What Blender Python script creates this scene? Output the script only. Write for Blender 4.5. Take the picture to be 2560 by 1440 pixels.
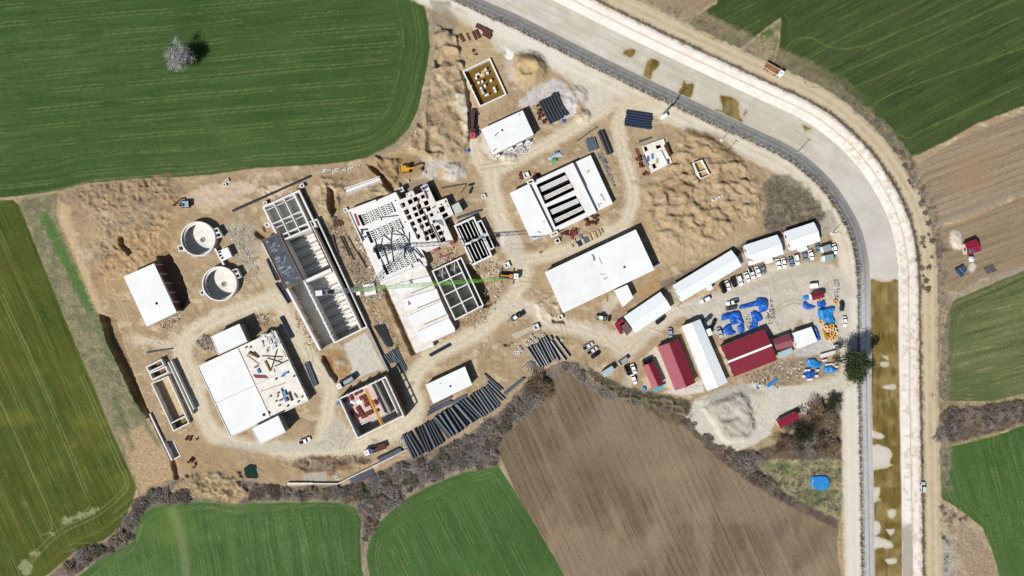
import bpy, bmesh, math, random
import numpy as np
from mathutils import Vector, Matrix
from mathutils.geometry import delaunay_2d_cdt

for o in list(bpy.data.objects): bpy.data.objects.remove(o)
scene = bpy.context.scene
COL = scene.collection
random.seed(7)
R = math.radians

# ---------------------------------------------------------------- camera, sky, sun, exposure
S, H = 0.175, 300.0            # metres per survey unit on the ground, flying height
cam_d = bpy.data.cameras.new('camera'); cam = bpy.data.objects.new('camera', cam_d); COL.objects.link(cam)
cam.location = (0, 0, H); cam.rotation_euler = (0, 0, 0)
cam_d.sensor_width = 36; cam_d.lens = 36*H/(2560*S)
cam_d.clip_start = 1; cam_d.clip_end = 6000
scene.camera = cam
SUN_EL = R(46); SD = (-0.675, -0.738)          # horizontal direction towards the sun
world = bpy.data.worlds.new('World'); scene.world = world; world.use_nodes = True
nt = world.node_tree; bg = nt.nodes['Background']
sky = nt.nodes.new('ShaderNodeTexSky'); sky.sky_type = 'NISHITA'; sky.sun_disc = False
sky.sun_elevation = SUN_EL; sky.sun_rotation = math.atan2(SD[0], SD[1])
nt.links.new(sky.outputs[0], bg.inputs[0]); bg.inputs[1].default_value = 0.05
sun_d = bpy.data.lights.new('sun', 'SUN'); sun_d.energy = 5.0; sun_d.angle = R(0.5); sun_d.color = (1, .965, .915)
sun = bpy.data.objects.new('sun', sun_d); COL.objects.link(sun)
sv = Vector((SD[0]*math.cos(SUN_EL), SD[1]*math.cos(SUN_EL), math.sin(SUN_EL)))
sun.rotation_euler = sv.to_track_quat('Z', 'Y').to_euler(); sun.location = sv*400
vs = scene.view_settings; vs.view_transform = 'Standard'; vs.look = 'None'; vs.exposure = 0.3; vs.gamma = 1; vs.use_curve_mapping = False
GAIN = 1.62                     # how much brighter than its albedo a sunlit level surface comes out

# ---------------------------------------------------------------- small helpers
def W(px, py, z=0.0):
    k = S*(1-z/H); return Vector(((px-1280)*k, (720-py)*k, z))
def lin(h):
    c = [int(h[i:i+2], 16)/255 for i in (0, 2, 4)]
    return np.array([x/12.92 if x <= .04045 else ((x+.055)/1.055)**2.4 for x in c])
def alb(h): return np.minimum(lin(h)/GAIN, .82)
_tab = np.random.RandomState(5).rand(512, 512).astype(np.float32)
def vn(x, y, seed=0):
    x = x+seed*37.17; y = y+seed*91.73
    xi = np.floor(x).astype(np.int64); yi = np.floor(y).astype(np.int64)
    fx = (x-xi).astype(np.float32); fy = (y-yi).astype(np.float32)
    fx = fx*fx*(3-2*fx); fy = fy*fy*(3-2*fy)
    a = _tab[xi % 512, yi % 512]; b = _tab[(xi+1) % 512, yi % 512]; c = _tab[xi % 512, (yi+1) % 512]; d = _tab[(xi+1) % 512, (yi+1) % 512]
    return (a+(b-a)*fx)*(1-fy)+(c+(d-c)*fx)*fy
def fbm(x, y, o=4, seed=0, g=.5):
    s = 0; a = 1; t = 0
    for i in range(o):
        s = s+a*vn(x*2**i, y*2**i, seed+i*3); t += a; a *= g
    return s/t
def q(ox, oy, s, pts): return [(ox+x/s, oy+y/s) for x, y in pts]
def smooth(pts, n=5):
    P = [np.array(p, float) for p in pts]; out = []
    for i in range(len(P)-1):
        p0 = P[max(i-1, 0)]; p1 = P[i]; p2 = P[i+1]; p3 = P[min(i+2, len(P)-1)]
        for k in range(n):
            t = k/n
            out.append(.5*((2*p1)+(-p0+p2)*t+(2*p0-5*p1+4*p2-p3)*t*t+(-p0+3*p1-3*p2+p3)*t**3))
    out.append(P[-1]); return np.array(out)

# ---------------------------------------------------------------- materials
MATS = {}
def mat(name, hx, rough=.85, var=.12, scale=1.5, metal=0, bump=0, spec=.3, coat=0, emit=None, stretch=None):
    if name in MATS: return MATS[name]
    m = bpy.data.materials.new(name); m.use_nodes = True; n = m.node_tree.nodes; L = m.node_tree.links
    b = n['Principled BSDF']; c = alb(hx) if isinstance(hx, str) else np.array(hx)
    tc = n.new('ShaderNodeTexCoord'); mp = n.new('ShaderNodeMapping'); L.new(tc.outputs['Object'], mp.inputs[0])
    if stretch: mp.inputs['Scale'].default_value = stretch
    nz = n.new('ShaderNodeTexNoise'); nz.inputs['Scale'].default_value = scale; nz.inputs['Detail'].default_value = 6; nz.inputs['Roughness'].default_value = .65
    L.new(mp.outputs[0], nz.inputs[0])
    cr = n.new('ShaderNodeValToRGB'); e = cr.color_ramp.elements
    e[0].position = .3; e[1].position = .7
    e[0].color = (*np.clip(c*(1-var*1.6), 0, 1), 1); e[1].color = (*np.clip(c*(1+var), 0, .9), 1)
    L.new(nz.outputs[0], cr.inputs[0]); L.new(cr.outputs[0], b.inputs['Base Color'])
    b.inputs['Roughness'].default_value = rough; b.inputs['Metallic'].default_value = metal
    b.inputs['Specular IOR Level'].default_value = spec
    if coat: b.inputs['Coat Weight'].default_value = coat; b.inputs['Coat Roughness'].default_value = .08
    if bump:
        bp = n.new('ShaderNodeBump'); bp.inputs['Strength'].default_value = bump; bp.inputs['Distance'].default_value = .1
        L.new(nz.outputs[0], bp.inputs['Height']); L.new(bp.outputs[0], b.inputs['Normal'])
    MATS[name] = m; return m
def gmat(name, s1, amp, rough=.95, bump=0., s2=None, spec=.1):
    """ground: survey colour attribute, broken up by fine procedural noise"""
    m = bpy.data.materials.new(name); m.use_nodes = True; n = m.node_tree.nodes; L = m.node_tree.links
    b = n['Principled BSDF']; b.inputs['Roughness'].default_value = rough; b.inputs['Specular IOR Level'].default_value = spec
    at = n.new('ShaderNodeAttribute'); at.attribute_name = 'Col'
    tc = n.new('ShaderNodeTexCoord')
    nz = n.new('ShaderNodeTexNoise'); nz.inputs['Scale'].default_value = s1; nz.inputs['Detail'].default_value = 5; nz.inputs['Roughness'].default_value = .7
    L.new(tc.outputs['Object'], nz.inputs[0])
    mr = n.new('ShaderNodeMapRange'); mr.inputs[1].default_value = .3; mr.inputs[2].default_value = .7; mr.inputs[3].default_value = 1-amp; mr.inputs[4].default_value = 1+amp
    L.new(nz.outputs[0], mr.inputs[0])
    vm = n.new('ShaderNodeVectorMath'); vm.operation = 'SCALE'
    L.new(at.outputs['Color'], vm.inputs[0]); L.new(mr.outputs[0], vm.inputs['Scale']); L.new(vm.outputs[0], b.inputs['Base Color'])
    if bump:
        bp = n.new('ShaderNodeBump'); bp.inputs['Strength'].default_value = bump; bp.inputs['Distance'].default_value = .25
        L.new(nz.outputs[0], bp.inputs['Height']); L.new(bp.outputs[0], b.inputs['Normal'])
    return m

# ================================================================ TERRAIN (one survey grid, cut into the fields, roads, canal ...)
def axis(a, step, far):
    c = np.arange(-a, a+step/2, step); o = []; s = step*1.5; x = a
    while x < far: x += s; o.append(x); s *= 1.35
    o = np.array(o); return np.concatenate([-o[::-1], c, o])
gx = axis(229, .42, 1800); gy = axis(131, .42, 1500)
PX = (1280+gx/S).astype(np.float32); PY = (720+gy/S).astype(np.float32)
NX, NY = len(PX), len(PY)
X, Y = np.meshgrid(PX, PY)
col = np.zeros((NY, NX, 3), np.float32); hgt = np.zeros((NY, NX), np.float32); zone = np.zeros((NY, NX), np.int8)

def sdpoly(P, x, y):
    P = np.asarray(P, np.float32); d = np.full(x.shape, 1e12, np.float32); ins = np.zeros(x.shape, bool)
    for i in range(len(P)):
        ax, ay = P[i]; bx, by = P[(i+1) % len(P)]; ex, ey = bx-ax, by-ay; wx = x-ax; wy = y-ay
        t = np.clip((wx*ex+wy*ey)/(ex*ex+ey*ey+1e-9), 0, 1)
        d = np.minimum(d, (wx-ex*t)**2+(wy-ey*t)**2)
        if ay != by: ins ^= ((ay > y) != (by > y)) & (x < ex*(y-ay)/(ey)+ax)
    d = np.sqrt(d); return np.where(ins, -d, d)
def sdline(P, x, y):
    d = np.full(x.shape, 1e12, np.float32); sg = np.zeros(x.shape, np.float32)
    for i in range(len(P)-1):
        ax, ay = P[i]; bx, by = P[i+1]; ex, ey = bx-ax, by-ay; wx = x-ax; wy = y-ay
        t = np.clip((wx*ex+wy*ey)/(ex*ex+ey*ey+1e-9), 0, 1); dd = (wx-ex*t)**2+(wy-ey*t)**2
        k = dd < d; d = np.where(k, dd, d); sg = np.where(k, ex*wy-ey*wx, sg)
    return np.sqrt(d)*np.where(sg < 0, 1, -1)
def box(P, pad):
    P = np.asarray(P); a = P.min(0)-pad; b = P.max(0)+pad
    return (slice(max(np.searchsorted(PY, a[1])-1, 0), np.searchsorted(PY, b[1])+1), slice(max(np.searchsorted(PX, a[0])-1, 0), np.searchsorted(PX, b[0])+1))
def sstep(a, b, v):
    t = np.clip((v-a)/(b-a), 0, 1); return t*t*(3-2*t)
_sn = [0]
def pmask(P, soft=2., jit=0., js=9.):
    sl = box(P, soft+jit+4); x = X[sl]; y = Y[sl]; d = sdpoly(P, x, y); _sn[0] += 1
    if jit: d = d+jit*2*(fbm(x/js, y/js, 4, _sn[0])-.5)
    return sl, 1-sstep(-soft, soft, d), d
def put(sl, m, c): col[sl] = col[sl]*(1-m[..., None])+np.asarray(c, np.float32)*m[..., None]
def tex2(x, y, sc, a, b, o=4, seed=0, lo=.3, hi=.7):
    f = sstep(lo, hi, fbm(x/sc, y/sc, o, seed))[..., None]; return alb(a)*(1-f)+alb(b)*f
def paint(P, hx, soft=3, jit=4, js=9, a=1., hx2=None, sc=12, z=None, lo=.3, hi=.7):
    sl, m, d = pmask(P, soft, jit, js)
    c = alb(hx) if hx2 is None else tex2(X[sl], Y[sl], sc, hx, hx2, 5, _sn[0], lo, hi)
    put(sl, m*a, c)
    if z is not None: zone[sl][m > .5] = z
def ell(cx, cy, rx, ry, ang=0, n=20):
    c, s = math.cos(R(ang)), math.sin(R(ang))
    return [(cx+rx*math.cos(t)*c-ry*math.sin(t)*s, cy+rx*math.cos(t)*s+ry*math.sin(t)*c) for t in [2*math.pi*i/n for i in range(n)]]
def stroke(P, w, hx, a=1., soft=2., jit=1.5, js=8, sm=True, z=None):
    P = smooth(P) if sm else np.array(P, float)
    sl = box(P, w+soft+jit+3); x = X[sl]; y = Y[sl]; _sn[0] += 1
    d = np.abs(sdline(P, x, y)); d = d+jit*2*(fbm(x/js, y/js, 3, _sn[0])-.5)
    m = (1-sstep(w/2-soft, w/2+soft, d)); put(sl, m*a, alb(hx))
    if z is not None: zone[sl][m > .5] = z
def mul(sl, f): col[sl] = np.clip(col[sl]*f[..., None], 0, .85)
def lump(P, base, amp, sc, soft=8, jit=4, seed=0, kind='billow'):
    sl, m, d = pmask(P, soft, jit, 10); x = X[sl]; y = Y[sl]
    n = fbm(x/sc/1.7, y/sc/1.7, 4, seed+50, .42)
    if kind == 'billow': n = 1-np.abs(2*n-1)*2.2; n = np.clip(n, -.2, 1)
    hgt[sl] += m*(base+amp*n)
def rough(P, amp, sc, seed=0, soft=10):
    sl, m, d = pmask(P, soft, 3); hgt[sl] += m*amp*(fbm(X[sl]/sc, Y[sl]/sc, 5, seed+80, .6)-.5)*2

# ---- base: bare site soil
SITE, WHEAT, PLOUGH, ROAD, BED, BANK, WATER, THICK, VERGE, GRASS = range(10)
n1 = fbm(X/60, Y/60, 4, 1)[..., None]; n2 = fbm(X/9, Y/9, 5, 2)[..., None]
col[:] = alb('bca47e')*(1-n1)+alb('aa906a')*n1
f = sstep(.42, .7, n2); col[:] = col*(1-f*.5)+alb('98805c').astype(np.float32)*f*.5
f = sstep(.55, .75, fbm(X/25, Y/14, 5, 3))[..., None]; col[:] = col*(1-f*.7)+alb('d4c09a').astype(np.float32)*f*.7
hgt += .22*(fbm(X/7, Y/7, 4, 4)-.5)+.2*(fbm(X/30, Y/30, 3, 6)-.5)

# ---- crops
def rows(x, y, ang, w, ln, seed, o=3):
    c, s = math.cos(R(ang)), math.sin(R(ang)); u = x*c+y*s; v = -x*s+y*c
    return fbm(u/ln, v/w, o, seed)
def wheat(P, c0, c1, c2, ang, seed, head=0, w=5, pale='8f9560', palea=.5, jit=2., hw=60, z=WHEAT, tramc='7b8a54'):
    sl, m, d = pmask(P, 1.5, jit, 14); x = X[sl]; y = Y[sl]
    r1 = rows(x, y, ang, w, 160, seed); r2 = rows(x, y, ang, w*.45, 70, seed+9); big = fbm(x/170, y/120, 4, seed+3)
    if head:
        hb = sstep(hw+8, hw-8, -d+6*(fbm(x/40, y/40, 2, seed)-.5)) * head
        r1 = r1*(1-hb)+fbm(d/w, (x+y)/300, 3, seed+5)*hb; r2 = r2*(1-hb)+fbm(d/(w*.5), (x-y)/200, 2, seed+6)*hb
    sp = fbm(x/3, y/3, 3, seed+7)
    ca_, sa_ = math.cos(R(ang)), math.sin(R(ang)); vv = -x*sa_+y*ca_+5*(fbm(x/120, y/120, 2, seed+2)-.5)
    if head: vv = vv*(1-hb)+d*hb
    drill = np.cos(vv*6.2832/6.5)*.10*sstep(.3, .6, fbm(x/40, y/40, 3, seed+21)); tram = (np.abs((vv/44.) % 1-.5) < .035)*1.+(np.abs((vv/44.+.2) % 1-.5) < .035)
    t = np.clip(drill+.15+.35*(big-.5)*2+.55*(r1-.5)*2+.35*(r2-.5)*2+.35*(sp-.5)*2+.35, 0, 1)[..., None]
    c = alb(c0)*(1-t)+alb(c1)*t
    g = sstep(.5, .72, fbm(x/90, y/55, 5, seed+11))[..., None]; c = c*(1-g*.7)+alb(c2)*g*.7
    p = (sstep(.62, .8, r2)*sstep(.45, .7, fbm(x/50, y/30, 4, seed+13)))[..., None]*palea
    c = c*(1-p)+alb(pale)*p
    tr_ = (tram*sstep(.35, .6, fbm(x/60, y/60, 3, seed+23))*.4)[..., None]; c = c*(1-tr_)+alb(tramc)*tr_
    put(sl, m, c); zone[sl][m > .5] = z; hgt[sl] *= (1-m)
    return sl, m, d
NW = [(-4000, -3000), (1010, -3000), (1052, -60), (1060, 10), (1072, 60), (1075, 120), (1062, 200), (1042, 280), (1020, 325), (985, 362), (930, 390), (870, 404), (800, 412), (640, 420), (520, 438), (330, 448), (215, 459), (150, 477), (60, 489), (0, 494), (-4000, 700)]
sl, m, d = wheat(NW, '3a5427', '526a3a', '465f30', -5, 20, head=1, hw=75, palea=.35, pale='74824f')
SW = [(-4000, 560), (0, 500), (32, 498), (48, 512), (100, 640), (160, 790), (215, 920), (290, 1100), (343, 1216), (330, 1258), (300, 1320), (262, 1350), (200, 1372), (155, 1412), (112, 1442), (-300, 1900), (-4000, 4000)]
sl, m, d = wheat(SW, '3f521f', '66692c', '57642a', 66, 40, head=.7, hw=36, w=6, pale='8d9150', palea=.5)
x = X[sl]; y = Y[sl]; g = sstep(.45, .68, fbm(x/120, y/80, 4, 71))*np.exp(-((y-1080)/130)**2)*m; put(sl, g*.6, alb('828138'))
g = (sstep(.6, .62, np.abs(((x*math.cos(R(66+90))+y*math.sin(R(66+90)))/23 % 1)-.5)+.17))*m*(d < -30)*.35; put(sl, g, alb('2f441c'))
S1 = [(200, 1436), (260, 1388), (325, 1358), (348, 1290), (380, 1264), (450, 1256), (520, 1249), (600, 1263), (640, 1253), (760, 1250), (850, 1252), (890, 1265), (904, 1300), (901, 1350), (905, 1420), (918, 1500), (1000, 4000), (-300, 4000), (100, 1480)]
sl, m, d = wheat(S1, '3f5e2d', '5f7a48', '5b7740', 80, 60, head=.8, hw=30, pale='93a067')
x = X[sl]; y = Y[sl]; g = np.exp(-((x-425)/45)**2)*np.exp(-((y-1290)/80)**2)*m; put(sl, g*.4, alb('74903a'))
for e_ in (): pass
stroke([(430, 1275), (455, 1350), (470, 1480)], 22, '8b9569', .5, 8)
S2 = [(924, 1444), (915, 1390), (925, 1340), (960, 1290), (1020, 1240), (1090, 1205), (1160, 1178), (1220, 1161), (1245, 1163), (1290, 1232), (1350, 1332), (1405, 1425), (1500, 1600), (2000, 4000), (950, 4000)]
wheat(S2, '41602f', '5a7642', '4d713a', 64, 80, head=1, hw=50, pale='86925c')
NE = [(1728, 48), (1735, 100), (1765, 124), (1810, 138), (1850, 122), (1900, 82), (1952, 45), (1950, 100), (1936, 160), (1955, 190), (2000, 215), (2060, 245), (2130, 290), (2190, 335), (2235, 380), (2265, 396), (2300, 386), (2370, 350), (2440, 310), (2560, 265), (4500, -300), (4500, -3000), (1800, -3000), (1793, 8)]
wheat(NE, '384a27', '506037', '465a30', -28, 100, head=.6, hw=26, w=7, pale='76824c', palea=.35, tramc='66753f')
E3 = [(2390, 747), (2440, 727), (2560, 676), (4500, 100), (4500, 700), (2560, 985), (2480, 1003), (2360, 1003), (2345, 985), (2350, 900), (2362, 800), (2372, 762)]
wheat(E3, '4d5c34', '7c8057', '5d6b40', -14, 120, head=.8, hw=36, w=8, pale='a39c72', palea=.6)
SE = [(2337, 1122), (2400, 1112), (2450, 1098), (2500, 1085), (2560, 1062), (4500, 600), (4500, 4000), (2600, 4000), (2520, 1500), (2498, 1440), (2477, 1370), (2456, 1320), (2400, 1276), (2347, 1240), (2335, 1200)]
wheat(SE, '40602c', '5c7644', '506b38', 75, 140, head=.3, hw=30, pale='8d9a62')
# ---- ploughed land
_spk = np.random.RandomState(77)
def plough(P, c0, c1, c2, ang, seed, w=4.5, z=PLOUGH, jit=2.5, head=0):
    sl, m, d = pmask(P, 2, jit, 12); x = X[sl]; y = Y[sl]
    r1 = rows(x, y, ang, w, 260, seed, 3); r2 = rows(x, y, ang, w*2.6, 300, seed+4, 2); b = fbm(x/130, y/110, 4, seed+5)
    if head:
        hb = sstep(60, 40, -d)*head; r1 = r1*(1-hb)+fbm(d/w, (x-y)/250, 3, seed+8)*hb
    sp = fbm(x/4, y/4, 3, seed+6)
    ca_, sa_ = math.cos(R(ang)), math.sin(R(ang)); vv = -x*sa_+y*ca_+9*(fbm(x/150, y/150, 2, seed+2)-.5)
    fl = (np.abs((vv/17.) % 1-.5) < .075)*sstep(.3, .55, fbm(x/50, y/50, 3, seed+25))
    t = np.clip(.5-.55*fl+1.1*(r1-.5)+.9*(r2-.5)+.7*(sp-.5), 0, 1)[..., None]; c = alb(c0)*(1-t)+alb(c1)*t
    g = sstep(.42, .72, b)[..., None]; c = c*(1-.65*g)+alb(c2)*.65*g
    c = c*(1-(.2 if seed == 160 else .1)*fl[..., None])
    put(sl, m, c); zone[sl][m > .5] = z; hgt[sl] *= (1-m); hgt[sl] += m*.18*(r1-.5)
    return sl, m, d
BF = [(1250, 1142), (1240, 1112), (1290, 1062), (1350, 1002), (1380, 948), (1410, 926), (1440, 945), (1500, 990), (1580, 1010), (1680, 1040), (1740, 1090), (1800, 1150), (1870, 1202), (1950, 1252), (2060, 1292), (2096, 1322), (2092, 1380), (2103, 1440), (2130, 4000), (2000, 4000), (1500, 1600), (1405, 1425), (1350, 1332), (1290, 1232)]
sl, m, d = plough(BF, '73634f', '8e7d68', '9c8a74', 66, 160, head=.25)
x = X[sl]; y = Y[sl]; g = np.exp(-((x-1480)/90)**2-((y-1180)/60)**2)*m; put(sl, g*.5, alb('6a5744'))
g = sstep(.5, .75, fbm(x/55, y/120, 3, 77))*m; put(sl, g*.3, alb('b09c80'))
E1 = [(2290, 415), (2350, 376), (2440, 326), (2560, 281), (4500, -250), (4500, 60), (2560, 475), (2440, 520), (2370, 546), (2332, 546), (2310, 480)]
plough(E1, '93816b', 'b09e85', 'a98d6c', -20, 180, w=4)
E2 = [(2338, 577), (2400, 556), (2560, 491), (4500, 100), (4500, 300), (2560, 665), (2450, 700), (2395, 730), (2350, 720), (2335, 650)]
plough(E2, '8f7e66', 'a9967b', '9c8a70', -20, 190, w=5)
plough([(1590, -300), (1620, 5), (1690, 42), (1730, 40), (1800, -5), (1840, -300)], '94806a', 'b09c80', 'a08c70', -28, 195)
# ---- verges and scrub
paint([(1950, 48), (1946, 110), (1928, 165), (1890, 150), (1868, 122), (1905, 82)], '5d7040', 3, 5, hx2='a39a77', sc=18, z=VERGE)
paint([(1800, 140), (1868, 122), (1900, 160), (1890, 178), (1820, 160)], 'a89a82', 3, 5, hx2='7f7467', sc=7, z=VERGE)
paint([(2230, 385), (2290, 400), (2312, 480), (2335, 560), (2338, 650), (2352, 725), (2380, 745), (2362, 800), (2348, 900), (2342, 985), (2318, 1000), (2312, 800), (2304, 650), (2286, 560), (2262, 480)], 'b09c7c', 3, 6, hx2='857a69', sc=9, z=VERGE)
paint([(2318, 1005), (2360, 1005), (2480, 1004), (2560, 985), (4500, 700), (4500, 600), (2560, 1062), (2450, 1098), (2337, 1125), (2330, 1100)], 'a99b76', 3, 4, hx2='8c8460', sc=15, z=VERGE)
paint([(2345, 1242), (2400, 1278), (2456, 1322), (2477, 1372), (2496, 1440), (2530, 1600), (2330, 1600), (2322, 1300)], 'bcae92', 3, 4, hx2='a8937a', sc=18, z=VERGE)
paint([(2340, 1345), (2375, 1330), (2395, 1440), (2400, 1500), (2330, 1500)], 'b4b0a3', 6, 6, a=.8)
paint([(2400, 1300), (2455, 1340), (2480, 1440), (2420, 1440), (2390, 1360)], 'a5907a', 8, 6, a=.7)
stroke([(2335, 560), (2440, 522), (2560, 480), (2900, 390)], 16, '9a8f7d', .8, 4, 5)
stroke([(2365, 752), (2440, 716), (2560, 668), (2800, 570)], 14, '9c9180', .8, 4, 5)
TH = [(118, 1442), (200, 1374), (262, 1352), (300, 1322), (330, 1260), (345, 1240), (437, 1197), (520, 1190), (600, 1200), (720, 1216), (860, 1212), (900, 1205), (945, 1178), (1010, 1150), (1060, 1135), (1180, 1080), (1262, 1020), (1310, 960), (1350, 930), (1400, 905), (1450, 905), (1480, 950), (1560, 985), (1650, 1005), (1720, 1030), (1800, 1110), (1890, 1130), (1960, 1100), (2040, 1050), (2104, 1000), (2104, 1150), (2000, 1152), (1930, 1148), (1895, 1165), (1980, 1240), (2060, 1278), (2100, 1300), (2096, 1325), (2060, 1294), (1950, 1254), (1870, 1204), (1800, 1152), (1740, 1092), (1680, 1042), (1580, 1012), (1500, 992), (1440, 947), (1410, 928), (1380, 950), (1350, 1004), (1290, 1064), (1240, 1114), (1250, 1165), (1160, 1180), (1090, 1207), (1020, 1242), (960, 1292), (925, 1342), (916, 1395), (930, 1500), (915, 1500), (903, 1350), (904, 1302), (890, 1267), (850, 1254), (640, 1255), (600, 1265), (520, 1251), (450, 1258), (380, 1266), (348, 1292), (325, 1360), (260, 1390), (180, 1445)]
paint(TH, '766b61', 3, 4, hx2='8d8276', sc=8, z=THICK)
paint([(1700, 1040), (1800, 1110), (1890, 1125), (1960, 1105), (2100, 1090), (2104, 1150), (2000, 1152), (1930, 1148), (1895, 1165), (1980, 1240), (2095, 1300), (2096, 1325), (1950, 1254), (1800, 1152), (1690, 1045)], '63564b', 3, 5, hx2='796a5c', sc=8)
paint([(2345, 1036), (2380, 1025), (2480, 1010), (2560, 995), (3200, 860), (3200, 930), (2560, 1052), (2500, 1078), (2440, 1093), (2400, 1106), (2350, 1104), (2336, 1085)], '62554c', 3, 5, hx2='78695e', sc=8, z=THICK)
stroke([(120, 1440), (200, 1375), (262, 1352), (300, 1322), (332, 1262), (345, 1235)], 5, 'b59d7c', .8, 2, 1)
stroke([(916, 1440), (912, 1390), (922, 1340), (958, 1290), (1018, 1238), (1090, 1202), (1160, 1176), (1230, 1155)], 9, 'ab9a83', .8, 3, 1.5)
stroke([(640, 1256), (760, 1253), (850, 1255), (892, 1268)], 5, 'a2937c', .7, 2, 1)
paint([(1640, 1040), (1610, 1015), (1560, 1000), (1500, 965), (1470, 930), (1460, 900), (1490, 930), (1560, 965), (1650, 985), (1720, 1000), (1735, 1040), (1760, 1090), (1720, 1070)], '7c6c56', 4, 8, hx2='4f5238', sc=14, a=.8)
paint([(1892, 1160), (1930, 1146), (2000, 1150), (2080, 1146), (2104, 1150), (2104, 1300), (2060, 1280), (1980, 1242), (1920, 1202)], '7f8160', 4, 6, hx2='aba07d', sc=14, z=GRASS)
paint(ell(1960, 1170, 45, 14, 5), '697d3e', 8, 10, 14, .6); paint(ell(2030, 1240, 40, 20, 20), '5d6a40', 10, 10, 14, .6)
# fallow strip west
FS = [(40, 496), (145, 482), (140, 540), (180, 620), (230, 750), (250, 790), (262, 850), (300, 930), (340, 1000), (385, 1090), (428, 1160), (436, 1195), (345, 1240), (343, 1216), (290, 1100), (160, 790), (60, 540)]
paint(FS, '989072', 2, 2, hx2='7f7c60', sc=14, z=VERGE)
paint([(300, 1090), (360, 1060), (430, 1150), (437, 1196), (348, 1240), (343, 1210)], 'c0a582', 10, 8, a=.95)
stroke([(112, 545), (150, 620), (190, 700), (225, 770)], 26, '4f7a3c', .85, 7, 6); stroke([(225, 770), (245, 820), (285, 910)], 20, '6a7c52', .7, 6, 6)
stroke([(290, 1000), (310, 1060), (330, 1120)], 14, '66734a', .6, 6, 6); stroke([(320, 960), (360, 1050), (395, 1110)], 10, '667a50', .6, 4, 4)
stroke([(40, 500), (145, 480), (210, 460)], 6, 'a99a78', .7, 3, 2)
stroke([(60, 488), (150, 473), (230, 452), (330, 443), (480, 432), (620, 418)], 3, '8d8a62', .6, 2, 1.5)
stroke([(1082, -60), (1078, 30), (1086, 120), (1074, 200), (1052, 285), (1025, 330), (990, 365), (930, 394)], 16, '9c8e74', .9, 4, 3)

# ---- canal: everything follows the foot of its south-west bank
BL = [(640, -270), (820, -187), (1010, -97), (1210, 0), (1290, 35), (1390, 85), (1500, 140), (1625, 200), (1725, 247), (1850, 305), (1975, 364), (2040, 412), (2080, 452), (2105, 485), (2130, 525), (2150, 565), (2163, 605), (2171, 650), (2175, 705), (2177, 900), (2179, 1040), (2183, 1240), (2186, 1440), (2188, 1640), (2189, 1900), (2190, 2300), (2190, 2900), (2190, 3800)]
BLw = smooth([(1280+(a-1280)*1.01, 720+(b-720)*1.01) for a, b in BL], 4)
cs = box([(700, -600), (2700, 4000)], 0)
sd = sdline(BLw, X[cs], Y[cs]); x = X[cs]; y = Y[cs]
j = 4*(fbm(x/14, y/14, 4, 31)-.5); wob = fbm(x/40, y/40, 3, 33)
def band(a, b, hx, al=1., soft=1.2, jt=0., hx2=None, sc=10, z=None, cond=1.):
    d = sd+j*jt; m = sstep(a-soft, a+soft, d)*(1-sstep(b-soft, b+soft, d))*al*cond
    put(cs, m, alb(hx) if hx2 is None else tex2(x, y, sc, hx, hx2, 5, 35))
    if z is not None: zone[cs][m > .5] = z
low = sstep(620, 800, y)
band(-84, -36, 'd0c2a6', 1, 5, 1.5, 'dacfb8', 18, ROAD)
band(-78, -40, 'e2dccf', .85, 6, 1.5, cond=sstep(500, 250, y)*sstep(1560, 1350, x))
band(-78, -40, 'dad4c8', .85, 6, 1.5, cond=low)
band(-72, -62, 'e6dcc8', .5, 3, 1); band(-54, -46, 'e6dcc8', .5, 3, 1)
band(-41, -35, '8b7e68', .9, 2, 1.5, '5c564a', 5, VERGE)
band(-35.5, 0, 'b9b6af', 1, 1, 0, 'c8c5bf', 8, BANK); band(-35.5, 0, 'f0efec', .95, 1, 0, 'fafaf8', 8, cond=low)  # lower reach coloured whiter to offset the shading on its slope
band(-17, -14, '807f7c', .6, 1); band(-3, 0, 'b0aea9', .7, 1)
pan = (np.abs(((x*.5+y)/16.5) % 1-.5) < .05)*(sd > -35)*(sd < -15)*.35; put(cs, pan, alb('5d5c5a'))
band(0, 71.5, 'd2cbbc', 1, 1, 0, 'dfd9cd', 30, BED)
jn = ((np.abs((sd/23.5) % 1-.5) > .475) | (np.abs(((x-y*.45)*sstep(900, 500, y)/34+y*sstep(500, 900, y)/34) % 1-.5) > .485))*(sd > 2)*(sd < 70)*.12; put(cs, jn, alb('a39d90'))
st = sstep(.45, .7, fbm((x*.9+y*.45)/90, (-x*.45+y*.9)/5, 4, 37)); m = ((sd > 1) & (sd < 70))*st*.4*sstep(700, 500, y); put(cs, m, alb('b9b4a0'))
band(0, 71, 'cfcbc4', .6, 6, 0, 'd9d6d0', 40, cond=sstep(350, 480, y))
band(71.5, 112, 'e2dcd2', 1, 1, 0, 'ebe6de', 9, BANK); band(91, 112, 'ece5dc', .9, 1, 0, 'e4d8cb', 10)
band(90, 92.5, 'a99d90', .7, .8); band(70.5, 72, 'a9a59c', .7, .8)
m = ((sd > 76) & (sd < 111))*sstep(.52, .7, fbm(x/8, y/8, 4, 39))*sstep(250, 420, y)*.55; put(cs, m, alb('b7a794'))
m = ((sd > 72) & (sd < 91))*sstep(1300, 1330, y+20*(fbm(x/6, y/6, 3, 41)-.5)); put(cs, m*.9, alb('a29c8f'))
band(112, 120, '857a68', .95, 2, 1.5, '6b6255', 5, VERGE)
band(119, 160, 'bfab86', 1, 3, 2, 'c8b794', 14, ROAD)
band(126, 133, 'd3c19d', .7, 2, .5); band(143, 150, 'd3c19d', .7, 2, .5)
band(160, 186, 'a89a80', .7, 6, 5, '8d8272', 7, cond=sstep(60, 300, y)*(1-sstep(1180, 1260, y)))
band(160, 205, 'ab9a7c', .7, 6, 5, '988a70', 9, cond=1-sstep(60, 300, y))
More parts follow.
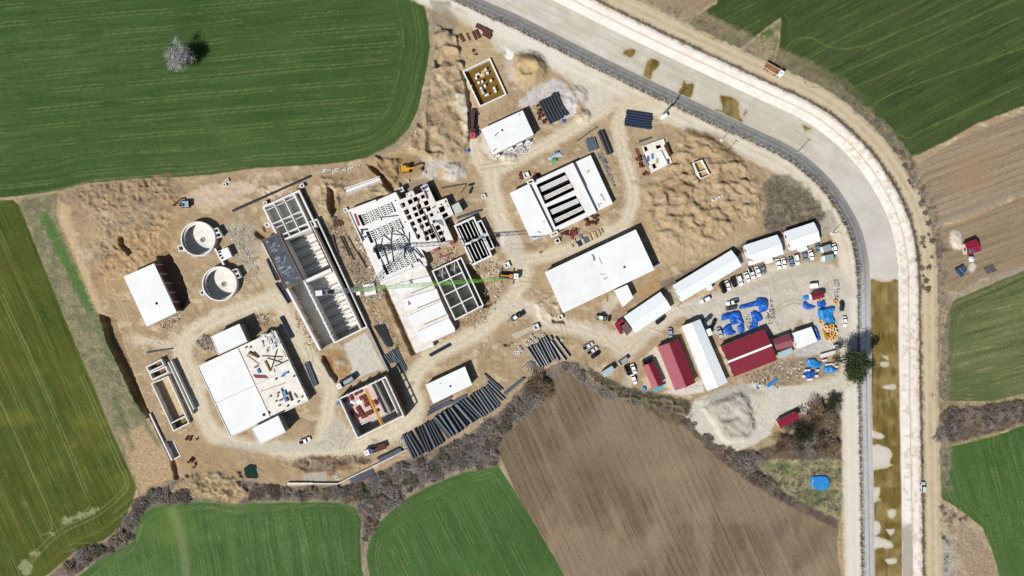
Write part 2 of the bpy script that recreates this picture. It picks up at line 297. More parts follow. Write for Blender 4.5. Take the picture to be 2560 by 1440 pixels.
_b = ((sd > 0) & (sd < 71))*low*.7; put(cs, _b, alb('e0dacd'))
# standing brown water and dry patches on the bed
wn = 9*(fbm(x/11, y/11, 5, 45, .6)-.5)
def pool(P, jt=1.):
    return sdpoly(smooth(P+[P[0]], 3), x, y)+wn*jt
w = np.maximum(-sd+1.2, sd-70.5)
w = np.maximum(w, 702+3*np.sin(x/9)-y+wn)
for P in ([(2212, 888), (2228, 892), (2230, 902), (2220, 898)], ell(2221, 912, 12, 7), [(2216, 970), (2245, 962), (2247, 976), (2225, 974)],
          [(2178, 1073), (2196, 1080), (2220, 1092), (2213, 1100), (2200, 1102), (2182, 1092)],
          [(2178, 1118), (2200, 1115), (2230, 1125), (2240, 1140), (2234, 1160), (2244, 1168), (2215, 1176), (2190, 1180), (2180, 1200)],
          [(2183, 1205), (2195, 1222), (2210, 1225), (2205, 1250), (2212, 1254), (2190, 1265), (2183, 1290)],
          [(2228, 1282), (2247, 1280), (2247, 1300), (2232, 1300)], [(2182, 1310), (2205, 1310), (2212, 1330), (2200, 1345), (2182, 1345)],
          [(2182, 1345), (2210, 1350), (2240, 1362), (2238, 1376), (2200, 1378), (2186, 1395)], [(2225, 1330), (2248, 1328), (2236, 1346)],
          [(2222, 1406), (2250, 1402), (2248, 1416), (2230, 1416)]):
    w = np.maximum(w, -pool(P, .8))
for P in (q(1500, 60, 4, [(230, 300), (270, 255), (345, 255), (345, 310), (300, 335)]), q(1500, 60, 4, [(430, 520), (450, 430), (500, 350), (570, 360), (600, 410), (540, 460), (500, 555)]),
          q(1500, 60, 4, [(780, 690), (820, 620), (840, 565), (870, 600), (940, 600), (900, 740)]),
          q(1500, 60, 4, [(1150, 860), (1230, 850), (1200, 730), (1280, 720), (1380, 780), (1390, 900), (1420, 985), (1280, 920)]),
          q(1500, 60, 4, [(1430, 910), (1450, 865), (1475, 880), (1450, 915)]), q(1800, 60, 4, [(830, 1010), (910, 1040), (850, 1070)])):
    P = [(1280+(a-1280)*1.01, 720+(b-720)*1.01) for a, b in P]
    w = np.minimum(w, np.maximum(pool(P, .9), -sd+1))
m = 1-sstep(-1.2, 1.2, w)
wc = tex2(x, y, 26, '7d6a34', '9d8a58', 5, 47); wc = wc*(1-.35*sstep(.5, .75, fbm(x/7, y/30, 4, 48))[..., None]); put(cs, m, wc); zone[cs][m > .5] = WATER
m = ((1-sstep(0, 8, np.abs(w)))*(w > 0)*(sd > 1)*(sd < 70))*.35; put(cs, m, alb('b3a070')); m = (np.exp(-np.clip(w, 0, 99)/16)*(w > 0)*(sd > 1)*(sd < 70))*.35*sstep(.35, .6, fbm(x/12, y/12, 4, 49)); put(cs, m, alb('bdae88'))
# section of the canal
CZ = -3.0
z = np.where(sd < 0, CZ*sstep(-36, -1, sd)*0+CZ*np.clip((sd+35)/34, 0, 1), CZ)
z = np.where(sd > 71.5, CZ*np.clip(1-(sd-71.5)/33, 0, 1), z)
inn = (sd > -37) & (sd < 114); hgt[cs] = np.where(inn, z, hgt[cs]); hgt[cs] = np.where((sd > -90) & (sd < 165) & ~inn, hgt[cs]*.4, hgt[cs])
# ---- the building site: surfaces
paint([(140, 480), (215, 462), (330, 452), (420, 440), (470, 480), (440, 520), (330, 530), (220, 535), (170, 560)], '8d7860', 6, 12, 16, .8, 'ab9069', 10)
paint([(330, 560), (430, 530), (470, 560), (420, 640), (330, 720), (250, 740), (220, 700)], 'ac8d60', 12, 14, 20, .75, 'b8935e', 14)
paint([(150, 500), (175, 520), (190, 600), (230, 700), (260, 790), (240, 780), (190, 660), (150, 560)], 'cdb084', 6, 6, 12, .8)
for e in (ell(255, 640, 22, 14, 20), ell(365, 560, 30, 12, -30), ell(300, 560, 40, 10, -15), ell(240, 690, 12, 9)): paint(e, '8d7b62', 6, 8, 10, .6)
paint([(455, 490), (520, 462), (600, 452), (650, 470), (560, 515), (480, 520)], 'd6c0a6', 5, 8, 12, .9, 'c9ae8c', 8)
paint([(650, 480), (680, 462), (715, 470), (700, 490), (660, 498)], 'dcc7ab', 4, 6, 10, .8)
paint([(560, 560), (620, 545), (660, 600), (690, 690), (640, 700), (590, 650)], 'b8b0a0', 6, 8, 12, .7, 'a59478', 6)
paint([(630, 640), (670, 630), (730, 760), (800, 900), (840, 960), (800, 990), (740, 880), (690, 780), (650, 700)], 'cdb993', 5, 5, 14, .7)
paint([(800, 560), (850, 540), (880, 600), (930, 700), (960, 760), (900, 740), (850, 650)], 'b09c7c', 5, 6, 12, .8, '8b7a62', 6)
paint([(920, 750), (960, 760), (1000, 850), (1030, 890), (970, 860), (925, 790)], 'b0946a', 5, 5, 10, .8, '9a7f58', 8)
paint(q(800, 820, 6.857, [(390, 300), (780, 70), (1090, 690), (640, 860), (420, 900), (560, 690), (420, 380)]), 'cbc5b5', 2, 1.5, 8, 1, 'd0cabb', 9)
paint([(812, 875), (850, 868), (870, 920), (880, 945), (840, 950), (815, 910)], 'b7935f', 4, 4, 8, .9, 'a67d4c', 8)
for e in (ell(853, 907, 11, 9), ell(848, 868, 12, 8)): paint(e, 'b8a88e', 5, 3, 8, .8)
paint([(1100, 30), (1150, 20), (1190, 70), (1240, 130), (1270, 220), (1220, 290), (1170, 300), (1160, 180), (1100, 120)], 'c0a678', 8, 10, 16, .7)
paint([(1075, 0), (1120, 0), (1150, 60), (1130, 110), (1090, 80)], '9a8b74', 6, 8, 12, .7, '87796a', 8)
paint([(1120, 20), (1180, 40), (1260, 95), (1340, 130), (1420, 180), (1500, 220), (1560, 260), (1480, 300), (1420, 200), (1330, 140), (1250, 130), (1200, 80)], 'd2c8b8', 8, 8, 14, .9, 'dcd3c4', 10)
paint(q(1060, 60, 4.8, [(950, 430), (1080, 420), (1090, 600), (1130, 720), (1000, 680)]), 'bfb2a2', 4, 4, 8, .9)
paint([(1265, 120), (1285, 130), (1280, 150), (1262, 146)], 'ecebe8', 2, 3)
paint(q(1060, 60, 4.8, [(1110, 970), (1300, 760), (1550, 650), (1700, 720), (1850, 900), (1840, 1100), (1600, 1180), (1420, 900), (1290, 980), (1140, 1000)]), 'd3ccc6', 5, 7, 10, .95, 'bfbab6', 8)
paint([(1205, 330), (1235, 395), (1225, 400), (1200, 370)], 'd8cdbf', 4, 6, 8, .8)
paint(ell(1272, 395, 22, 14), 'd5d2cc', 3, 4); paint([(1255, 370), (1330, 340), (1335, 360), (1290, 395), (1262, 395)], 'bdb6ac', 3, 5, 6, .9, 'e2dfda', 4)
paint([(1080, 410), (1110, 395), (1160, 410), (1165, 440), (1130, 455), (1085, 440)], 'cfc7bd', 4, 5, 10, .95, 'c0b8ac', 10)
paint(ell(1105, 432, 13, 10), 'c9b083', 4, 4); paint([(1060, 395), (1085, 400), (1080, 450), (1055, 440)], 'c9bfb0', 4, 4)
paint([(1088, 450), (1150, 460), (1180, 500), (1120, 490), (1095, 500)], 'a88a60', 4, 4, 8, .9)
paint([(930, 400), (1010, 380), (1050, 400), (1020, 450), (960, 470), (920, 430)], 'a98858', 8, 10, 14, .8)
paint([(855, 480), (950, 440), (955, 455), (870, 490)], 'cbbfae', 3, 3, 8, .9)
paint([(1000, 455), (1060, 440), (1090, 460), (1050, 500), (1010, 490)], 'b7aa98', 5, 5, 9, .8)
# haul roads
RD = 'd3c4a6'
for P, w, c, a in (([(1575, 250), (1548, 300), (1552, 360), (1575, 440), (1582, 500), (1560, 560), (1500, 590), (1400, 630), (1330, 645), (1290, 650)], 34, 'd2c3a5', .95),
                ([(1520, 265), (1440, 318), (1340, 375), (1270, 410), (1225, 430), (1195, 400), (1178, 340), (1150, 250)], 34, 'd3c4a6', .92),
                ([(1225, 425), (1235, 490), (1255, 560), (1290, 640), (1308, 690), (1262, 770), (1180, 840), (1085, 890), (1030, 955), (1042, 1020), (1000, 1070), (900, 1112), (800, 1122), (680, 1125), (570, 1105), (512, 1050), (482, 950), (456, 870), (510, 815), (600, 775), (690, 745)], 44, RD, 1.),
                ([(690, 745), (725, 810), (790, 915), (825, 965), (815, 1050), (800, 1115)], 36, RD, .95),
                ([(470, 880), (410, 860), (340, 850)], 24, RD, .7),
                ([(1262, 770), (1330, 770), (1370, 805), (1450, 822), (1540, 850), (1620, 828), (1690, 778), (1800, 748), (1900, 690), (2000, 678), (2080, 685), (2118, 730)], 38, 'd0c4ac', .95),
                ([(1500, 830), (1560, 880), (1600, 850)], 40, 'ccbda1', .85),
                ([(2140, 940), (2080, 965), (2000, 985), (1900, 1010)], 44, 'cdc3ae', .95),
                ([(1545, 300), (1600, 262), (1640, 262)], 30, 'd2c09c', .8)):
    stroke(P, w, c, a, w*.22, 5, 16)
    for off in (-.2, .18):
        Q = smooth(P, 3); t = np.gradient(Q, axis=0); nn = np.stack([-t[:, 1], t[:, 0]], 1); nn /= np.linalg.norm(nn, axis=1)[:, None]+1e-6
        stroke(Q+nn*off*w, 5, 'e0d4ba', .5, 2.5, 2.5, 9, sm=False)
paint([(1245, 560), (1300, 580), (1310, 660), (1270, 640)], 'c8c0b2', 8, 8, 14, .8); paint(ell(1257, 600, 6, 17, 5), 'ddd8d0', 4, 4)
paint([(850, 1040), (890, 1100), (860, 1125), (640, 1130), (640, 1112), (800, 1105), (820, 1060)], 'c3bbab', 6, 7, 12, .8)
paint([(540, 1100), (640, 1110), (660, 1140), (590, 1135)], 'c4bcac', 5, 6, 12, .8)
paint([(1690, 775), (1760, 745), (1880, 720), (1960, 680), (2080, 660), (2125, 720), (2125, 860), (2060, 880), (2000, 800), (1960, 840), (1900, 830), (1800, 840), (1720, 800)], 'c5bcaa', 6, 8, 16, .95, 'cfc7b8', 14)
paint([(1780, 735), (1850, 720), (1960, 675), (2060, 650), (2080, 680), (1960, 700), (1850, 740)], 'bdb49e', 6, 6, 14, .8)
paint(ell(2000, 775, 26, 20), 'd2c9b8', 6, 6, 10, .8)
paint([(1855, 620), (1990, 560), (2080, 520), (2095, 570), (2055, 600), (1960, 640), (1870, 665), (1690, 755), (1660, 740), (1700, 700)], 'b5ac9c', 4, 4, 10, .8, 'a0978a', 5)
paint([(1895, 470), (1930, 435), (1980, 440), (2030, 480), (2060, 530), (1985, 560), (1915, 585), (1905, 530)], '8d8268', 6, 8, 14, .9, '7b7161', 8)
paint(ell(1945, 480, 25, 12, 60), '7c7a52', 8, 8, 10, .7)
paint([(1860, 605), (1960, 560), (2060, 530), (2065, 545), (1980, 580), (1870, 625), (1700, 700), (1650, 720), (1650, 705), (1750, 660)], '8a7a66', 4, 5, 8, .9, '6f6254', 5)
paint([(1605, 475), (1660, 445), (1720, 330), (1790, 335), (1860, 395), (1900, 440), (1915, 510), (1895, 560), (1800, 615), (1720, 655), (1655, 668), (1630, 600), (1603, 540)], 'bca17a', 6, 6, 12, .9, 'b0946a', 16)
paint([(1640, 540), (1700, 600), (1800, 590), (1760, 640), (1660, 660)], 'c3a981', 10, 10, 16, .8)
for P in ([(1700, 330), (1720, 318), (1780, 340), (1850, 400), (1840, 420), (1770, 360)], [(1620, 460), (1680, 450), (1740, 470), (1700, 485), (1640, 480)]): paint(P, '967a54', 5, 8, 10, .7, '85704f', 6)
paint([(1505, 755), (1530, 735), (1548, 750), (1520, 790), (1508, 800)], 'c4b9a4', 4, 3)
paint([(1640, 680), (1660, 740), (1610, 760), (1590, 730)], 'b3915f', 6, 6)
paint([(1600, 900), (1640, 865), (1690, 980), (1700, 985), (1640, 960), (1620, 900)], 'd4c7b2', 3, 3); paint([(1660, 980), (1755, 950), (1760, 980), (1700, 990)], 'd8d0c4', 3, 3, 8, .9)
paint([(1485, 920), (1520, 905), (1500, 955)], 'cdb68e', 3, 3, 8, .8); paint([(1560, 940), (1590, 930), (1580, 970), (1560, 965)], 'c2b294', 4, 4)
paint(ell(1562, 960, 8, 18), 'b9ac95', 4, 4, 9, .7)
paint([(1985, 875), (2050, 850), (2085, 870), (2060, 885), (1990, 895)], 'cbc8c4', 4, 5, 8, .9, 'b4b0ac', 5)
paint([(1850, 950), (1950, 900), (2050, 890), (2090, 930), (2000, 960), (1900, 990)], 'a39177', 5, 6, 12, .8, '8c7a64', 6)
paint(ell(2390, 600, 15, 26, -15), 'e0d6c8', 5, 5); paint(ell(2430, 668, 8, 12), 'ddd2bf', 4, 4)
# grey sand yard
GS = [(1716, 1042), (1735, 1000), (1800, 975), (1850, 960), (1930, 965), (2020, 965), (2060, 980), (1990, 1020), (1940, 1050), (1925, 1085), (1890, 1110), (1840, 1128), (1790, 1110), (1745, 1080)]
paint(GS, 'cbc4b3', 2, 4, 10, 1, 'd2ccbd', 14, SITE)
paint([(1760, 1020), (1790, 1005), (1850, 985), (1870, 1000), (1885, 1070), (1860, 1100), (1810, 1100), (1785, 1060)], 'bdb5a4', 4, 6, 10, .8, 'b4ac9c', 8)
paint([(1735, 1000), (1800, 970), (1850, 958), (1880, 968), (1920, 985), (1860, 990), (1790, 1005)], 'a8a293', 6, 6, 10, .7)
# bottom works
paint([(440, 1090), (540, 1110), (700, 1140), (720, 1200), (600, 1190), (450, 1195)], 'b4966a', 8, 10, 16, .8, 'a58a63', 12)
paint([(450, 1200), (560, 1180), (630, 1230), (590, 1260), (520, 1247), (420, 1238)], 'c2ad88', 4, 8, 12, .9, '9c8563', 8)
paint(ell(805, 1163, 72, 22, 2), '5f4838', 6, 10, 14, .85, '8a6b50', 10); paint(ell(790, 1163, 40, 10, 2), '9a8a72', 5, 6, 10, .8)
paint([(755, 1185), (815, 1180), (818, 1203), (758, 1205)], 'b3ab98', 3, 3)
paint(ell(905, 1150, 22, 9), '4f4034', 5, 6, 8, .8)
for c in ((1035, 412, 34, 20, 10), (1120, 300, 40, 30, 30), (860, 450, 30, 14, -20), (700, 500, 20, 8, -24)): paint(ell(*c), '8f7550', 9, 10, 9, .5)
rs = random.Random(3)
for i in range(130):
    px, py = rs.uniform(150, 1600), rs.uniform(400, 1190)
    paint(ell(px, py, rs.uniform(5, 16), rs.uniform(2, 6), rs.uniform(-60, 30)), rs.choice(['8c7451', 'd2bf9b', 'a5926f', '7c684c', 'cfc5b2']), 3, 5, 6, rs.uniform(.25, .55)) if zone[np.searchsorted(PY, py), np.searchsorted(PX, px)] == SITE else None
for P in ([(330, 850), (300, 770), (262, 700), (300, 690), (380, 590), (440, 520)], [(335, 855), (310, 770), (275, 705), (310, 690), (388, 595), (448, 525)], [(1180, 420), (1100, 400), (1000, 380), (940, 395)], [(1600, 480), (1640, 465), (1690, 450)], [(1600, 488), (1650, 470), (1690, 458)]): stroke(P, 3.5, 'cfb284', .6, 1.5, 1.2)

for e in (ell(130, 1335, 10, 6), ell(65, 1420, 16, 20), ell(165, 1303, 14, 7, -20), ell(200, 1290, 16, 6, -20), ell(85, 1385, 12, 8), ell(232, 1278, 14, 6, -30)): paint(e, 'b2b385', 4, 10, 6, .6)
for P in ([(70, 1400), (140, 1330), (240, 1280), (305, 1225), (312, 1195), (290, 1150), (200, 940)], [(80, 1407), (148, 1338), (247, 1288), (312, 1231), (320, 1195), (298, 1147), (208, 938)], [(0, 740), (60, 870), (150, 1080), (210, 1230), (225, 1262), (200, 1285), (150, 1300)], [(6, 735), (66, 865), (157, 1078), (218, 1228)], [(0, 1000), (80, 1180), (130, 1310), (100, 1340)]): stroke(P, 2.6, '8f9560', .6, 1.3, 1)
for P in ([(2330, 1000), (2340, 900), (2356, 790), (2375, 745), (2420, 690)], [(2338, 1003), (2349, 900), (2364, 795), (2383, 748)]): stroke(P, 4, 'b09d7e', .7, 1.5, 1)
for P in ([(1960, 130), (1985, 100), (2030, 95), (2090, 120), (2200, 100), (2560, -60)], [(1962, 140), (1990, 150), (2030, 140), (2120, 90), (2400, -40)], [(2010, 195), (2020, 215), (2060, 215), (2120, 175), (2560, -10)], [(2120, 250), (2125, 225), (2200, 190), (2560, 40)], [(2140, 275), (2180, 270), (2240, 230), (2560, 120)], [(1740, 70), (1780, 95), (1830, 85), (1900, 50)], [(2240, 330), (2270, 345), (2320, 320), (2560, 210)]): stroke(P, 2.6, '76834a', .6, 1.3, 1.2)
rt = random.Random(44)
for i in range(90):
    px, py = rt.uniform(150, 2100), rt.uniform(400, 1180)
    if zone[np.searchsorted(PY, py), np.searchsorted(PX, px)] != SITE: continue
    a0 = rt.uniform(0, 6.28); P = [(px, py)]
    for s_ in range(4): a0 += rt.uniform(-.5, .5); P.append((P[-1][0]+22*math.cos(a0), P[-1][1]+22*math.sin(a0)))
    if any(zone[np.searchsorted(PY, v_), np.searchsorted(PX, u_)] != SITE for u_, v_ in P): continue
    c_ = rt.choice(['d8c7a4', '8f7953', 'cdb98f', '7f6b4c']); stroke(P, 3, c_, .38, 1.2, .8); stroke([(u_+math.sin(a0)*11, v_-math.cos(a0)*11) for u_, v_ in P], 3, c_, .38, 1.2, .8)
k = (zone == SITE) | (zone == ROAD); lum = col @ np.array([.3, .55, .15], np.float32); g_ = lum[..., None]+(col-lum[..., None])*.84; col[:] = np.where(k[..., None], g_*np.array([1.12, 1.12, 1.12], np.float32), col)
spk = np.random.RandomState(77).randn(NY, NX).astype(np.float32); amp_ = np.select([zone == SITE, zone == ROAD, zone == WHEAT, zone == PLOUGH, (zone == THICK) | (zone == VERGE) | (zone == GRASS)], [.045, .025, .075, .05, .12], .02); col *= np.clip(1+spk*amp_, .6, 1.4)[..., None]
cl = np.where(zone == SITE, 1., 0.)*sstep(.40, .30, lum)*sstep(.45, .7, fbm(X/22, Y/22, 3, 90)); hgt += (cl*.45*(fbm(X/4.5, Y/4.5, 3, 91, .7)-.5)).astype(np.float32)
col *= (1-.22*cl*sstep(.55, .75, fbm(X/3.2, Y/3.2, 3, 92)))[..., None].astype(np.float32)
# ---- relief
SP = [(1600, 470), (1650, 445), (1690, 330), (1720, 318), (1790, 340), (1862, 400), (1900, 440), (1916, 505), (1896, 558), (1800, 612), (1720, 652), (1655, 668), (1632, 600), (1603, 540)]
lump(SP, .5, 0, 20, 14, 6); sl, m, d = pmask(SP, 16, 5); xx = X[sl]; yy = Y[sl]
wx = xx+14*(fbm(xx/30, yy/30, 3, 201)-.5); wy = yy+14*(fbm(xx/30, yy/30, 3, 202)-.5)
mo = np.maximum(vn(wx/17, wy/13, 203)-.32, 0)*1.15+.45*np.maximum(vn(wx/10, wy/8, 204)-.45, 0)
lowp = sstep(-6, -26, d)*(1-np.exp(-((xx-1690)/45)**2-((yy-630)/40)**2)); hgt[sl] += m*lowp*(2.7*mo+.5*(fbm(xx/6, yy/6, 3, 205)-.5))
for P, b, a, sc, sf in (([(1090, 60), (1140, 90), (1158, 170), (1168, 230), (1176, 300), (1165, 380), (1080, 395), (1020, 370), (1055, 285), (1082, 170)], .9, 1.7, 22, 4),
                       ([(180, 470), (330, 455), (420, 445), (440, 500), (330, 525), (220, 530)], .1, .9, 9, 10), ([(230, 540), (420, 520), (430, 600), (340, 680), (250, 690)], 0, .7, 9, 12),
                       ([(940, 395), (1000, 400), (985, 470), (940, 440)], .4, 1.4, 14, 4), ([(800, 440), (870, 450), (860, 500), (830, 560), (800, 520)], .3, 1.1, 12, 5),
                       ([(640, 470), (700, 455), (760, 445), (740, 480), (660, 505)], .1, .6, 8, 6), ([(1340, 760), (1400, 720), (1400, 800), (1350, 800)], .3, 1., 12, 6),
                       ([(1700, 325), (1760, 335), (1850, 400), (1870, 430), (1800, 400), (1730, 350)], .3, .6, 12, 8), ([(460, 1185), (600, 1180), (630, 1230), (560, 1245), (470, 1225)], .2, 1.2, 12, 6),
                       ([(740, 1150), (860, 1145), (920, 1160), (860, 1180), (750, 1180)], 0, .8, 8, 6), ([(900, 470), (960, 462), (975, 490), (930, 505)], .2, .8, 10, 5),
                       ([(1480, 950), (1560, 985), (1700, 1000), (1720, 1040), (1560, 1000)], 0, 1.1, 10, 6)):
    lump(P, b, a, sc, sf, 6, rs.randint(0, 99))
sl, m, d = pmask(ell(1322, 172, 36, 34), 18, 4); hgt[sl] += m*3.4+m*.5*(fbm(X[sl]/6, Y[sl]/6, 3, 301)-.5)
put(sl, m*.9, alb('cbb384')); sl, m, d = pmask(ell(1318, 178, 20, 13), 5, 4); hgt[sl] -= m*1.3
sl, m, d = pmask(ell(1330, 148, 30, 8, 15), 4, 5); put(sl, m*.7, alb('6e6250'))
sl, m, d = pmask([(1760, 1020), (1790, 1005), (1850, 985), (1870, 1000), (1885, 1070), (1860, 1100), (1810, 1100), (1785, 1060)], 9, 5); hgt[sl] += m*(1.3+.6*(1-np.abs(2*fbm(X[sl]/34, Y[sl]/26, 4, 305, .45)-1)*2))
sl, m, d = pmask(ell(1828, 1043, 24, 8, -20), 5, 3); hgt[sl] -= m*1.0
for e, h_ in ((ell(1272, 396, 20, 12), 1.5), (ell(1135, 428, 24, 20), 1.6), (ell(1398, 262, 28, 22), .8), (ell(1440, 245, 24, 26), 1.3), (ell(1456, 290, 16, 14), 1.5), (ell(850, 905, 12, 9), .8), (ell(2390, 600, 12, 20, -15), .8)):
    sl, m, d = pmask(e, 9, 5); hgt[sl] += m*h_*(.6+.8*fbm(X[sl]/9, Y[sl]/9, 3, 311))
# cuts: trench along the west edge, excavation faces
for P, dz in (([(250, 787), (288, 797), (310, 868), (338, 950), (362, 1010), (378, 1040), (366, 1042), (338, 1000), (303, 925), (268, 855)], -3.2), ([(372, 1036), (380, 1040), (436, 1150), (428, 1150)], -2.2),
              ([(428, 1152), (440, 1150), (446, 1196), (436, 1198)], -1.8), ([(298, 592), (308, 588), (312, 612), (330, 630), (322, 636), (300, 615)], -1.6),
              ([(828, 890), (805, 888), (806, 900), (822, 935), (840, 955), (846, 948), (832, 920)], -2.2), ([(955, 720), (968, 718), (1040, 885), (1028, 888)], -2.),
              ([(1276, 470), (1000, 470), (1000, 465), (1060, 445)], 0), ([(1000, 455), (1068, 445), (1090, 470), (1098, 505), (1050, 500), (1000, 490)], -1.5), ([(1110, 545), (1136, 560), (1145, 600), (1120, 600)], -1.6),
              ([(1145, 655), (1180, 668), (1210, 700), (1230, 760), (1205, 770)], -2.), ([(392, 640), (418, 626), (455, 690), (470, 740), (452, 778), (440, 775)], -2.5),
              ([(1381, 800), (1410, 800), (1412, 808), (1384, 806)], -1.5), ([(1260, 862), (1284, 850), (1286, 857), (1265, 866)], -1.4),
              ([(820, 468), (832, 475), (838, 500), (844, 520), (832, 542), (822, 522)], -2.6), ([(918, 410), (942, 418), (962, 440), (986, 462), (984, 482), (968, 472), (952, 444), (930, 425)], -2.6), (ell(652, 588, 17, 9, 30), -1.8), ([(752, 470), (790, 548), (775, 560), (745, 475)], -1.5), ([(655, 565), (680, 560), (690, 590), (668, 600)], -1.)):
    sl, m, d = pmask(P, 2.5, 2.5, 9); hgt[sl] = hgt[sl]*(1-m)+m*(dz+.3*(fbm(X[sl]/8, Y[sl]/8, 3, 320)-.5)); mm = (1-sstep(-3, 4, d))*.5*(dz < -1); put(sl, mm, alb('7d6547'))
for P, dz in (([(1150, 175), (1168, 235), (1172, 300), (1172, 370), (1176, 370), (1186, 300), (1180, 240), (1160, 180)], -.6), ([(1086, 150), (1100, 145), (1104, 160), (1094, 175)], -.8)):
    sl, m, d = pmask(P, 1.5, 1.5); hgt[sl] = hgt[sl]*(1-m)+m*dz
def pit(P, z, z0=0.):
    P = [(1280+(a-1280)*(1-z0/H), 720+(b-720)*(1-z0/H)) for a, b in P]
    sl = box(P, 4); d = sdpoly(P, X[sl], Y[sl]); k = d < -2.6; hgt[sl] = np.where(k, z, hgt[sl]); k = (d < 5) & ~(d < -2.6); hgt[sl] = np.where(k, np.minimum(hgt[sl], .15), hgt[sl])
# ---- cut the survey grid into the pieces of the setting
def build_terrain():
    idx = np.arange(NY*NX).reshape(NY, NX)
    V = np.stack([(X.ravel()-1280)*S, (720-Y.ravel())*S, hgt.ravel()], 1).astype(np.float32)
    C = np.concatenate([np.clip(col.reshape(-1, 3), 0, .85), np.ones((NY*NX, 1), np.float32)], 1).astype(np.float32)
    F = np.stack([idx[:-1, :-1], idx[1:, :-1], idx[1:, 1:], idx[:-1, 1:]], -1).reshape(-1, 4)
    fz = zone[:-1, :-1].ravel().copy()
    fx = X[:-1, :-1].ravel(); fy = Y[:-1, :-1].ravel()
    soil = gmat('soil', 1.1, .09, .97, .3); crop = gmat('young_wheat', 1.6, .2, .9, .2); till = gmat('tilled_soil', .9, .12, .97, .3); gravel = gmat('packed_gravel', 1.4, .07, .95, .1)
    conc = gmat('canal_concrete', .5, .05, .8, .05); wet = gmat('shallow_water', .12, .12, .22, 0, spec=.4); scrub = gmat('scrub_soil', .8, .28, .97, .5)
    e = fx > 1700
    parts = [('ground', 'bare tan soil of the construction site', 'ground', soil, fz == SITE),
        ('wheat_field', 'large green wheat field north-west of the site around the lone pale tree', 'field', crop, (fz == WHEAT) & (fx < 1150) & (fy < 600)),
        ('wheat_field', 'yellowish green wheat field with tramlines along the west edge', 'field', crop, (fz == WHEAT) & (fx < 350) & (fy >= 497) & ~((fx > 115) & (fy > 1250) & (fx-118 > (1442-fy)*1.0))),
        ('wheat_field', 'bright green wheat field south of the thicket and green pond', 'field', crop, (fz == WHEAT) & (fx < 912) & (fy >= 1245) & ((fx >= 350) | ((fx > 115) & (fx-118 > (1442-fy)*1.0)))),
        ('wheat_field', 'rounded green wheat field beside the brown ploughed field', 'field', crop, (fz == WHEAT) & (fx >= 912) & (fx < 1700) & (fy > 1100)),
        ('wheat_field', 'dark olive wheat field north-east of the canal bend', 'field', crop, (fz == WHEAT) & e & (fy < 420)),
        ('wheat_field', 'pale striped green field south of the solar panels', 'field', crop, (fz == WHEAT) & e & (fy >= 420) & (fy < 1040)),
        ('wheat_field', 'green field below the dark thicket in the south-east', 'field', crop, (fz == WHEAT) & e & (fy >= 1040)),
        ('ploughed_field', 'large brown ploughed field south of the site', 'field', till, (fz == PLOUGH) & (fy > 850)),
        ('ploughed_field', 'tan ploughed fields east of the canal around the red house', 'field', till, (fz == PLOUGH) & (fy <= 850) & (fx > 2200)),
        ('ploughed_field', 'small ploughed corner north of the canal', 'field', till, (fz == PLOUGH) & (fy <= 850) & (fx <= 2200)),
        ('dirt_road', 'pale dirt road along the site side of the canal', 'road', gravel, None), ('dirt_road', 'rutted tan dirt road on the field side of the canal', 'road', gravel, None),
        ('canal_bed', 'dry pale concrete bed of the canal', 'canal', conc, fz == BED), ('canal_bank', 'sloping concrete banks of the canal', 'canal', conc, fz == BANK),
        ('canal_water', 'shallow brown standing water in the canal', 'water', wet, fz == WATER),
        ('thicket_ground', 'dark ground under the bare thicket along the stream', 'ground', scrub, fz == THICK),
        ('verge', 'weedy strips of waste ground between fields and tracks', 'ground', scrub, fz == VERGE), ('grass', 'rough grassy corner around the bright blue tarp pond', 'grass', scrub, fz == GRASS)]
    side = np.full((NY, NX), -1e3, np.float32); side[cs] = sd; side = side[:-1, :-1].ravel()
    used = np.zeros(len(fz), bool)
    for i, (nm, lab, cat, mt, k) in enumerate(parts):
        if nm == 'dirt_road': k = (fz == ROAD) & ((side < 40) if 'site side' in lab else (side >= 40))
        k = k & ~used; used |= k
        if i == 0: base = k; continue
        mesh_from(nm, lab, cat, mt, F[k], V, C)
    mesh_from(*parts[0][:4], F[base | ~used], V, C)
def mesh_from(nm, lab, cat, mt, f, V, C):
    if not len(f): return
    u, inv = np.unique(f.ravel(), return_inverse=True)
    me = bpy.data.meshes.new(nm); me.vertices.add(len(u)); me.vertices.foreach_set('co', V[u].ravel())
    n = len(f); me.loops.add(n*4); me.loops.foreach_set('vertex_index', inv.astype(np.int32).ravel())
    me.polygons.add(n); me.polygons.foreach_set('loop_start', np.arange(0, n*4, 4, dtype=np.int32))
    me.polygons.foreach_set('use_smooth', np.ones(n, bool))
    a = me.attributes.new('Col', 'FLOAT_COLOR', 'POINT'); a.data.foreach_set('color', C[u].ravel())
    me.update(); me.validate(); me.materials.append(mt)
    o = bpy.data.objects.new(nm, me); COL.objects.link(o)
    o['kind'] = 'structure'; o['label'] = lab; o['category'] = cat
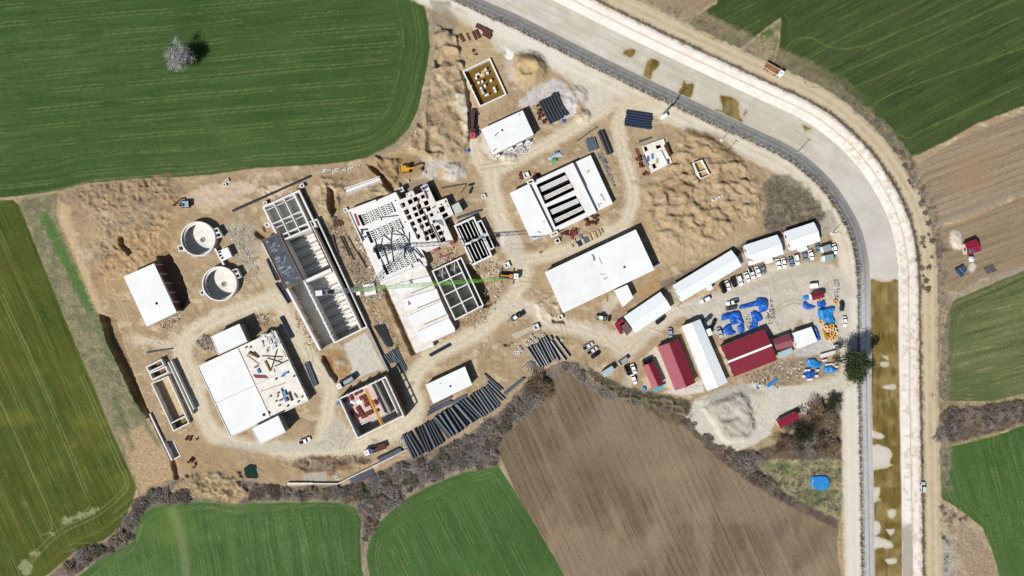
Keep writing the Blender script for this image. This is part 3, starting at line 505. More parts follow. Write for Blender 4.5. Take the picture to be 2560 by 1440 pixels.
# ================================================================ building helpers
class MB:
    def __init__(s): s.v = []; s.f = []
    def prism(s, pts, z0, z1):
        n = len(pts); A = sum(pts[i][0]*pts[(i+1) % n][1]-pts[(i+1) % n][0]*pts[i][1] for i in range(n))
        if A < 0: pts = pts[::-1]
        b = len(s.v); s.v += [(p[0], p[1], z0) for p in pts]+[(p[0], p[1], z1) for p in pts]
        s.f.append(tuple(b+i for i in range(n))[::-1]); s.f.append(tuple(b+n+i for i in range(n)))
        for i in range(n): j = (i+1) % n; s.f.append((b+i, b+j, b+n+j, b+n+i))
        return s
    def hexa(s, a, c):            # bottom quad, top quad (3-D points, counter-clockwise)
        b = len(s.v); s.v += [tuple(p) for p in a]+[tuple(p) for p in c]
        s.f += [(b+3, b+2, b+1, b), (b+4, b+5, b+6, b+7)]+[(b+i, b+(i+1) % 4, b+4+(i+1) % 4, b+4+i) for i in range(4)]
        return s
    def box(s, c, l, w, z0, z1, ang=0, tl=1., tw=1.):
        ca, sa = math.cos(ang), math.sin(ang)
        f = lambda a, b_, z: (c[0]+a*ca-b_*sa, c[1]+a*sa+b_*ca, z)
        l /= 2; w /= 2
        return s.hexa([f(-l, -w, z0), f(l, -w, z0), f(l, w, z0), f(-l, w, z0)], [f(-l*tl, -w*tw, z1), f(l*tl, -w*tw, z1), f(l*tl, w*tw, z1), f(-l*tl, w*tw, z1)])
    def bar(s, p, r, w, h):        # box beam between two points, width w, height h (centred)
        p = Vector(p); r = Vector(r); d = (r-p); L = d.length
        if L < 1e-6: return s
        d /= L; sx = d.cross(Vector((0, 0, 1)))
        if sx.length < 1e-4: sx = Vector((1, 0, 0))
        sx.normalize(); up = sx.cross(d)
        a = [p-sx*w/2-up*h/2, p+sx*w/2-up*h/2, p+sx*w/2+up*h/2, p-sx*w/2+up*h/2]; c = [v+d*L for v in a]
        b = len(s.v); s.v += [tuple(v) for v in a+c]
        s.f += [(b, b+1, b+2, b+3), (b+7, b+6, b+5, b+4)]+[(b+(i+1) % 4, b+i, b+4+i, b+4+(i+1) % 4) for i in range(4)]
        return s
    def tube(s, p, r, ra, n=8, rb=None, ri=0):
        p = Vector(p); r = Vector(r); d = (r-p).normalized(); rb = ra if rb is None else rb
        sx = d.cross(Vector((0, 0, 1)))
        if sx.length < 1e-4: sx = Vector((1, 0, 0))
        sx.normalize(); up = sx.cross(d); b = len(s.v)
        rings = [(p, ra), (r, rb)]+([(r, rb*ri), (p, ra*ri)] if ri else [])
        for c, q_ in rings:
            for i in range(n): t = 2*math.pi*i/n; s.v.append(tuple(c+sx*q_*math.cos(t)+up*q_*math.sin(t)))
        k = len(rings)
        for m in range(k if ri else 1):
            m2 = (m+1) % k
            for i in range(n): j = (i+1) % n; s.f.append((b+m*n+j, b+m*n+i, b+m2*n+i, b+m2*n+j))
        if not ri: s.f += [tuple(b+i for i in range(n)), tuple(b+n+i for i in range(n))[::-1]]
        return s
    def lathe(s, c, prof, n=32):
        b = len(s.v); k = len(prof)
        for r_, z in prof:
            for i in range(n): t = 2*math.pi*i/n; s.v.append((c[0]+r_*math.cos(t), c[1]+r_*math.sin(t), z))
        for m in range(k-1):
            for i in range(n): j = (i+1) % n; s.f.append((b+m*n+i, b+m*n+j, b+(m+1)*n+j, b+(m+1)*n+i))
        return s
    def mesh(s, name, off=(0, 0, 0), smooth=False):
        me = bpy.data.meshes.new(name); o = off
        me.from_pydata([(v[0]-o[0], v[1]-o[1], v[2]-o[2]) for v in s.v], [], s.f); me.update()
        if smooth: me.polygons.foreach_set('use_smooth', [True]*len(me.polygons))
        return me
def tag(o, label, cat, group=None, kind=None):
    o['label'] = label; o['category'] = cat
    if group: o['group'] = group
    o['kind'] = kind or 'thing'
    return o
class Thing:
    def __init__(s, name, label, cat, at, group=None, z=0.):
        p = at if isinstance(at, Vector) else W(at[0], at[1]); s.loc = Vector((p.x, p.y, z))
        s.o = bpy.data.objects.new(name, None); s.o.location = s.loc; s.o.empty_display_size = .5; COL.objects.link(s.o); tag(s.o, label, cat, group)
    def part(s, name, mb, m, label=None, parent=None, kind=None, smooth=False):
        me = mb if isinstance(mb, bpy.types.Mesh) else mb.mesh(name, s.loc, smooth)
        me.materials.append(m) if not isinstance(mb, bpy.types.Mesh) else None
        o = bpy.data.objects.new(name, me); o.parent = parent or s.o; COL.objects.link(o)
        if label: o['label'] = label
        if kind: o['kind'] = kind
        return o
    def inst(s, name, me, loc, rot=0, sc=None, parent=None):
        o = bpy.data.objects.new(name, me); o.parent = parent or s.o; o.location = Vector(loc)-s.loc; o.rotation_euler = (0, 0, rot)
        if sc: o.scale = sc
        COL.objects.link(o); return o
def solo(name, label, cat, mb, m, at, group=None, kind=None, z=0, smooth=False):
    p = at if isinstance(at, Vector) else W(*at); p = Vector((p.x, p.y, z))
    me = mb.mesh(name, p, smooth); me.materials.append(m)
    o = bpy.data.objects.new(name, me); o.location = p; COL.objects.link(o); return tag(o, label, cat, group, kind)
def copy_tree(o, loc=None, rz=None, parent=None):
    c = o.copy(); COL.objects.link(c)
    if parent: c.parent = parent
    if loc is not None: c.location = loc
    if rz is not None: c.rotation_euler = (0, 0, rz)
    for ch in list(o.children): copy_tree(ch, parent=c)
    return c
def V2(P, z): return [tuple(W(x, y, z)[:2]) for x, y in P]
def cen(P): return (sum(p[0] for p in P)/len(P), sum(p[1] for p in P)/len(P))
def lerp(a, b, t): return tuple(a[i]+(b[i]-a[i])*t for i in range(len(a)))
def bil(Q, u, v): return lerp(lerp(Q[0], Q[1], u), lerp(Q[3], Q[2], u), v)      # Q: tl, tr, br, bl
def inset(P, d):
    c = cen(P); n = len(P); out = []
    for i in range(n):
        a, b, e = Vector(P[i-1]).to_2d(), Vector(P[i]).to_2d(), Vector(P[(i+1) % n]).to_2d()
        n1 = (b-a).normalized(); n2 = (e-b).normalized(); n1 = Vector((-n1.y, n1.x)); n2 = Vector((-n2.y, n2.x)); cc = Vector(c)-b
        if n1.dot(Vector(c)-(a+b)/2) < 0: n1 = -n1
        if n2.dot(Vector(c)-(e+b)/2) < 0: n2 = -n2
        m = (n1+n2); m /= max(m.length_squared/2, .3); out.append(tuple(b+m*d))
    return out
# materials
M = dict(
 roof=mat('white_roof_concrete', (.615, .625, .625), .8, .05, .14), roof2=mat('grey_white_concrete', (.6, .6, .59), .85, .06, .3), conc=mat('concrete', (.6, .595, .575), .85, .08, .7), concd=mat('weathered_concrete', 'b5b1a8', .9, .12, .6),
 concs=mat('stained_concrete', (.58, .56, .52), .88, .12, .5), screed=mat('dusty_slab', (.6, .57, .515), .9, .12, .5), white=mat('white_sheet', (.64, .65, .655), .5, .03, .5, spec=.4), cream=mat('cream_render', 'e6dcc8', .85, .06),
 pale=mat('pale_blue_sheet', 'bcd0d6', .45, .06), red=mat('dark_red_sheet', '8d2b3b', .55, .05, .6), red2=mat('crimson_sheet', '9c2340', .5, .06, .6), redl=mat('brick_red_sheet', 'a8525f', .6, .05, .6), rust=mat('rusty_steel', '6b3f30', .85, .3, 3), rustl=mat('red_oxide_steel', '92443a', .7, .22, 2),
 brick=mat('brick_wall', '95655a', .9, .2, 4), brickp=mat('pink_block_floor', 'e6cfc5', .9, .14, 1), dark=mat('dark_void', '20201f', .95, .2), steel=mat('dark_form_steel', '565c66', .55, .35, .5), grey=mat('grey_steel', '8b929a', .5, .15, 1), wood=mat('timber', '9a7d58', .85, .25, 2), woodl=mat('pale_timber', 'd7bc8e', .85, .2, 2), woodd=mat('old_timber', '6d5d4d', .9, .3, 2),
 pipe=mat('black_plastic_pipe', '3b4149', .3, .25, .4, spec=.5), pipeg=mat('grey_blue_pipe', '67737f', .3, .2, .4, spec=.5), navy=mat('navy_pipe', '2d3850', .35, .2, .4, spec=.5), tarp=mat('blue_tarpaulin', '1565cf', .45, .16, .6, spec=.5), tarpl=mat('light_blue_tarpaulin', '2b93e0', .45, .12, .6, spec=.5), teal=mat('teal_sheet', '4fc0cf', .5, .1),
 yellow=mat('yellow_paint', 'e2a92c', .5, .1), orange=mat('orange_coil', 'e8ac55', .5, .1), lime=mat('lime_green_paint', '7ac83a', .5, .08), glass=mat('dark_glass', '1b2836', .08, .1, .5, spec=.6), tyre=mat('rubber', '1e1e1e', .9, .1), blue=mat('blue_paint', '2c62b4', .5, .12), green=mat('mint_paint', '3fbf95', .5, .08), pool=mat('dark_green_water', '12352d', .12, .12, .3, spec=.5),
 mud=mat('muddy_water', '86682c', .3, .2, .5), soil=mat('fill_soil', 'c6a873', .95, .18, .8), sand=mat('pale_fill', 'd8c196', .95, .16, .7), cell=mat('solar_cell', '24406f', .15, .15, .6, spec=.6), alu=mat('aluminium_frame', 'b9c0c8', .4, .05, metal=.4), rubw=mat('white_rubble', (.6, .59, .57), .9, .1), rubg=mat('grey_rubble', '9c9a96', .9, .2), purple=mat('grey_purple_sheet', '6f5f5e', .6, .1))
FOOT = []      # footprints kept clear of loose rubble

def wins(T, Wq, z0, z1, step, m, name='window', w=1.3, sides=(0, 1, 2, 3), zt=.82, zb=.45, prt=None):
    """openings on the walls of a quad footprint (world xy), one shared mesh"""
    me = MB().box((0, 0), w, .1, 0, (z1-z0)*(zt-zb)).mesh(name); me.materials.append(m)
    for i in sides:
        a = Vector(Wq[i]); b = Vector(Wq[(i+1) % 4]); d = b-a; n = int(d.length//step)
        for k in range(n):
            p = a+d*((k+.5)/n); T.inst(name, me, (p.x, p.y, z0+(z1-z0)*zb), math.atan2(d.y, d.x), parent=prt)
def flat_building(name, label, quad, h, mw, mr, parapet=.0, over=.25, hatch=(), winstep=4., wm=None, thick=.35, sub=None, base=0):
    T = Thing(name, label, 'building', cen(quad)); Wq = V2(quad, h); FOOT.append(V2(quad, 0))
    walls = inset(Wq, over)
    w = T.part('wall', MB().prism(walls, base-.4, h-thick), mw)
    r = T.part('roof', MB().prism(Wq, h-thick, h), mr)
    if parapet:
        for i in range(len(Wq)):
            a = Vector(Wq[i]); b = Vector(Wq[(i+1) % len(Wq)]); nn = (Vector(cen(Wq))-(a+b)/2); d = (b-a).normalized(); nn = Vector((-d.y, d.x))*(1 if Vector((-d.y, d.x)).dot(nn) > 0 else -1)
            a2 = a+nn*.16; b2 = b+nn*.16
            T.part('parapet', MB().bar((a2.x, a2.y, h+parapet/2-.01*i), (b2.x, b2.y, h+parapet/2-.01*i), .3, parapet), M['conc'], parent=r)
    for (x, y, s) in hatch: T.part('roof_hatch', MB().box(W(x, y, h), s, s, h-.05, h+.12, R(24)), M['dark'], parent=r)
    if winstep: wins(T, walls, base, h, winstep, wm or M['glass'], prt=w)
    return T, r, Wq
def gable(name, label, quad, he, hr, mr, mw, mr2=None, ridge=.5, porch=(), seam=0, capm=None, winstep=3.2, over=.3):
    """quad: eave corners a,b,c,d with the ridge running parallel to a-b"""
    T = Thing(name, label, 'building', cen(quad)); Wq = V2(quad, he); FOOT.append(V2(quad, 0)); a, b, c, d = [Vector((p[0], p[1], he)) for p in Wq]
    r0 = a.lerp(d, ridge); r1 = b.lerp(c, ridge); r0.z = r1.z = hr
    walls = inset(Wq, over); w = MB().prism(walls, -.3, he-.02)
    wa = [Vector((p[0], p[1], he-.02)) for p in walls]; g0 = wa[0].lerp(wa[3], ridge); g1 = wa[1].lerp(wa[2], ridge); g0.z = g1.z = hr-.12
    for tri in ((wa[0], wa[3], g0), (wa[1], wa[2], g1)):
        k = len(w.v); w.v += [tuple(p) for p in tri]; w.f.append((k, k+1, k+2))
    wp = T.part('wall', w, mw)
    rp = None
    for (p, q_, s, t, mm) in ((a, b, r1, r0, mr2 or mr), (c, d, r0, r1, mr)):
        n = (q_-p).cross(s-p).normalized(); n = -n if n.z < 0 else n; up = n*.09
        quad3 = [p, q_, s, t]
        if (q_-p).cross(s-p).z < 0: quad3 = quad3[::-1]
        rp = T.part('roof_panel', MB().hexa(quad3, [v+up for v in quad3]), mm)
        if seam:
            L = (q_-p).length; k = int(L/seam); sm = MB()
            for i in range(1, k): sm.bar(p.lerp(q_, i/k)+up*1.3, t.lerp(s, i/k)+up*1.3, .1, .07)
            T.part('standing_seam', sm, mm, parent=rp, kind='stuff')
    T.part('ridge_cap', MB().bar(r0+Vector((0, 0, .1)), r1+Vector((0, 0, .1)), .9 if capm else .35, .1), capm or mr)
    if winstep: wins(T, walls, 0, he, winstep, M['glass'], prt=wp)
    for P in porch:
        Wp = V2(P, 2.4); T.part('porch', MB().prism(inset(Wp, .15), -.2, 2.3), mw); T.part('porch_roof', MB().prism(Wp, 2.3, 2.42), mr)
    return T
def wallrun(T, segs, th, z0, z1, m, name='wall', ref=None):
    """walls given by the survey line of their tops"""
    for i, s in enumerate(segs):
        t = s[2] if len(s) > 2 else th; zz = (s[3] if len(s) > 3 else z1)-.004*(i % 7); a = W(*s[0], ref if ref is not None else zz); b = W(*s[1], ref if ref is not None else zz)
        a.z = b.z = 0; d = (b-a).normalized()*t*.49*(1 if i % 2 == 0 else -1)*0
        T.part(name, MB().bar(Vector((a.x, a.y, (z0+zz)/2)), Vector((b.x, b.y, (z0+zz)/2)), t, zz-z0), m)
def ring_walls(T, quad, th, z0, z1, m, name='wall'):
    q_ = V2(quad, z1); qi = inset(q_, th/2); n = len(qi)
    for i in range(n):
        a = Vector(qi[i]); b = Vector(qi[(i+1) % n]); d = (b-a).normalized(); a = a-d*th/2; b = b-d*th/2 ; 
        T.part(name, MB().bar((a.x, a.y, (z0+z1)/2), (b.x, b.y, (z0+z1)/2), th, z1-z0), m)
    return inset(q_, th)
def holed(outer, holes, z0, z1):
    """slab with openings, world xy"""
    rings = [list(outer)]+[list(h_) for h_ in holes]; vs = []; es = []
    for r in rings:
        b = len(vs); vs += [Vector(p[:2]) for p in r]; es += [(b+i, b+(i+1) % len(r)) for i in range(len(r))]
    ov, oe, of, *_ = delaunay_2d_cdt(vs, es, [], 0, 1e-4)
    def ins(p, poly):
        c = False; n = len(poly)
        for i in range(n):
            (x1, y1), (x2, y2) = poly[i][:2], poly[(i+1) % n][:2]
            if (y1 > p[1]) != (y2 > p[1]) and p[0] < (x2-x1)*(p[1]-y1)/(y2-y1)+x1: c = not c
        return c
    mb = MB(); n = len(ov); mb.v = [(p.x, p.y, z1) for p in ov]+[(p.x, p.y, z0) for p in ov]
    for f in of:
        c = sum((ov[i] for i in f), Vector((0, 0)))/len(f)
        if ins(c, rings[0]) and not any(ins(c, h_) for h_ in rings[1:]):
            if (ov[f[1]]-ov[f[0]]).cross(ov[f[2]]-ov[f[0]]) < 0: f = f[::-1]
            mb.f.append(tuple(f)); mb.f.append(tuple(i+n for i in f)[::-1])
    for r in rings:
        for i in range(len(r)):
            a, b = r[i], r[(i+1) % len(r)]; k = len(mb.v); mb.v += [(a[0], a[1], z0), (b[0], b[1], z0), (b[0], b[1], z1), (a[0], a[1], z1)]; mb.f.append((k, k+1, k+2, k+3))
    return mb
def blob(poly, h, seed, step=.55, edge=1., wr=.25, z0=0., flat=.7):
    """lumpy sheet or heap over an outline given in world xy; closed down to the ground"""
    rr = np.random.RandomState(seed); P = np.array(poly); lo = P.min(0); hi = P.max(0)
    gxx, gyy = np.meshgrid(np.arange(lo[0]+step/2, hi[0], step), np.arange(lo[1]+step/2, hi[1], step))
    gxx = gxx.ravel()+rr.uniform(-.2, .2, gxx.size)*step; gyy = gyy.ravel()+rr.uniform(-.2, .2, gyy.size)*step
    d = sdpoly(P, gxx.astype(np.float32), gyy.astype(np.float32)); k = d < -step*.45; pts = np.stack([gxx[k], gyy[k]], 1); dd = -d[k]
    n = len(P); vs = [Vector(p) for p in P]+[Vector(p) for p in pts]
    ov, oe, of, ovi, *_ = delaunay_2d_cdt(vs, [(i, (i+1) % n) for i in range(n)], [], 1, 1e-5)
    mb = MB(); a = rr.uniform(0, 3); ca, sa = math.cos(a), math.sin(a); NN = fbm(pts[:, 0]/2.2, pts[:, 1]/2.2, 3, seed); WV = vn((pts[:, 0]*ca+pts[:, 1]*sa)/.5, (-pts[:, 0]*sa+pts[:, 1]*ca)/2.5, seed+3)
    for i, p in enumerate(ov):
        o = min(ovi[i]) if ovi[i] else 0
        if o < n: z = z0+.04
        else:
            e = min(dd[o-n]/edge, 1); nn = NN[o-n]; wv = WV[o-n]
            z = z0+h*math.sqrt(e)*(flat+(1-flat)*2*(nn-.15))+wr*(wv-.4)
        mb.v.append((p.x, p.y, max(z, z0+.03)))
    for f in of:
        f = list(f)
        if (ov[f[1]]-ov[f[0]]).cross(ov[f[2]]-ov[f[0]]) < 0: f = f[::-1]
        mb.f.append(tuple(f))
    b = len(mb.v); mb.v += [(p[0], p[1], z0-.3) for p in P]; idx = {}
    for i in range(len(ov)):
        for o in ovi[i]:
            if o < n: idx[o] = i
    for i in range(n):
        j = (i+1) % n
        if i in idx and j in idx: mb.f.append((b+i, b+j, idx[j], idx[i]))
    return mb
_cyl = {}
def unit_pipe(m, hollow=True):
    k = (m.name, hollow)
    if k not in _cyl:
        me = MB().tube((-.5, 0, 0), (.5, 0, 0), 1., 14, ri=.86 if hollow else 0).mesh('pipe', smooth=False); me.materials.append(m); _cyl[k] = me
    return _cyl[k]
def pipe(p, q_, r, m, label, group, name='pipe', z=None, cat='pipe', hollow=True):
    a = W(*p); b = W(*q_); d = b-a; c = (a+b)/2
    o = bpy.data.objects.new(name, unit_pipe(m, hollow)); o.location = (c.x, c.y, r if z is None else z); o.rotation_euler = (0, 0, math.atan2(d.y, d.x)); o.scale = (d.length, r, r)
    COL.objects.link(o); return tag(o, label, cat, group)
def bundle(P, n, r, m, label, group, jit=.6, layers=1, name='pipe', cat='pipe'):
    """P: start-left, start-right, end-right, end-left: pipes run from the start edge to the end edge"""
    rr = random.Random(n*7+int(P[0][0]))
    for i in range(n):
        t = (i+.5)/n; a = lerp(P[0], P[1], t); b = lerp(P[3], P[2], t); d = rr.uniform(-jit, jit)*3; L = math.hypot(b[0]-a[0], b[1]-a[1]); u = ((b[0]-a[0])/L, (b[1]-a[1])/L)
        pipe((a[0]+u[0]*d, a[1]+u[1]*d), (b[0]+u[0]*d, b[1]+u[1]*d), r, m, label, group, name, cat=cat)
    for l in range(1, layers):
        for i in range(n-l):
            t = (i+.5+l*.5)/n; a = lerp(P[0], P[1], t); b = lerp(P[3], P[2], t); pipe(a, b, r, m, label, group, name, z=r+l*r*1.72, cat=cat)
# ================================================================ CONCRETE WORKS
SA = R(24.2)        # the works are turned about 24 degrees
# ---- western hall
qd = q(240, 600, 4.8, [(330, 440), (695, 280), (968, 868), (610, 1040)])
T, r, Wq = flat_building('service_hall', 'long white flat-roofed hall with brick infill wall beside the two round tanks', qd, 5.5, M['cream'], M['roof'], hatch=[(391.5, 758.5, 1.)], winstep=0, base=-2.5)
a, b = Vector(Wq[1]), Vector(Wq[2]); d = (b-a); nn = Vector((d.y, -d.x)).normalized(); nn = nn if nn.x > 0 else -nn
for i in range(6):
    p = a+d*(.02+.96*i/5)-nn*.15; T.part('column', MB().box(p, .45, .45, -2.5, 5.15, math.atan2(d.y, d.x)), M['conc'])
for i in range(5):
    p = a+d*(.02+.96*(i+.5)/5)-nn*.18; w_ = T.part('brick_panel', MB().box(p, d.length*.96/5-.5, .2, -2.5, 5.1 if i in (0, 4) else 3.2, math.atan2(d.y, d.x)), M['brick'])
    if i in (1, 4): T.part('window', MB().box(p+nn*.06, 1.2, .16, .6, 2., math.atan2(d.y, d.x)), M['dark'], parent=w_)
pit(qd, -2.5, 5.5)
# ---- round tanks
def tank(c, label, boxes):
    T = Thing('round_tank', label, 'tank', c, 'round concrete tanks'); R_ = 7.55; z1 = 3.; zf = -1.7; o = W(*c, z1)
    T.part('wall', MB().lathe(o, [(R_-.5, zf-.3), (R_-.5, z1), (R_, z1), (R_, -2.2)], 64), M['conc'], smooth=False)
    T.part('inner_ledge', MB().lathe(o, [(R_-.5, z1-.9), (R_-1.15, z1-.9), (R_-1.15, z1-1.5), (R_-.5, z1-1.5)], 64), M['concs'])
    fl = T.part('floor', MB().lathe(o, [(R_-.4, zf+.35), (1.2, zf), (.9, zf-.5), (0.01, zf-.5)], 64), M['concs']); FOOT.append([(o.x+7.6*math.cos(t), o.y+7.6*math.sin(t)) for t in [i*.52 for i in range(12)]])
    T.part('hub', MB().lathe(o, [(1.0, zf-.4), (1.0, zf+.15), (.7, zf+.15), (.6, zf-.3), (0.01, zf-.3)], 24), M['concd'], parent=fl)
    for P, n in boxes:
        bx = V2(P, 2.6); holes = []
        for k in range(n):
            sub = [bil(bx, (k+u)/n, v) for u, v in ((.0, .0), (1., .0), (1., 1.), (.0, 1.))]; holes.append(inset(sub, .35))
        bo = T.part('valve_box', holed(bx, holes, -.4, 2.6), M['conc'])
        T.part('box_floor', MB().prism(inset(bx, .2), -.4, .1), M['dark'], parent=bo)
    P = [(c[0]+43*math.cos(i*math.pi/12), c[1]+43*math.sin(i*math.pi/12)) for i in range(24)]; pit(P, -2.6, 3)
tank((494.8, 597), 'round open concrete tank nearer the yellow excavator, with bright sunlit floor', [(q(400, 420, 4.8, [(745, 815), (688, 712), (632, 735), (665, 850)]), 2), (q(400, 420, 4.8, [(205, 942), (275, 920), (292, 990), (225, 1002)]), 1)])
tank((548.3, 709.4), 'round open concrete tank beside the site road, with stains on its floor', [(q(240, 600, 4.8, [(1740, 445), (1688, 338), (1625, 362), (1682, 470)]), 2), (q(240, 600, 4.8, [(1238, 612), (1290, 600), (1302, 650), (1258, 668)]), 1)])
T, r, _ = flat_building('valve_house', 'small white flat-roofed cabin standing between the two round tanks', q(400, 420, 4.8, [(695, 1000), (810, 948), (862, 1062), (748, 1118)]), 2.6, M['conc'], M['roof'], winstep=0)
for x, y in ((718, 1010), (725, 1050), (748, 1080)): T.part('roof_opening', MB().box(W(*q(400, 420, 4.8, [(x, y)])[0], 2.6), 1.2, .8, 2.5, 2.66, SA), M['dark'], parent=r)
wallrun(T, [q(400, 420, 4.8, [(655, 965), (765, 1165)])], .7, 0, 2., M['conc'])
# ---- six-cell basin at the north end
Q6 = [(655, 517), (748, 474), (792, 566), (699, 606)]
T = Thing('cell_basin', 'white concrete basin of six open cells beside the long black pipe', 'basin', cen(Q6)); FOOT.append(V2(Q6, 0)); pit(Q6, -3.2, 2.4)
ring_walls(T, Q6, .75, -3.5, 2.4, M['conc'])
L = lambda u0, v0, u1, v1, t=.4: (bil(Q6, u0, v0), bil(Q6, u1, v1), t)
wallrun(T, [L(.83, .02, .83, .98, .8), L(.02, .5, .82, .5), L(.29, .02, .29, .98), L(.56, .02, .56, .98)], .4, -3.4, 2.38, M['conc'])
T.part('floor', MB().prism(inset(V2(Q6, 2.4), .4), -3.3, -3.0), M['concs'])
me = None
for i, (u, v) in enumerate(((.43, .12), (.16, .12), (.7, .12), (.43, .62), (.16, .62), (.7, .62))):
    p = W(*bil(Q6, u, v), 2.4); T.part('cross_beam', MB().box(p, 3.4, .3, 1.5, 1.9, SA), M['conc'])
for P in (q(400, 420, 4.8, [(1232, 410), (1275, 392), (1290, 430), (1245, 448)]), q(400, 420, 4.8, [(1668, 200), (1715, 180), (1735, 220), (1690, 242)])):
    W4 = V2(P, 1.5); solo('shaft_box', 'open square concrete shaft at the %s of the six-cell basin' % ('west corner' if P[0][0] < 700 else 'north-east corner'), 'shaft', holed(W4, [inset(W4, .35)], -.4, 1.5), M['conc'], cen(P), 'square concrete shafts'); pit(P, -1., 1.5)
# ---- long aeration basin
p1a, p1b = (712, 722), (797, 876); w2a, w2b = (703, 588), (836, 857); w3a, w3b = (775, 556), (902, 824); w4a, w4b = (792, 548), (917, 817); p0 = (656, 608)
BQ = [p0, w4a, w4b, (800, 874)]
T = Thing('long_basin', 'long concrete basin of parallel bays under construction, half decked with dark formwork', 'basin', cen(BQ)); FOOT.append(V2(BQ, 0)); pit([p0, (792, 550), (917, 818), (800, 872)], -6.3, 2.)
Z1 = 2.2; ZF = -5.4
wallrun(T, [(p0, (800, 876), 1.0), (w2a, w2b, .7), (w3a, w3b, .7), (w4a, w4b, .5), (w2a, w4a, .6), (w2b, w4b, .6), ((765, 703), (828, 674), 1.4)], .7, -6., Z1, M['conc'])
wallrun(T, [((800, 876), (836, 857), .6, 0.)], .6, -4.2, 0, M['concd'])
T.part('floor', MB().prism(V2([p0, w4a, w4b, (800, 874)], ZF), -6.2, ZF), M['concs'])
T.part('channel_floor', MB().prism(V2([lerp(w3a, w3b, .01), lerp(w4a, w4b, .01), lerp(w4a, w4b, .99), lerp(w3a, w3b, .99)], -5), ZF+.01, -5.), M['dark'])
for k in range(24):
    v = .03+.945*(k+.5)/24
    if abs(v-.5) < .03: continue
    a, b = W(*lerp(w2a, w2b, v), ZF), W(*lerp(w3a, w3b, v), ZF); T.part('baffle', MB().bar(a.lerp(b, .06)+Vector((0, 0, .3)), b.lerp(a, .05)+Vector((0, 0, .3)), .55, .9), M['concd'] if k % 2 else M['conc'])
for k in range(13):
    p = W(*lerp(w2a, w2b, .47+.5*k/12), Z1); T.part('pillar_stub', MB().box(p+Vector((.9, -.1, 0)), .35, .35, Z1-.5, Z1+.35, SA), M['conc'])
for k in range(4):
    p = W(*lerp(w2a, w2b, .55+.13*k), Z1); T.part('bracket', MB().box(p, .9, .8, Z1, Z1+.4, SA), M['conc']); p = W(*lerp(w3a, w3b, .55+.12*k), Z1); T.part('bracket', MB().box(p, .7, .7, Z1, Z1+.35, SA), M['conc'])
DQ = [(655, 601), (697, 583), (757, 702), (714, 722)]; zd = 3.0
dk = T.part('form_deck', MB().prism(V2(DQ, zd), zd-.5, zd), M['steel'])
rr = random.Random(11)
for i in range(64):
    u, v = rr.uniform(.12, .7), rr.uniform(.03, .94); w_ = rr.uniform(.12, .3); p = W(*bil(DQ, u+w_/2*.8, v), zd); T.part('deck_board', MB().box(p, w_*8, rr.uniform(.35, 1.), zd, zd+.05+.002*i, SA), mat('film_faced_board_%d' % (i % 4), ('7d8996', '5c6672', '98a5b3', '464c57')[i % 4], .45, .15, 1), parent=dk)
for a, b in ((0, 1), (1, 2), (2, 3), (3, 0)):
    p_, q_ = W(*DQ[a], zd), W(*DQ[b], zd); T.part('edge_timber', MB().bar(p_+Vector((0, 0, .12)), q_+Vector((0, 0, .12)), .35, .3), M['wood'], parent=dk)
def spikes(T, a, b, step, h, out, m, z, name='starter_bar', parent=None, w=.07):
    a = W(*a, z); b = W(*b, z); n = int((b-a).length/step); mb = MB(); d = (b-a).normalized(); nn = Vector((d.y, -d.x, 0))
    for i in range(n): p = a.lerp(b, (i+.5)/n); e = p+nn*out*rr.uniform(.6, 1.2)+Vector((0, 0, h*rr.uniform(.7, 1.1))); mb.bar(p, e, w, w)
    return T.part(name, mb, m, parent=parent, kind='stuff')
spikes(T, DQ[1], DQ[2], .7, .5, -1.2, M['rustl'], zd-.3); spikes(T, DQ[0], DQ[3], .8, .3, 1.3, M['rustl'], zd-.5); spikes(T, DQ[2], DQ[3], .5, .4, -.8, M['woodl'], zd-.3); spikes(T, w3a, lerp(w3a, w3b, .48), 1.1, .8, .2, M['rust'], Z1); spikes(T, w4a, w4b, 1.6, .9, .1, M['grey'], Z1)
for o_ in (-.4, .45): a_, b_ = W(*w3a, Z1), W(*lerp(w3a, w3b, .46), Z1); T.part('form_timber', MB().bar(a_+Vector((o_, o_*.4, .2)), b_+Vector((o_, o_*.4, .2)), .15, .4), M['wood'])
a_, b_ = W(918, 818), W(972, 932); solo('concrete_conduit', 'narrow grey concrete conduit running south beside the smooth screed pad', 'conduit', MB().bar(a_+Vector((0, 0, .6)), b_+Vector((0, 0, .6)), 1.3, 1.6), M['concd'], (945, 875))
# ---- lattice filter deck (A) and the slab with square openings (B)
A = [(872, 531), (989, 480), (1069, 658), (951, 709)]; ZA = 3.2
T = Thing('filter_deck', 'white concrete deck pierced by four rows of slatted filter slots', 'filter deck', cen(A)); WA = V2(A, ZA); FOOT.append(V2(A, 0)); pit(A, -2.5, ZA)
rowsA = [q(840, 500, 8, P) for P in ([(505, 290), (1115, 35), (1210, 225), (600, 500)], [(672, 618), (1272, 362), (1368, 560), (770, 830)], [(832, 942), (1400, 690), (1510, 890), (930, 1152)], [(990, 1275), (1555, 1030), (1660, 1232), (1090, 1478)])]
sides = [q(840, 500, 8, P) for P in ([(432, 308), (492, 285), (590, 498), (535, 525)], [(592, 640), (655, 620), (755, 845), (695, 865)], [(755, 970), (818, 945), (912, 1165), (850, 1195)], [(915, 1305), (975, 1282), (1070, 1480), (1010, 1500)])]
deck = T.part('deck', holed(WA, [V2(P, ZA) for P in rowsA+sides], ZA-.5, ZA), M['roof2'])
T.part('wall', holed(inset(WA, .02), [inset(WA, .5)], -2.5, ZA-.51), M['conc']); T.part('tank_floor', MB().prism(inset(WA, .1), -2.6, -1.2), M['concd'])
slat = None
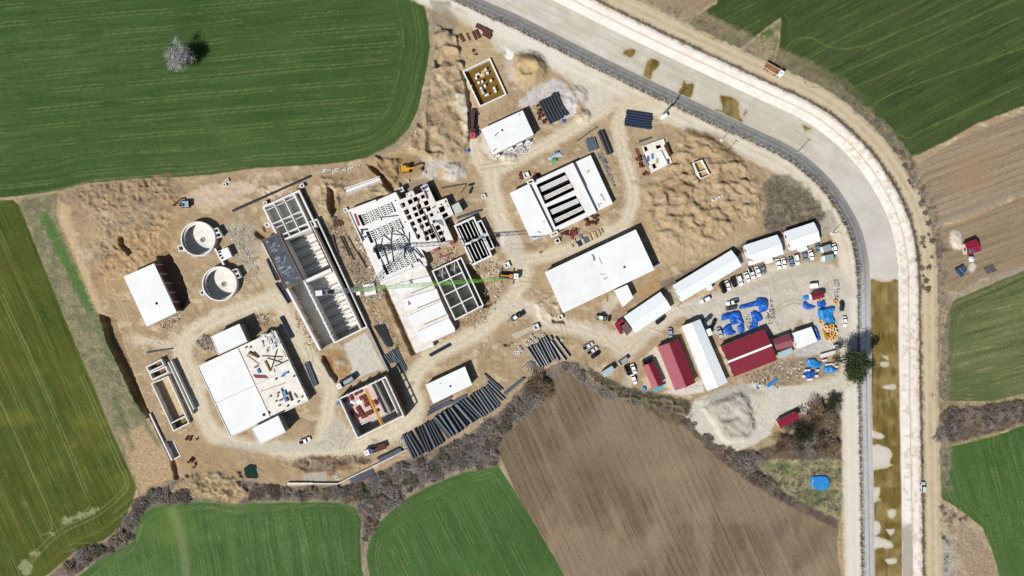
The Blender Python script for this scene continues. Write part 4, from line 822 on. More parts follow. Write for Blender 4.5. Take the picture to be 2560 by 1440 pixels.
for P in rowsA:
    PW = V2(P, ZA); u = (Vector(PW[1])-Vector(PW[0])); v = (Vector(PW[3])-Vector(PW[0])); au = math.atan2(u.y, u.x); av = math.atan2(v.y, v.x)
    if not slat:
        slat = MB().box((0, 0), .4, u.length/5*.58, 0, .38).mesh('slat'); slat.materials.append(M['conc']); rib = MB().box((0, 0), .38, v.length+.3, 0, .47).mesh('rib'); rib.materials.append(M['conc']); nib = MB().box((0, 0), .38, u.length/5*.26, 0, .3).mesh('slat'); nib.materials.append(M['conc'])
    for i in range(5):
        for w_ in (0., .67):
            if i == 0 and w_ == 0: continue
            p = bil(PW, (i+w_)/5, .5); T.inst('rib', rib, (p[0], p[1], ZA-.46), av-math.pi/2, parent=deck)
        for k in range(6):
            p = bil(PW, (i+.33)/5, (k+.1)/5.4); T.inst('slat', slat, (p[0], p[1], ZA-.4), au-math.pi/2, parent=deck)
            if k < 5 and i < 4: p = bil(PW, (i+.84)/5, (k+.6)/5.4); T.inst('slat', nib, (p[0], p[1], ZA-.4), au-math.pi/2, parent=deck)
wallrun(T, [q(800, 380, 6.4, [(450, 945), (900, 775)])], .9, -1, 3.9, M['roof2'], 'parapet'); wallrun(T, [(A[0], lerp(A[0], A[3], .42))], .5, 0, 3.7, M['conc'], 'parapet'); wallrun(T, [(A[3], lerp(A[3], A[2], .98), 1.4)], .9, -1, 3.6, M['roof2'], 'parapet')
for u, v in ((.93, .1), (.93, .4), (.1, .38), (.96, .72), (.1, .95), (.2, .62)): T.part('deck_hole', MB().box(W(*bil(A, u, v), ZA), .55, .55, ZA, ZA+.03, SA), M['dark'], parent=deck)
for (x, y, l, w_, s_) in ((565, 595, 140, 28, 0), (520, 640, 30, 110, 0), (800, 330, 8, 8, 0)): T.part('joist', MB().box(W(*q(840, 500, 8, [(x, y)])[0], ZA), l/8*S, w_/8*S, ZA, ZA+.3, .1), M['steel'], parent=deck)
Bp = q(1000, 380, 6.4, [(-35, 690), (0, 760), (100, 725), (90, 665), (205, 615), (240, 690), (370, 630), (325, 560), (435, 515), (570, 800), (745, 735), (860, 1000), (700, 1080), (720, 1130), (830, 1380), (870, 1440), (760, 1500), (650, 1560), (440, 1620), (400, 1530)])
Bp = [A[1], (1000, 499), (1016, 493), (1014, 484), (1032, 476), (1038, 488), (1058, 479), (1051, 467), (1068, 460), (1089, 505), (1116, 495), (1134, 536), (1110, 548), (1113, 556), (1133, 600), (1107, 612), (1066, 630), (1052, 621)]
ZB = 3.6; WB = V2(Bp, ZB)
T = Thing('pump_deck', 'white concrete deck full of square openings next to the slatted filter deck', 'deck', (1060, 550)); FOOT.append(V2(Bp, 0)); pit([(992, 490), (1070, 462), (1134, 536), (1112, 556), (1130, 600), (1060, 628)], -2.5, ZB)
hs = [(45, 850, 78), (165, 795, 74), (250, 755, 74), (365, 712, 62), (420, 815, 74), (305, 868, 70), (232, 905, 62), (105, 960, 80), (145, 1045, 74), (200, 1148, 72), (262, 1000, 66), (342, 958, 80), (455, 908, 74), (312, 1095, 70), (397, 1055, 74), (437, 1155, 70), (352, 1195, 66), (240, 1245, 66), (505, 1005, 56), (290, 1350, 66), (417, 1300, 76), (490, 1262, 80), (527, 1345, 78), (607, 1210, 74), (650, 1300, 68), (690, 1400, 74), (435, 1385, 66), (672, 915, 92), (727, 1025, 92), (740, 785, 40), (775, 860, 44), (660, 838, 26), (605, 965, 26), (118, 678, 22), (180, 697, 24), (545, 1110, 50), (445, 625, 22), (382, 575, 56)]
holes = []
for x, y, s_ in hs:
    c = W(*q(1000, 380, 6.4, [(x, y)])[0], ZB); k = s_/6.4*S/2; ca, sa = math.cos(SA), math.sin(SA); ch = .55 if s_ > 60 and rr.random() < .6 else 1
    pts = [(-k, -k), (k*ch, -k), (k, -k*ch), (k, k), (-k, k)] if ch < 1 else [(-k, -k), (k, -k), (k, k), (-k, k)]; holes.append([(c.x+a*ca-b*sa, c.y+a*sa+b*ca) for a, b in pts])
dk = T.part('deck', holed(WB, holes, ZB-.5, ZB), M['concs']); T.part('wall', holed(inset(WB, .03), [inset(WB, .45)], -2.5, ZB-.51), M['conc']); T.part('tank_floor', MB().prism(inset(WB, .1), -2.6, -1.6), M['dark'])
T.part('blue_tank', MB().box(W(1064, 468.5, ZB), 1.5, .9, ZB-1., ZB+.4, SA), M['blue'], 'blue plastic tank in the corner opening')
for a, b, w_, z in (((380, 960), (620, 1440), .35, .12), ((430, 1010), (520, 1330), .3, .2), ((510, 1155), (660, 1440), .35, .16), ((320, 1130), (430, 1400), .4, .1), ((300, 740), (285, 900), .5, .15), ((290, 920), (480, 880), .45, .12), ((560, 870), (520, 900), .5, .3), ((190, 1195), (300, 1400), .3, .25), ((690, 1260), (680, 1420), .25, .2), ((395, 620), (440, 750), .8, .1)):
    P = q(1000, 380, 6.4, [a, b]); p, e = W(*P[0], ZB), W(*P[1], ZB); solo('deck_shadow_bar', 'dark bar standing in for a shadow across the deck of square openings', 'prop', MB().bar(p+Vector((0, 0, z)), e+Vector((0, 0, z)), w_, w_*.7), M['woodd'], lerp(P[0], P[1], .5), 'shadow bars on the pump deck', z=ZB)  # dark bars added in place of the shadow lines on this deck
for a, b, w_ in (((900, 355), (1240, 315), .3), ((905, 350), (905, 410), .3), ((1125, 560), (1100, 860), .42), ((1110, 830), (945, 700), .32), ((1140, 680), (1390, 720), .3), ((1200, 610), (1370, 720), .3), ((1465, 650), (1470, 880), .4), ((930, 760), (900, 920), .36), ((780, 800), (820, 940), .36), ((1310, 570), (1370, 690), .3), ((1100, 870), (1150, 1230), .36), ((950, 960), (1050, 1280), .36), ((1380, 960), (1360, 1170), .34), ((1380, 960), (1410, 1090), .26), ((545, 745), (680, 710), .5), ((1560, 990), (1720, 1160), .3), ((1600, 960), (1760, 1160), .3), ((1640, 1180), (1770, 1330), .34), ((300, 380), (560, 810), .3), ((1510, 1290), (1550, 1390), .3), ((900, 1190), (960, 1330), .3)):
    P = q(840, 500, 8, [a, b]); p, e = W(*P[0], ZA), W(*P[1], ZA); k = rr.uniform(.12, .3); solo('mast_shadow_bar', 'grey bar standing in for crane mast shadow across the slatted filter deck', 'shadow bar', MB().bar(p+Vector((0, 0, k)), e+Vector((0, 0, k+.1)), w_, .22), M['steel'], lerp(P[0], P[1], .5), 'shadow bars on the filter deck', z=ZA)  # bars added in place of the crane mast's cast shadow lines
for P, z in ((q(840, 500, 8, [(355, 285), (385, 268), (475, 505), (440, 530)]), 3.3), (q(1040, 540, 7.385, [(298, 590), (385, 545), (428, 635), (345, 670)]), 1.), (q(1040, 540, 7.385, [(600, 460), (685, 425), (718, 515), (640, 545)]), 1.), (q(1040, 540, 7.385, [(420, 755), (665, 680), (672, 705), (425, 785)]), .3)):
    P2 = V2(P, z+.15); solo('red_formwork', {0: 'dark red formwork panel standing along the edge of the filter deck', 1: 'pinkish red formwork sheet at the south corner of the square-opening deck', 2: 'red formwork sheet near the serpentine basin corner', 3: 'thin red formwork strip lying on the dusty gap between basins'}[len([o for o in bpy.data.objects if o.name.startswith('red_formwork')])], 'formwork', MB().prism(P2, z-.2, z+.15), M['redl'], cen(P), z=z)
P = q(1000, 380, 6.4, [(825, 860), (935, 800), (1010, 945), (885, 1000)]); T, r, _ = flat_building('plant_cabin', 'pale blue-grey roofed block beside the deck of square openings', P, 3.2, M['concd'], mat('pale_green_deck', 'c9d6d3', .7, .1), winstep=0)
spikes(T, P[0], P[1], .4, .7, -.5, M['rust'], 3.1); spikes(T, P[1], P[2], .4, .7, -.5, M['rust'], 3.1)
P = q(1000, 380, 6.4, [(520, 1090), (670, 1080), (710, 1190)]); solo('mesh_panel', 'triangular grey wire mesh sheet on the deck of square openings', 'mesh panel', MB().prism(V2(P, 3.8), 3.62, 3.72), M['grey'], cen(P), z=3.6)
# ---- stepped slab (C)
Cq = q(920, 660, 6.4, [(275, 318), (905, 30), (1400, 1075), (1030, 1245), (1062, 1320), (765, 1425)])
T = Thing('stepped_slab', 'pale grey concrete slab with raised white panels south of the filter deck', 'slab', cen(Cq)); FOOT.append(V2(Cq, 0)); pit(Cq, -1.5, 2.6)
T.part('slab', MB().prism(V2(Cq, 2.6), -1.5, 2.6), M['concs'])
for P in ([(430, 335), (760, 345), (1005, 245), (985, 190), (480, 330), (460, 470), (545, 465), (760, 360)][4:] and [(430, 330), (985, 190), (1010, 245), (545, 470), (470, 460)], [(570, 560), (1095, 395), (1130, 490), (1150, 540), (610, 740)], [(650, 830), (1170, 590), (1262, 800), (742, 1000)], [(782, 1085), (1290, 860), (1390, 1030), (1385, 1060), (860, 1262)]):
    T.part('raised_panel', MB().prism(V2(q(920, 660, 6.4, P), 3.), 2.59, 3.), M['roof'])
for a, b in (((790, 710), (1150, 560)), ((900, 968), (1255, 812)), ((700, 470), (1020, 335))): p, e = [W(*k, 2.6) for k in q(920, 660, 6.4, [a, b])]; T.part('joint_groove', MB().bar(p+Vector((0, 0, .06)), e+Vector((0, 0, .06)), .25, .16), M['woodd'])
for P in ([(650, 270), (690, 250), (725, 300), (690, 320)], [(640, 580), (690, 640), (640, 665)]): T.part('sheet', MB().prism(V2(q(920, 660, 6.4, P), 3.2), 3., 3.12), M['grey'])
spikes(T, Cq[1], Cq[2], .45, .6, -.9, M['woodd'], 2.3, w=.12); spikes(T, Cq[2], Cq[3], .5, .5, -.6, M['woodl'], 2.4, w=.1); spikes(T, Cq[4], Cq[5], .5, .5, -.6, M['woodl'], 2.4, w=.1); spikes(T, Cq[5], Cq[0], .6, .5, -.5, M['rust'], 2.4)
# ---- serpentine basin (D)
Z = lambda pts: q(1040, 540, 7.385, pts)
Dq = Z([(695, 175), (1070, 5), (1410, 740), (1045, 915)]); T = Thing('serpentine_basin', 'white basin with dark serpentine channels beside the haul road', 'basin', cen(Dq)); FOOT.append(V2(Dq, 0)); z1 = 2.8
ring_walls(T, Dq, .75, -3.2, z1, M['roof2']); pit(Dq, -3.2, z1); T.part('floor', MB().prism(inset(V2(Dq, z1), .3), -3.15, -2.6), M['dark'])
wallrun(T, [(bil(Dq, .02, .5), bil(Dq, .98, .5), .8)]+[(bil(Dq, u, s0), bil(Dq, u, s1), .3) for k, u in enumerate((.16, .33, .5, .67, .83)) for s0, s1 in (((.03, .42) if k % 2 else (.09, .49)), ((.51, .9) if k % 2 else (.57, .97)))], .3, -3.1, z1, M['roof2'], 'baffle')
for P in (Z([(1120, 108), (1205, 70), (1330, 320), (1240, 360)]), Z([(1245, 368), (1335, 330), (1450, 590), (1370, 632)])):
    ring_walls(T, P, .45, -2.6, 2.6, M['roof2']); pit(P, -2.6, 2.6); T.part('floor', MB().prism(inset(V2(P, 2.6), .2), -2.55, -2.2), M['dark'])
# ---- eight-cell basin (E)
Z = lambda pts: q(1060, 640, 7.385, pts); Eq = Z([(140, 275), (690, 18), (1105, 915), (570, 1195)]); T = Thing('sludge_basin', 'open concrete basin of eight cells under the green crane jib', 'basin', cen(Eq)); FOOT.append(V2(Eq, 0)); z1 = 2.6; pit(Eq, -3.6, z1)
ring_walls(T, Eq, .55, -3.6, z1, M['roof2']); T.part('floor', MB().prism(inset(V2(Eq, z1), .3), -3.55, -3.1), M['concd'])
wallrun(T, [(bil(Eq, .43, .02), bil(Eq, .43, .98), .45), (bil(Eq, .83, .02), bil(Eq, .83, .98), .5)]+[(bil(Eq, .02, v), bil(Eq, .82, v), .42) for v in (.26, .5, .76)], .4, -3.5, z1, M['roof2'])
for k in range(8):
    u = (.22, .63)[k % 2]; v = (.13, .38, .63, .88)[k//2]
    if k < 2:
        c = W(*bil(Eq, u, v), z1); T.part('scaffold_deck', MB().box(c, 4.5, 1.2, 1.2, 1.45, SA).box(c, 1.2, 4.4, 1.2, 1.42, SA), M['pipeg']); T.part('plank', MB().box(c+Vector((.4, .6, 0)), 3.6, .5, 1.5, 1.6, SA+1.1), M['woodl'])
    elif k in (4, 7): c = W(*bil(Eq, u, v), -2); T.part('timber_stack', MB().box(c, 2.4, .6, -3.1, -2.3, SA), M['wood'])
# ---- filter hall with beam pits
Z = lambda pts: q(1260, 380, 6.4, pts)
T = Thing('filter_hall', 'large concrete filter hall with open beam pits between two flat white roofs', 'building', (1400, 500)); FHQ = Z([(95, 660), (1385, 50), (1740, 825), (440, 1440)]); FOOT.append(V2(FHQ, 0)); pit(Z([(110, 660), (1380, 60), (1720, 820), (450, 1420)]), -2., 3.5)
Lq = Z([(92, 658), (392, 512), (772, 1285), (445, 1432)]); Rq = Z([(1100, 182), (1385, 48), (1742, 826), (1462, 958)]); Mq = Z([(400, 500), (1095, 176), (1478, 968), (790, 1300)])
T.part('wall', MB().prism(inset(V2(Lq, 4.8), .2), -2, 4.5), M['concs']); T.part('roof', MB().prism(V2(Lq, 4.8), 4.5, 4.8), M['roof'], 'flat white roof on the west side')
T.part('wall', MB().prism(inset(V2(Rq, 2.9), .2), -2, 2.6), M['concs']); T.part('roof', MB().prism(V2(Rq, 2.9), 2.6, 2.9), M['roof'], 'lower flat white roof on the east side')
zc = 3.9; cells = [Z([(515, 522), (972, 312), (1135, 606), (655, 835)]), Z([(682, 885), (1150, 690), (1310, 965), (822, 1202)])]
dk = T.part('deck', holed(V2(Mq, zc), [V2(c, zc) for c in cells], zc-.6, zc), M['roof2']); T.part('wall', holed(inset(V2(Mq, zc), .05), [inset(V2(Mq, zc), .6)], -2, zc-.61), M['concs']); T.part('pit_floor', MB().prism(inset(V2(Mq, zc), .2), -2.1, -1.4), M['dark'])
wallrun(T, [(Mq[1], lerp(Mq[1], Mq[2], .5), .5, 4.7), (lerp(Mq[1], Mq[2], .5), Mq[2], .35, 4.3)], .5, 2.5, 4.6, M['roof2'], 'parapet'); wallrun(T, [(bil([lerp(c, d_, 0) for c, d_ in zip(Lq, Lq)], 1., .01), bil(Lq, 1., .99), .35)], .4, 4.79, 5.1, M['roof2'], 'parapet')
for ci, c in enumerate(cells):
    for (v0, v1, n) in ((.17, .42, 4), (.62, .84, 3)):
        for k in range(n):
            vA = v0+(v1-v0)*(k+.15)/n; vB = v0+(v1-v0)*(k+.85)/n
            T.part('precast_beam', MB().prism(V2([bil(c, .03, vA), bil(c, .98, vA), bil(c, .98, vB), bil(c, .03, vB)], 2.6), 1.6, 2.6), M['roof2'] if v0 < .5 else M['concs'], parent=dk)
for P in (Z([(360, 470), (455, 425), (495, 490), (390, 520)]), Z([(735, 1305), (850, 1255), (875, 1320), (760, 1370)])): W4 = V2(P, 5.2); T.part('shaft', holed(W4, [inset(W4, .45)], 3., 5.2), M['roof2'])
spikes(T, lerp(Mq[1], Mq[2], .5), Mq[2], .6, .7, -.5, M['rust'], 3.9)
# ---- big northern hall and neighbours
Z = lambda pts: q(1300, 540, 5.053, pts)
flat_building('process_hall', 'largest white flat-roofed hall, beside the tan spoil heap', Z([(315, 710), (1463, 170), (1700, 680), (545, 1225)]), 5., M['concs'], M['roof'], hatch=[(1561, 667.7, .9)], winstep=4.5)
T, r, _ = None, None, None
for o_ in [o for o in bpy.data.objects if o.name == 'process_hall']:
    P_ = Z([(330, 712), (870, 458), (1090, 950), (555, 1212)]); me_ = MB().prism(V2(P_, 5.), 5., 5.02).mesh('roof_patch', o_.location); me_.materials.append(mat('damp_roof_screed', (.6, .615, .61), .8, .06, .2)); c_ = bpy.data.objects.new('roof_patch', me_); c_.parent = o_; COL.objects.link(c_)
flat_building('hall_annex', 'small white flat-roofed annex south of the largest hall', Z([(1190, 940), (1355, 868), (1432, 1035), (1300, 1150)]), 3.6, M['concs'], M['roof'], winstep=3)
T, r, Wq = flat_building('north_hall', 'white flat-roofed hall with rubble heaped along its south wall', q(1150, 220, 6, [(315, 620), (940, 335), (1108, 700), (495, 1005)]), 4.6, M['concs'], M['roof'], hatch=[(1255.4, 325.4, .8)], winstep=4)
for x, y in ((565, 1005), (905, 830), (1015, 800), (760, 900)): T.part('window_frame', MB().box(W(*q(1150, 220, 6, [(x, y+12)])[0], 2), 2., .8, .5, 2.4, SA), M['roof2'])
flat_building('store_building', 'white flat-roofed building beside the long row of black pipes', q(960, 860, 4.8, [(497, 490), (970, 270), (1058, 490), (588, 715)]), 3.8, M['concs'], M['roof'], hatch=[(1126, 965.5, .8)], winstep=4)
# ---- pump building in the south-west (main slab, two towers)
MQ = [(493, 916), (688, 826), (772, 1002), (576, 1093)]
T, r, Wq = flat_building('pumping_station', 'wide low concrete building with four roof bays, two strewn with building materials', MQ, 3.4, M['concs'], M['roof2'], parapet=.35, winstep=4.5)
zr = 3.4; B4 = [MQ[0], lerp(MQ[0], MQ[1], .515), lerp(MQ[3], MQ[2], .515), MQ[3]]; B5 = [B4[1], MQ[1], MQ[2], B4[2]]
for (P, mm, v0, v1) in ((B4, M['roof'], .012, .53), (B4, M['roof'], .54, .988), (B5, M['screed'], .012, .53), (B5, M['screed'], .54, .988)):
    bay = [bil(P, .02, v0), bil(P, .985, v0), bil(P, .985, v1), bil(P, .02, v1)]; T.part('roof_bay', MB().prism(V2(bay, zr), zr, zr+.03), mm, parent=r)
for a, b in ((bil(MQ, .515, .0), bil(MQ, .515, 1.)), (bil(MQ, 0, .535), bil(MQ, 1, .535))): p, e = W(*a, zr), W(*b, zr); T.part('upstand', MB().bar(p+Vector((0, 0, .14)), e+Vector((0, 0, .14)), .35, .33), M['conc'], parent=r)
for x, y in ((660, 1036.5), (673, 1031)): T.part('roof_opening', MB().box(W(x, y, zr), 1.2, 1.2, zr, zr+.07, SA), M['dark'], parent=r)
for nm, lab, P in (('stair_tower', 'white cubic roof block at the north side of the wide low building', q(470, 780, 5.647, [(320, 350), (725, 165), (842, 418), (428, 607)])), ('stair_tower', 'white cubic roof block at the south-east side of the wide low building', q(360, 1020, 4.8, [(1288, 250), (1610, 90), (1702, 290), (1385, 445)]))):
    flat_building(nm, lab, P, 6.2, M['concd'], M['roof'], parapet=.2, winstep=0)
# ---- roofless pump house with the yellow gantry
Z = lambda pts: q(820, 920, 7.385, pts); PQ = Z([(190, 565), (1072, 152), (1412, 885), (540, 1312)]); z1 = 5.5
T = Thing('pump_house', 'roofless pump house with red pipework and a yellow gantry beam inside', 'building', cen(PQ)); FOOT.append(V2(PQ, 0)); pit(PQ, -2.5, z1); inn_ = ring_walls(T, PQ, .55, -2.6, z1, M['conc'])
T.part('pump_floor', MB().prism(V2([bil(PQ, .03, .02), bil(PQ, .72, .02), bil(PQ, .74, .74), bil(PQ, .03, .72)], 2.4), -2.4, 2.4), M['brickp'])
T.part('lower_floor', MB().prism(inset(V2(PQ, z1), .4), -2.45, -1.6), M['concd'])
wallrun(T, [(bil(PQ, .73, .02), bil(PQ, .76, .8), 1.4, 2.8)], .5, -2.4, 2.8, M['concd']); wallrun(T, [(bil(PQ, .9, .04), bil(PQ, .9, .97), .35, 1.2)], .4, -2.4, 1.2, M['conc']); wallrun(T, [(bil(PQ, .03, .75), bil(PQ, .7, .75), .4, 2.3)], .4, -2.4, 2.3, M['conc'])
for k in range(6): p = W(*bil(PQ, 1., k/5), z1); T.part('column', MB().box(p, .5, .5, -.4, 7.2, SA), M['conc']); p = W(*bil(PQ, k/5, 0.), z1); T.part('column', MB().box(p, .5, .5, -.4, 6.9, SA), M['conc'])
a, b = W(*bil(PQ, 1., 0), z1), W(*bil(PQ, 1., 1.), z1); T.part('ring_beam', MB().bar(a+Vector((0, 0, 1.75)), b+Vector((0, 0, 1.75)), .4, .45), M['conc']); T.part('brick_panel', MB().bar(a+Vector((.55, -.2, -3)), b+Vector((.55, -.2, -3)), .25, 5), M['brick'])
a, b = [W(*p, 6.) for p in Z([(685, 392), (1000, 1062)])]; gb = T.part('gantry_beam', MB().bar(a, b, .75, .8), M['yellow']); d = (b-a).normalized()
T.part('gantry_rail', MB().bar(a+Vector((.8, .3, .1)), b+Vector((.8, .3, .1)), .18, .25), M['yellow'], parent=gb); T.part('hoist', MB().box(a.lerp(b, .45), 1.2, 1.4, 5.3, 5.6, SA), M['yellow'], parent=gb)
for x, y, l, n, an in ((640, 545, 120, 3, 0), (745, 665, 150, 3, 0), (755, 835, 140, 3, 0), (430, 545, 110, 2, 1.57), (330, 590, 90, 2, 0), (600, 820, 240, 3, -1.45), (470, 850, 150, 2, -1.2), (880, 640, 110, 2, -1.2), (600, 440, 60, 2, 0), (515, 480, 60, 2, 0), (910, 790, 60, 2, -1.2), (700, 600, 90, 2, 0), (820, 720, 70, 2, -1.2), (540, 900, 90, 2, 0), (430, 700, 60, 2, -1.2), (690, 890, 80, 2, 0)):
    c = W(*Z([(x, y)])[0], 2.85); mb = MB(); L_ = l/7.385*S
    for k in range(n):
        o_ = (k-(n-1)/2)*.62; u_ = Vector((math.cos(SA+an), math.sin(SA+an), 0)); v_ = Vector((-u_.y, u_.x, 0)); mb.tube(c+v_*o_-u_*L_/2, c+v_*o_+u_*L_/2, .3, 10); mb.tube(c+v_*o_+u_*(L_*.1-.1), c+v_*o_+u_*(L_*.1+.1), .42, 10)
    T.part('pump_pipework', mb, M['rustl'])
T.part('floor_slab', MB().prism(V2(Z([(360, 650), (440, 600), (500, 640), (450, 740), (390, 720)]), 2.6), 2.39, 2.6), M['white'])
T.part('floor_slab', MB().prism(V2(Z([(500, 620), (610, 560), (640, 640), (560, 680)]), 2.6), 2.39, 2.6), M['white'])
# ---- western channel tank, U-channel and walls
Z = lambda pts: q(320, 860, 6, pts); TQ = Z([(342, 590), (600, 478), (920, 1190), (680, 1315)]); z1 = 1.8
T = Thing('grit_tank', 'long open concrete tank with sandy floor between the trench and the wide low building', 'tank', cen(TQ)); FOOT.append(V2(TQ, 0)); pit(TQ, -2.6, z1); ring_walls(T, TQ, .45, -2.6, z1, M['conc'])
T.part('floor', MB().prism(inset(V2(TQ, z1), .3), -2.55, -1.6), M['sand']); wallrun(T, [Z([(625, 1200), (855, 1080)])], .4, -2.4, z1, M['conc']); T.part('water', MB().prism(inset(V2(Z([(640, 1200), (860, 1090), (915, 1180), (690, 1300)]), z1), .4), -1.59, -1.4), M['mud'])
wallrun(T, [Z([(600, 275), (965, 1060)]), Z([(645, 255), (985, 985)])], .4, -.5, 2.2, M['conc'], 'side_wall')
for P in (Z([(265, 345), (495, 220), (545, 320), (310, 430)]), Z([(310, 440), (560, 330), (610, 430), (360, 545)])): ring_walls(T, P, .5, -1.4, 2.2, M['roof2']); pit(P, -1.6, 2.2); T.part('cell_floor', MB().prism(inset(V2(P, 2.2), .3), -1.5, -.8), M['mud'])
Z = lambda pts: q(360, 1020, 4.8, pts); T = Thing('channel_section', 'white U-shaped concrete channel at the end of the trench wall', 'channel', (425, 1125)); pit(Z([(215, 400), (350, 390), (440, 570), (335, 635)]), -2.1, 1.)
wallrun(T, [Z([(65, 70), (335, 632)])], .5, -2.6, 1., M['roof2']); wallrun(T, [Z([(330, 628), (436, 575)]), Z([(350, 400), (436, 575)])], .4, -2.4, .3, M['conc']); T.part('floor', MB().prism(V2(Z([(225, 400), (350, 400), (432, 570), (332, 622)]), -2), -2.3, -1.9), M['concd'])
Z = lambda pts: q(700, 1040, 4.8, pts); T = Thing('retaining_wall', 'low white retaining wall between the works and the thicket', 'wall', (870, 1180)); wallrun(T, [Z([(90, 812), (392, 812)])+[.75], Z([(392, 812), (690, 814)])+[.4], Z([(690, 814), (1520, 405)])+[.32]], .5, -.4, 1., M['concs'], 'wall_section')
# ---- northern foundation with columns and muddy water
Z = lambda pts: q(1060, 60, 4.8, pts); NQ = Z([(462, 565), (792, 405), (992, 845), (670, 995)]); T = Thing('foundation_pit', 'square walled foundation flooded with brown water and dotted with column stubs', 'foundation', cen(NQ)); FOOT.append(V2(NQ, 0)); pit(NQ, -2.4, 1.2); ring_walls(T, NQ, .5, -2.4, 1.2, M['conc']); T.part('muddy_water', MB().prism(inset(V2(NQ, 1.2), .3), -2.3, -1.), M['mud'])
for x, y in ((625, 645), (655, 700), (697, 688), (762, 585), (803, 675), (685, 770), (730, 740), (708, 822), (842, 768), (856, 803), (738, 545), (700, 810)): T.part('column_stub', MB().box(W(*Z([(x, y)])[0], .7), .9, .9, -1.2, .7, SA), M['roof2'])
for x, y, l in ((640, 600, 1.9), (752, 848, 1.9)): T.part('column_stub', MB().box(W(*Z([(x, y)])[0], .7), l, .6, -1.2, .6, SA), M['roof2'])
for x, y in ((528, 690), (562, 745), (590, 815), (615, 875)): T.part('buttress', MB().box(W(*Z([(x, y)])[0], 1.), 1., .5, -1.2, 1.1, SA), M['conc'])
T.part('sand_heap', blob(V2(Z([(680, 560), (720, 535), (745, 555), (730, 620), (690, 635), (660, 610)]), 0), 1.3, 5, .5, 2., .1, -1.05), M['sand'])
# ---- pump pad, little frame, three-hole block in the spoil yard
Z = lambda pts: q(1540, 220, 5.053, pts); PQ = Z([(330, 735), (600, 640), (708, 940), (450, 1072)]); T = Thing('pump_pad', 'tan concrete pad with three dark pits and stacked materials', 'slab', cen(PQ)); FOOT.append(V2(PQ, 0)); pit(PQ, -1.6, .9)
hq = [Z(P) for P in ([(345, 745), (395, 725), (415, 780), (370, 805)], [(500, 730), (570, 705), (580, 745), (515, 775)], [(450, 965), (505, 945), (520, 1000), (475, 1025)])]
T.part('pad', holed(V2(PQ, .9), [V2(h_, .9) for h_ in hq], -1.2, .9), M['screed']); T.part('pit_floor', MB().prism(inset(V2(PQ, .9), .3), -1.5, -1.1), M['dark'])
T.part('white_trough', MB().prism(V2(Z([(525, 815), (570, 790), (640, 930), (590, 955)]), 1.7), .9, 1.7), M['white']); T.part('steel_wall', MB().prism(V2(Z([(610, 720), (640, 705), (705, 850), (680, 862)]), 2.2), 0, 2.2), M['rust'])
for x, y, mm in ((405, 895, 'pipeg'), (460, 865, 'tarpl'), (520, 920, 'woodl'), (660, 930, 'steel')): T.part('loose_sheet', MB().box(W(*Z([(x, y)])[0], 1), 2.2, .9, .9, 1.2, SA+1.2), M[mm])
FQ = Z([(975, 945), (1088, 903), (1190, 1095), (1065, 1150)]); T = Thing('concrete_pen', 'small open rectangular concrete frame half buried in the spoil heap', 'frame', cen(FQ)); pit(FQ, .4, 1.6); ring_walls(T, FQ, .28, -.2, 2.6, M['roof2']); wallrun(T, [Z([(1020, 1080), (1140, 1028)])], .25, 0, 2.4, M['conc']); T.part('fill', MB().prism(inset(V2(FQ, 2.6), .2), -.2, .75), M['soil'])
W4 = Z([(1218, 1405), (1345, 1345), (1358, 1370), (1230, 1428)]); zz = 2.6; Wb = V2(W4, zz); solo('slotted_block', 'small white concrete block with three slots on the spoil heap', 'block', holed(Wb, [inset([bil(Wb, (k+u)/3, v) for u, v in ((0, 0), (1, 0), (1, 1), (0, 1))], .22) for k in range(3)], .3, zz), M['roof2'], cen(W4))
# ---- precast retaining strip north of the filter deck
Z = lambda pts: q(800, 380, 6.4, pts); P = Z([(350, 660), (960, 420), (970, 445), (420, 665)]); solo('footing_strip', 'long pale concrete footing strip north of the filter deck', 'footing', MB().prism(V2(Z([(345, 625), (955, 415), (968, 445), (360, 672)]), .5), -.3, .5), M['roof2'], cen(P)); solo('footing_strip', 'narrow grey kerb wall behind the pale footing strip', 'footing', MB().prism(V2(Z([(345, 590), (950, 382), (960, 398), (350, 608)]), .9), -.3, .9), M['concs'], Z([(600, 500)])[0])
def shaft(px, py, s_, h, label, an=24):
    c = W(px, py, h); s_ = s_*S; Q4 = [(c.x+a*math.cos(R(an))-b*math.sin(R(an)), c.y+a*math.sin(R(an))+b*math.cos(R(an))) for a, b in ((-s_, -s_), (s_, -s_), (s_, s_), (-s_, s_))]; solo('manhole_shaft', label, 'manhole', holed(Q4, [inset(Q4, s_*.36)], -.4, h).prism(inset(Q4, s_*.2), -.5, min(.15, h-.6)), M['roof2'], (px, py), 'square manhole shafts')
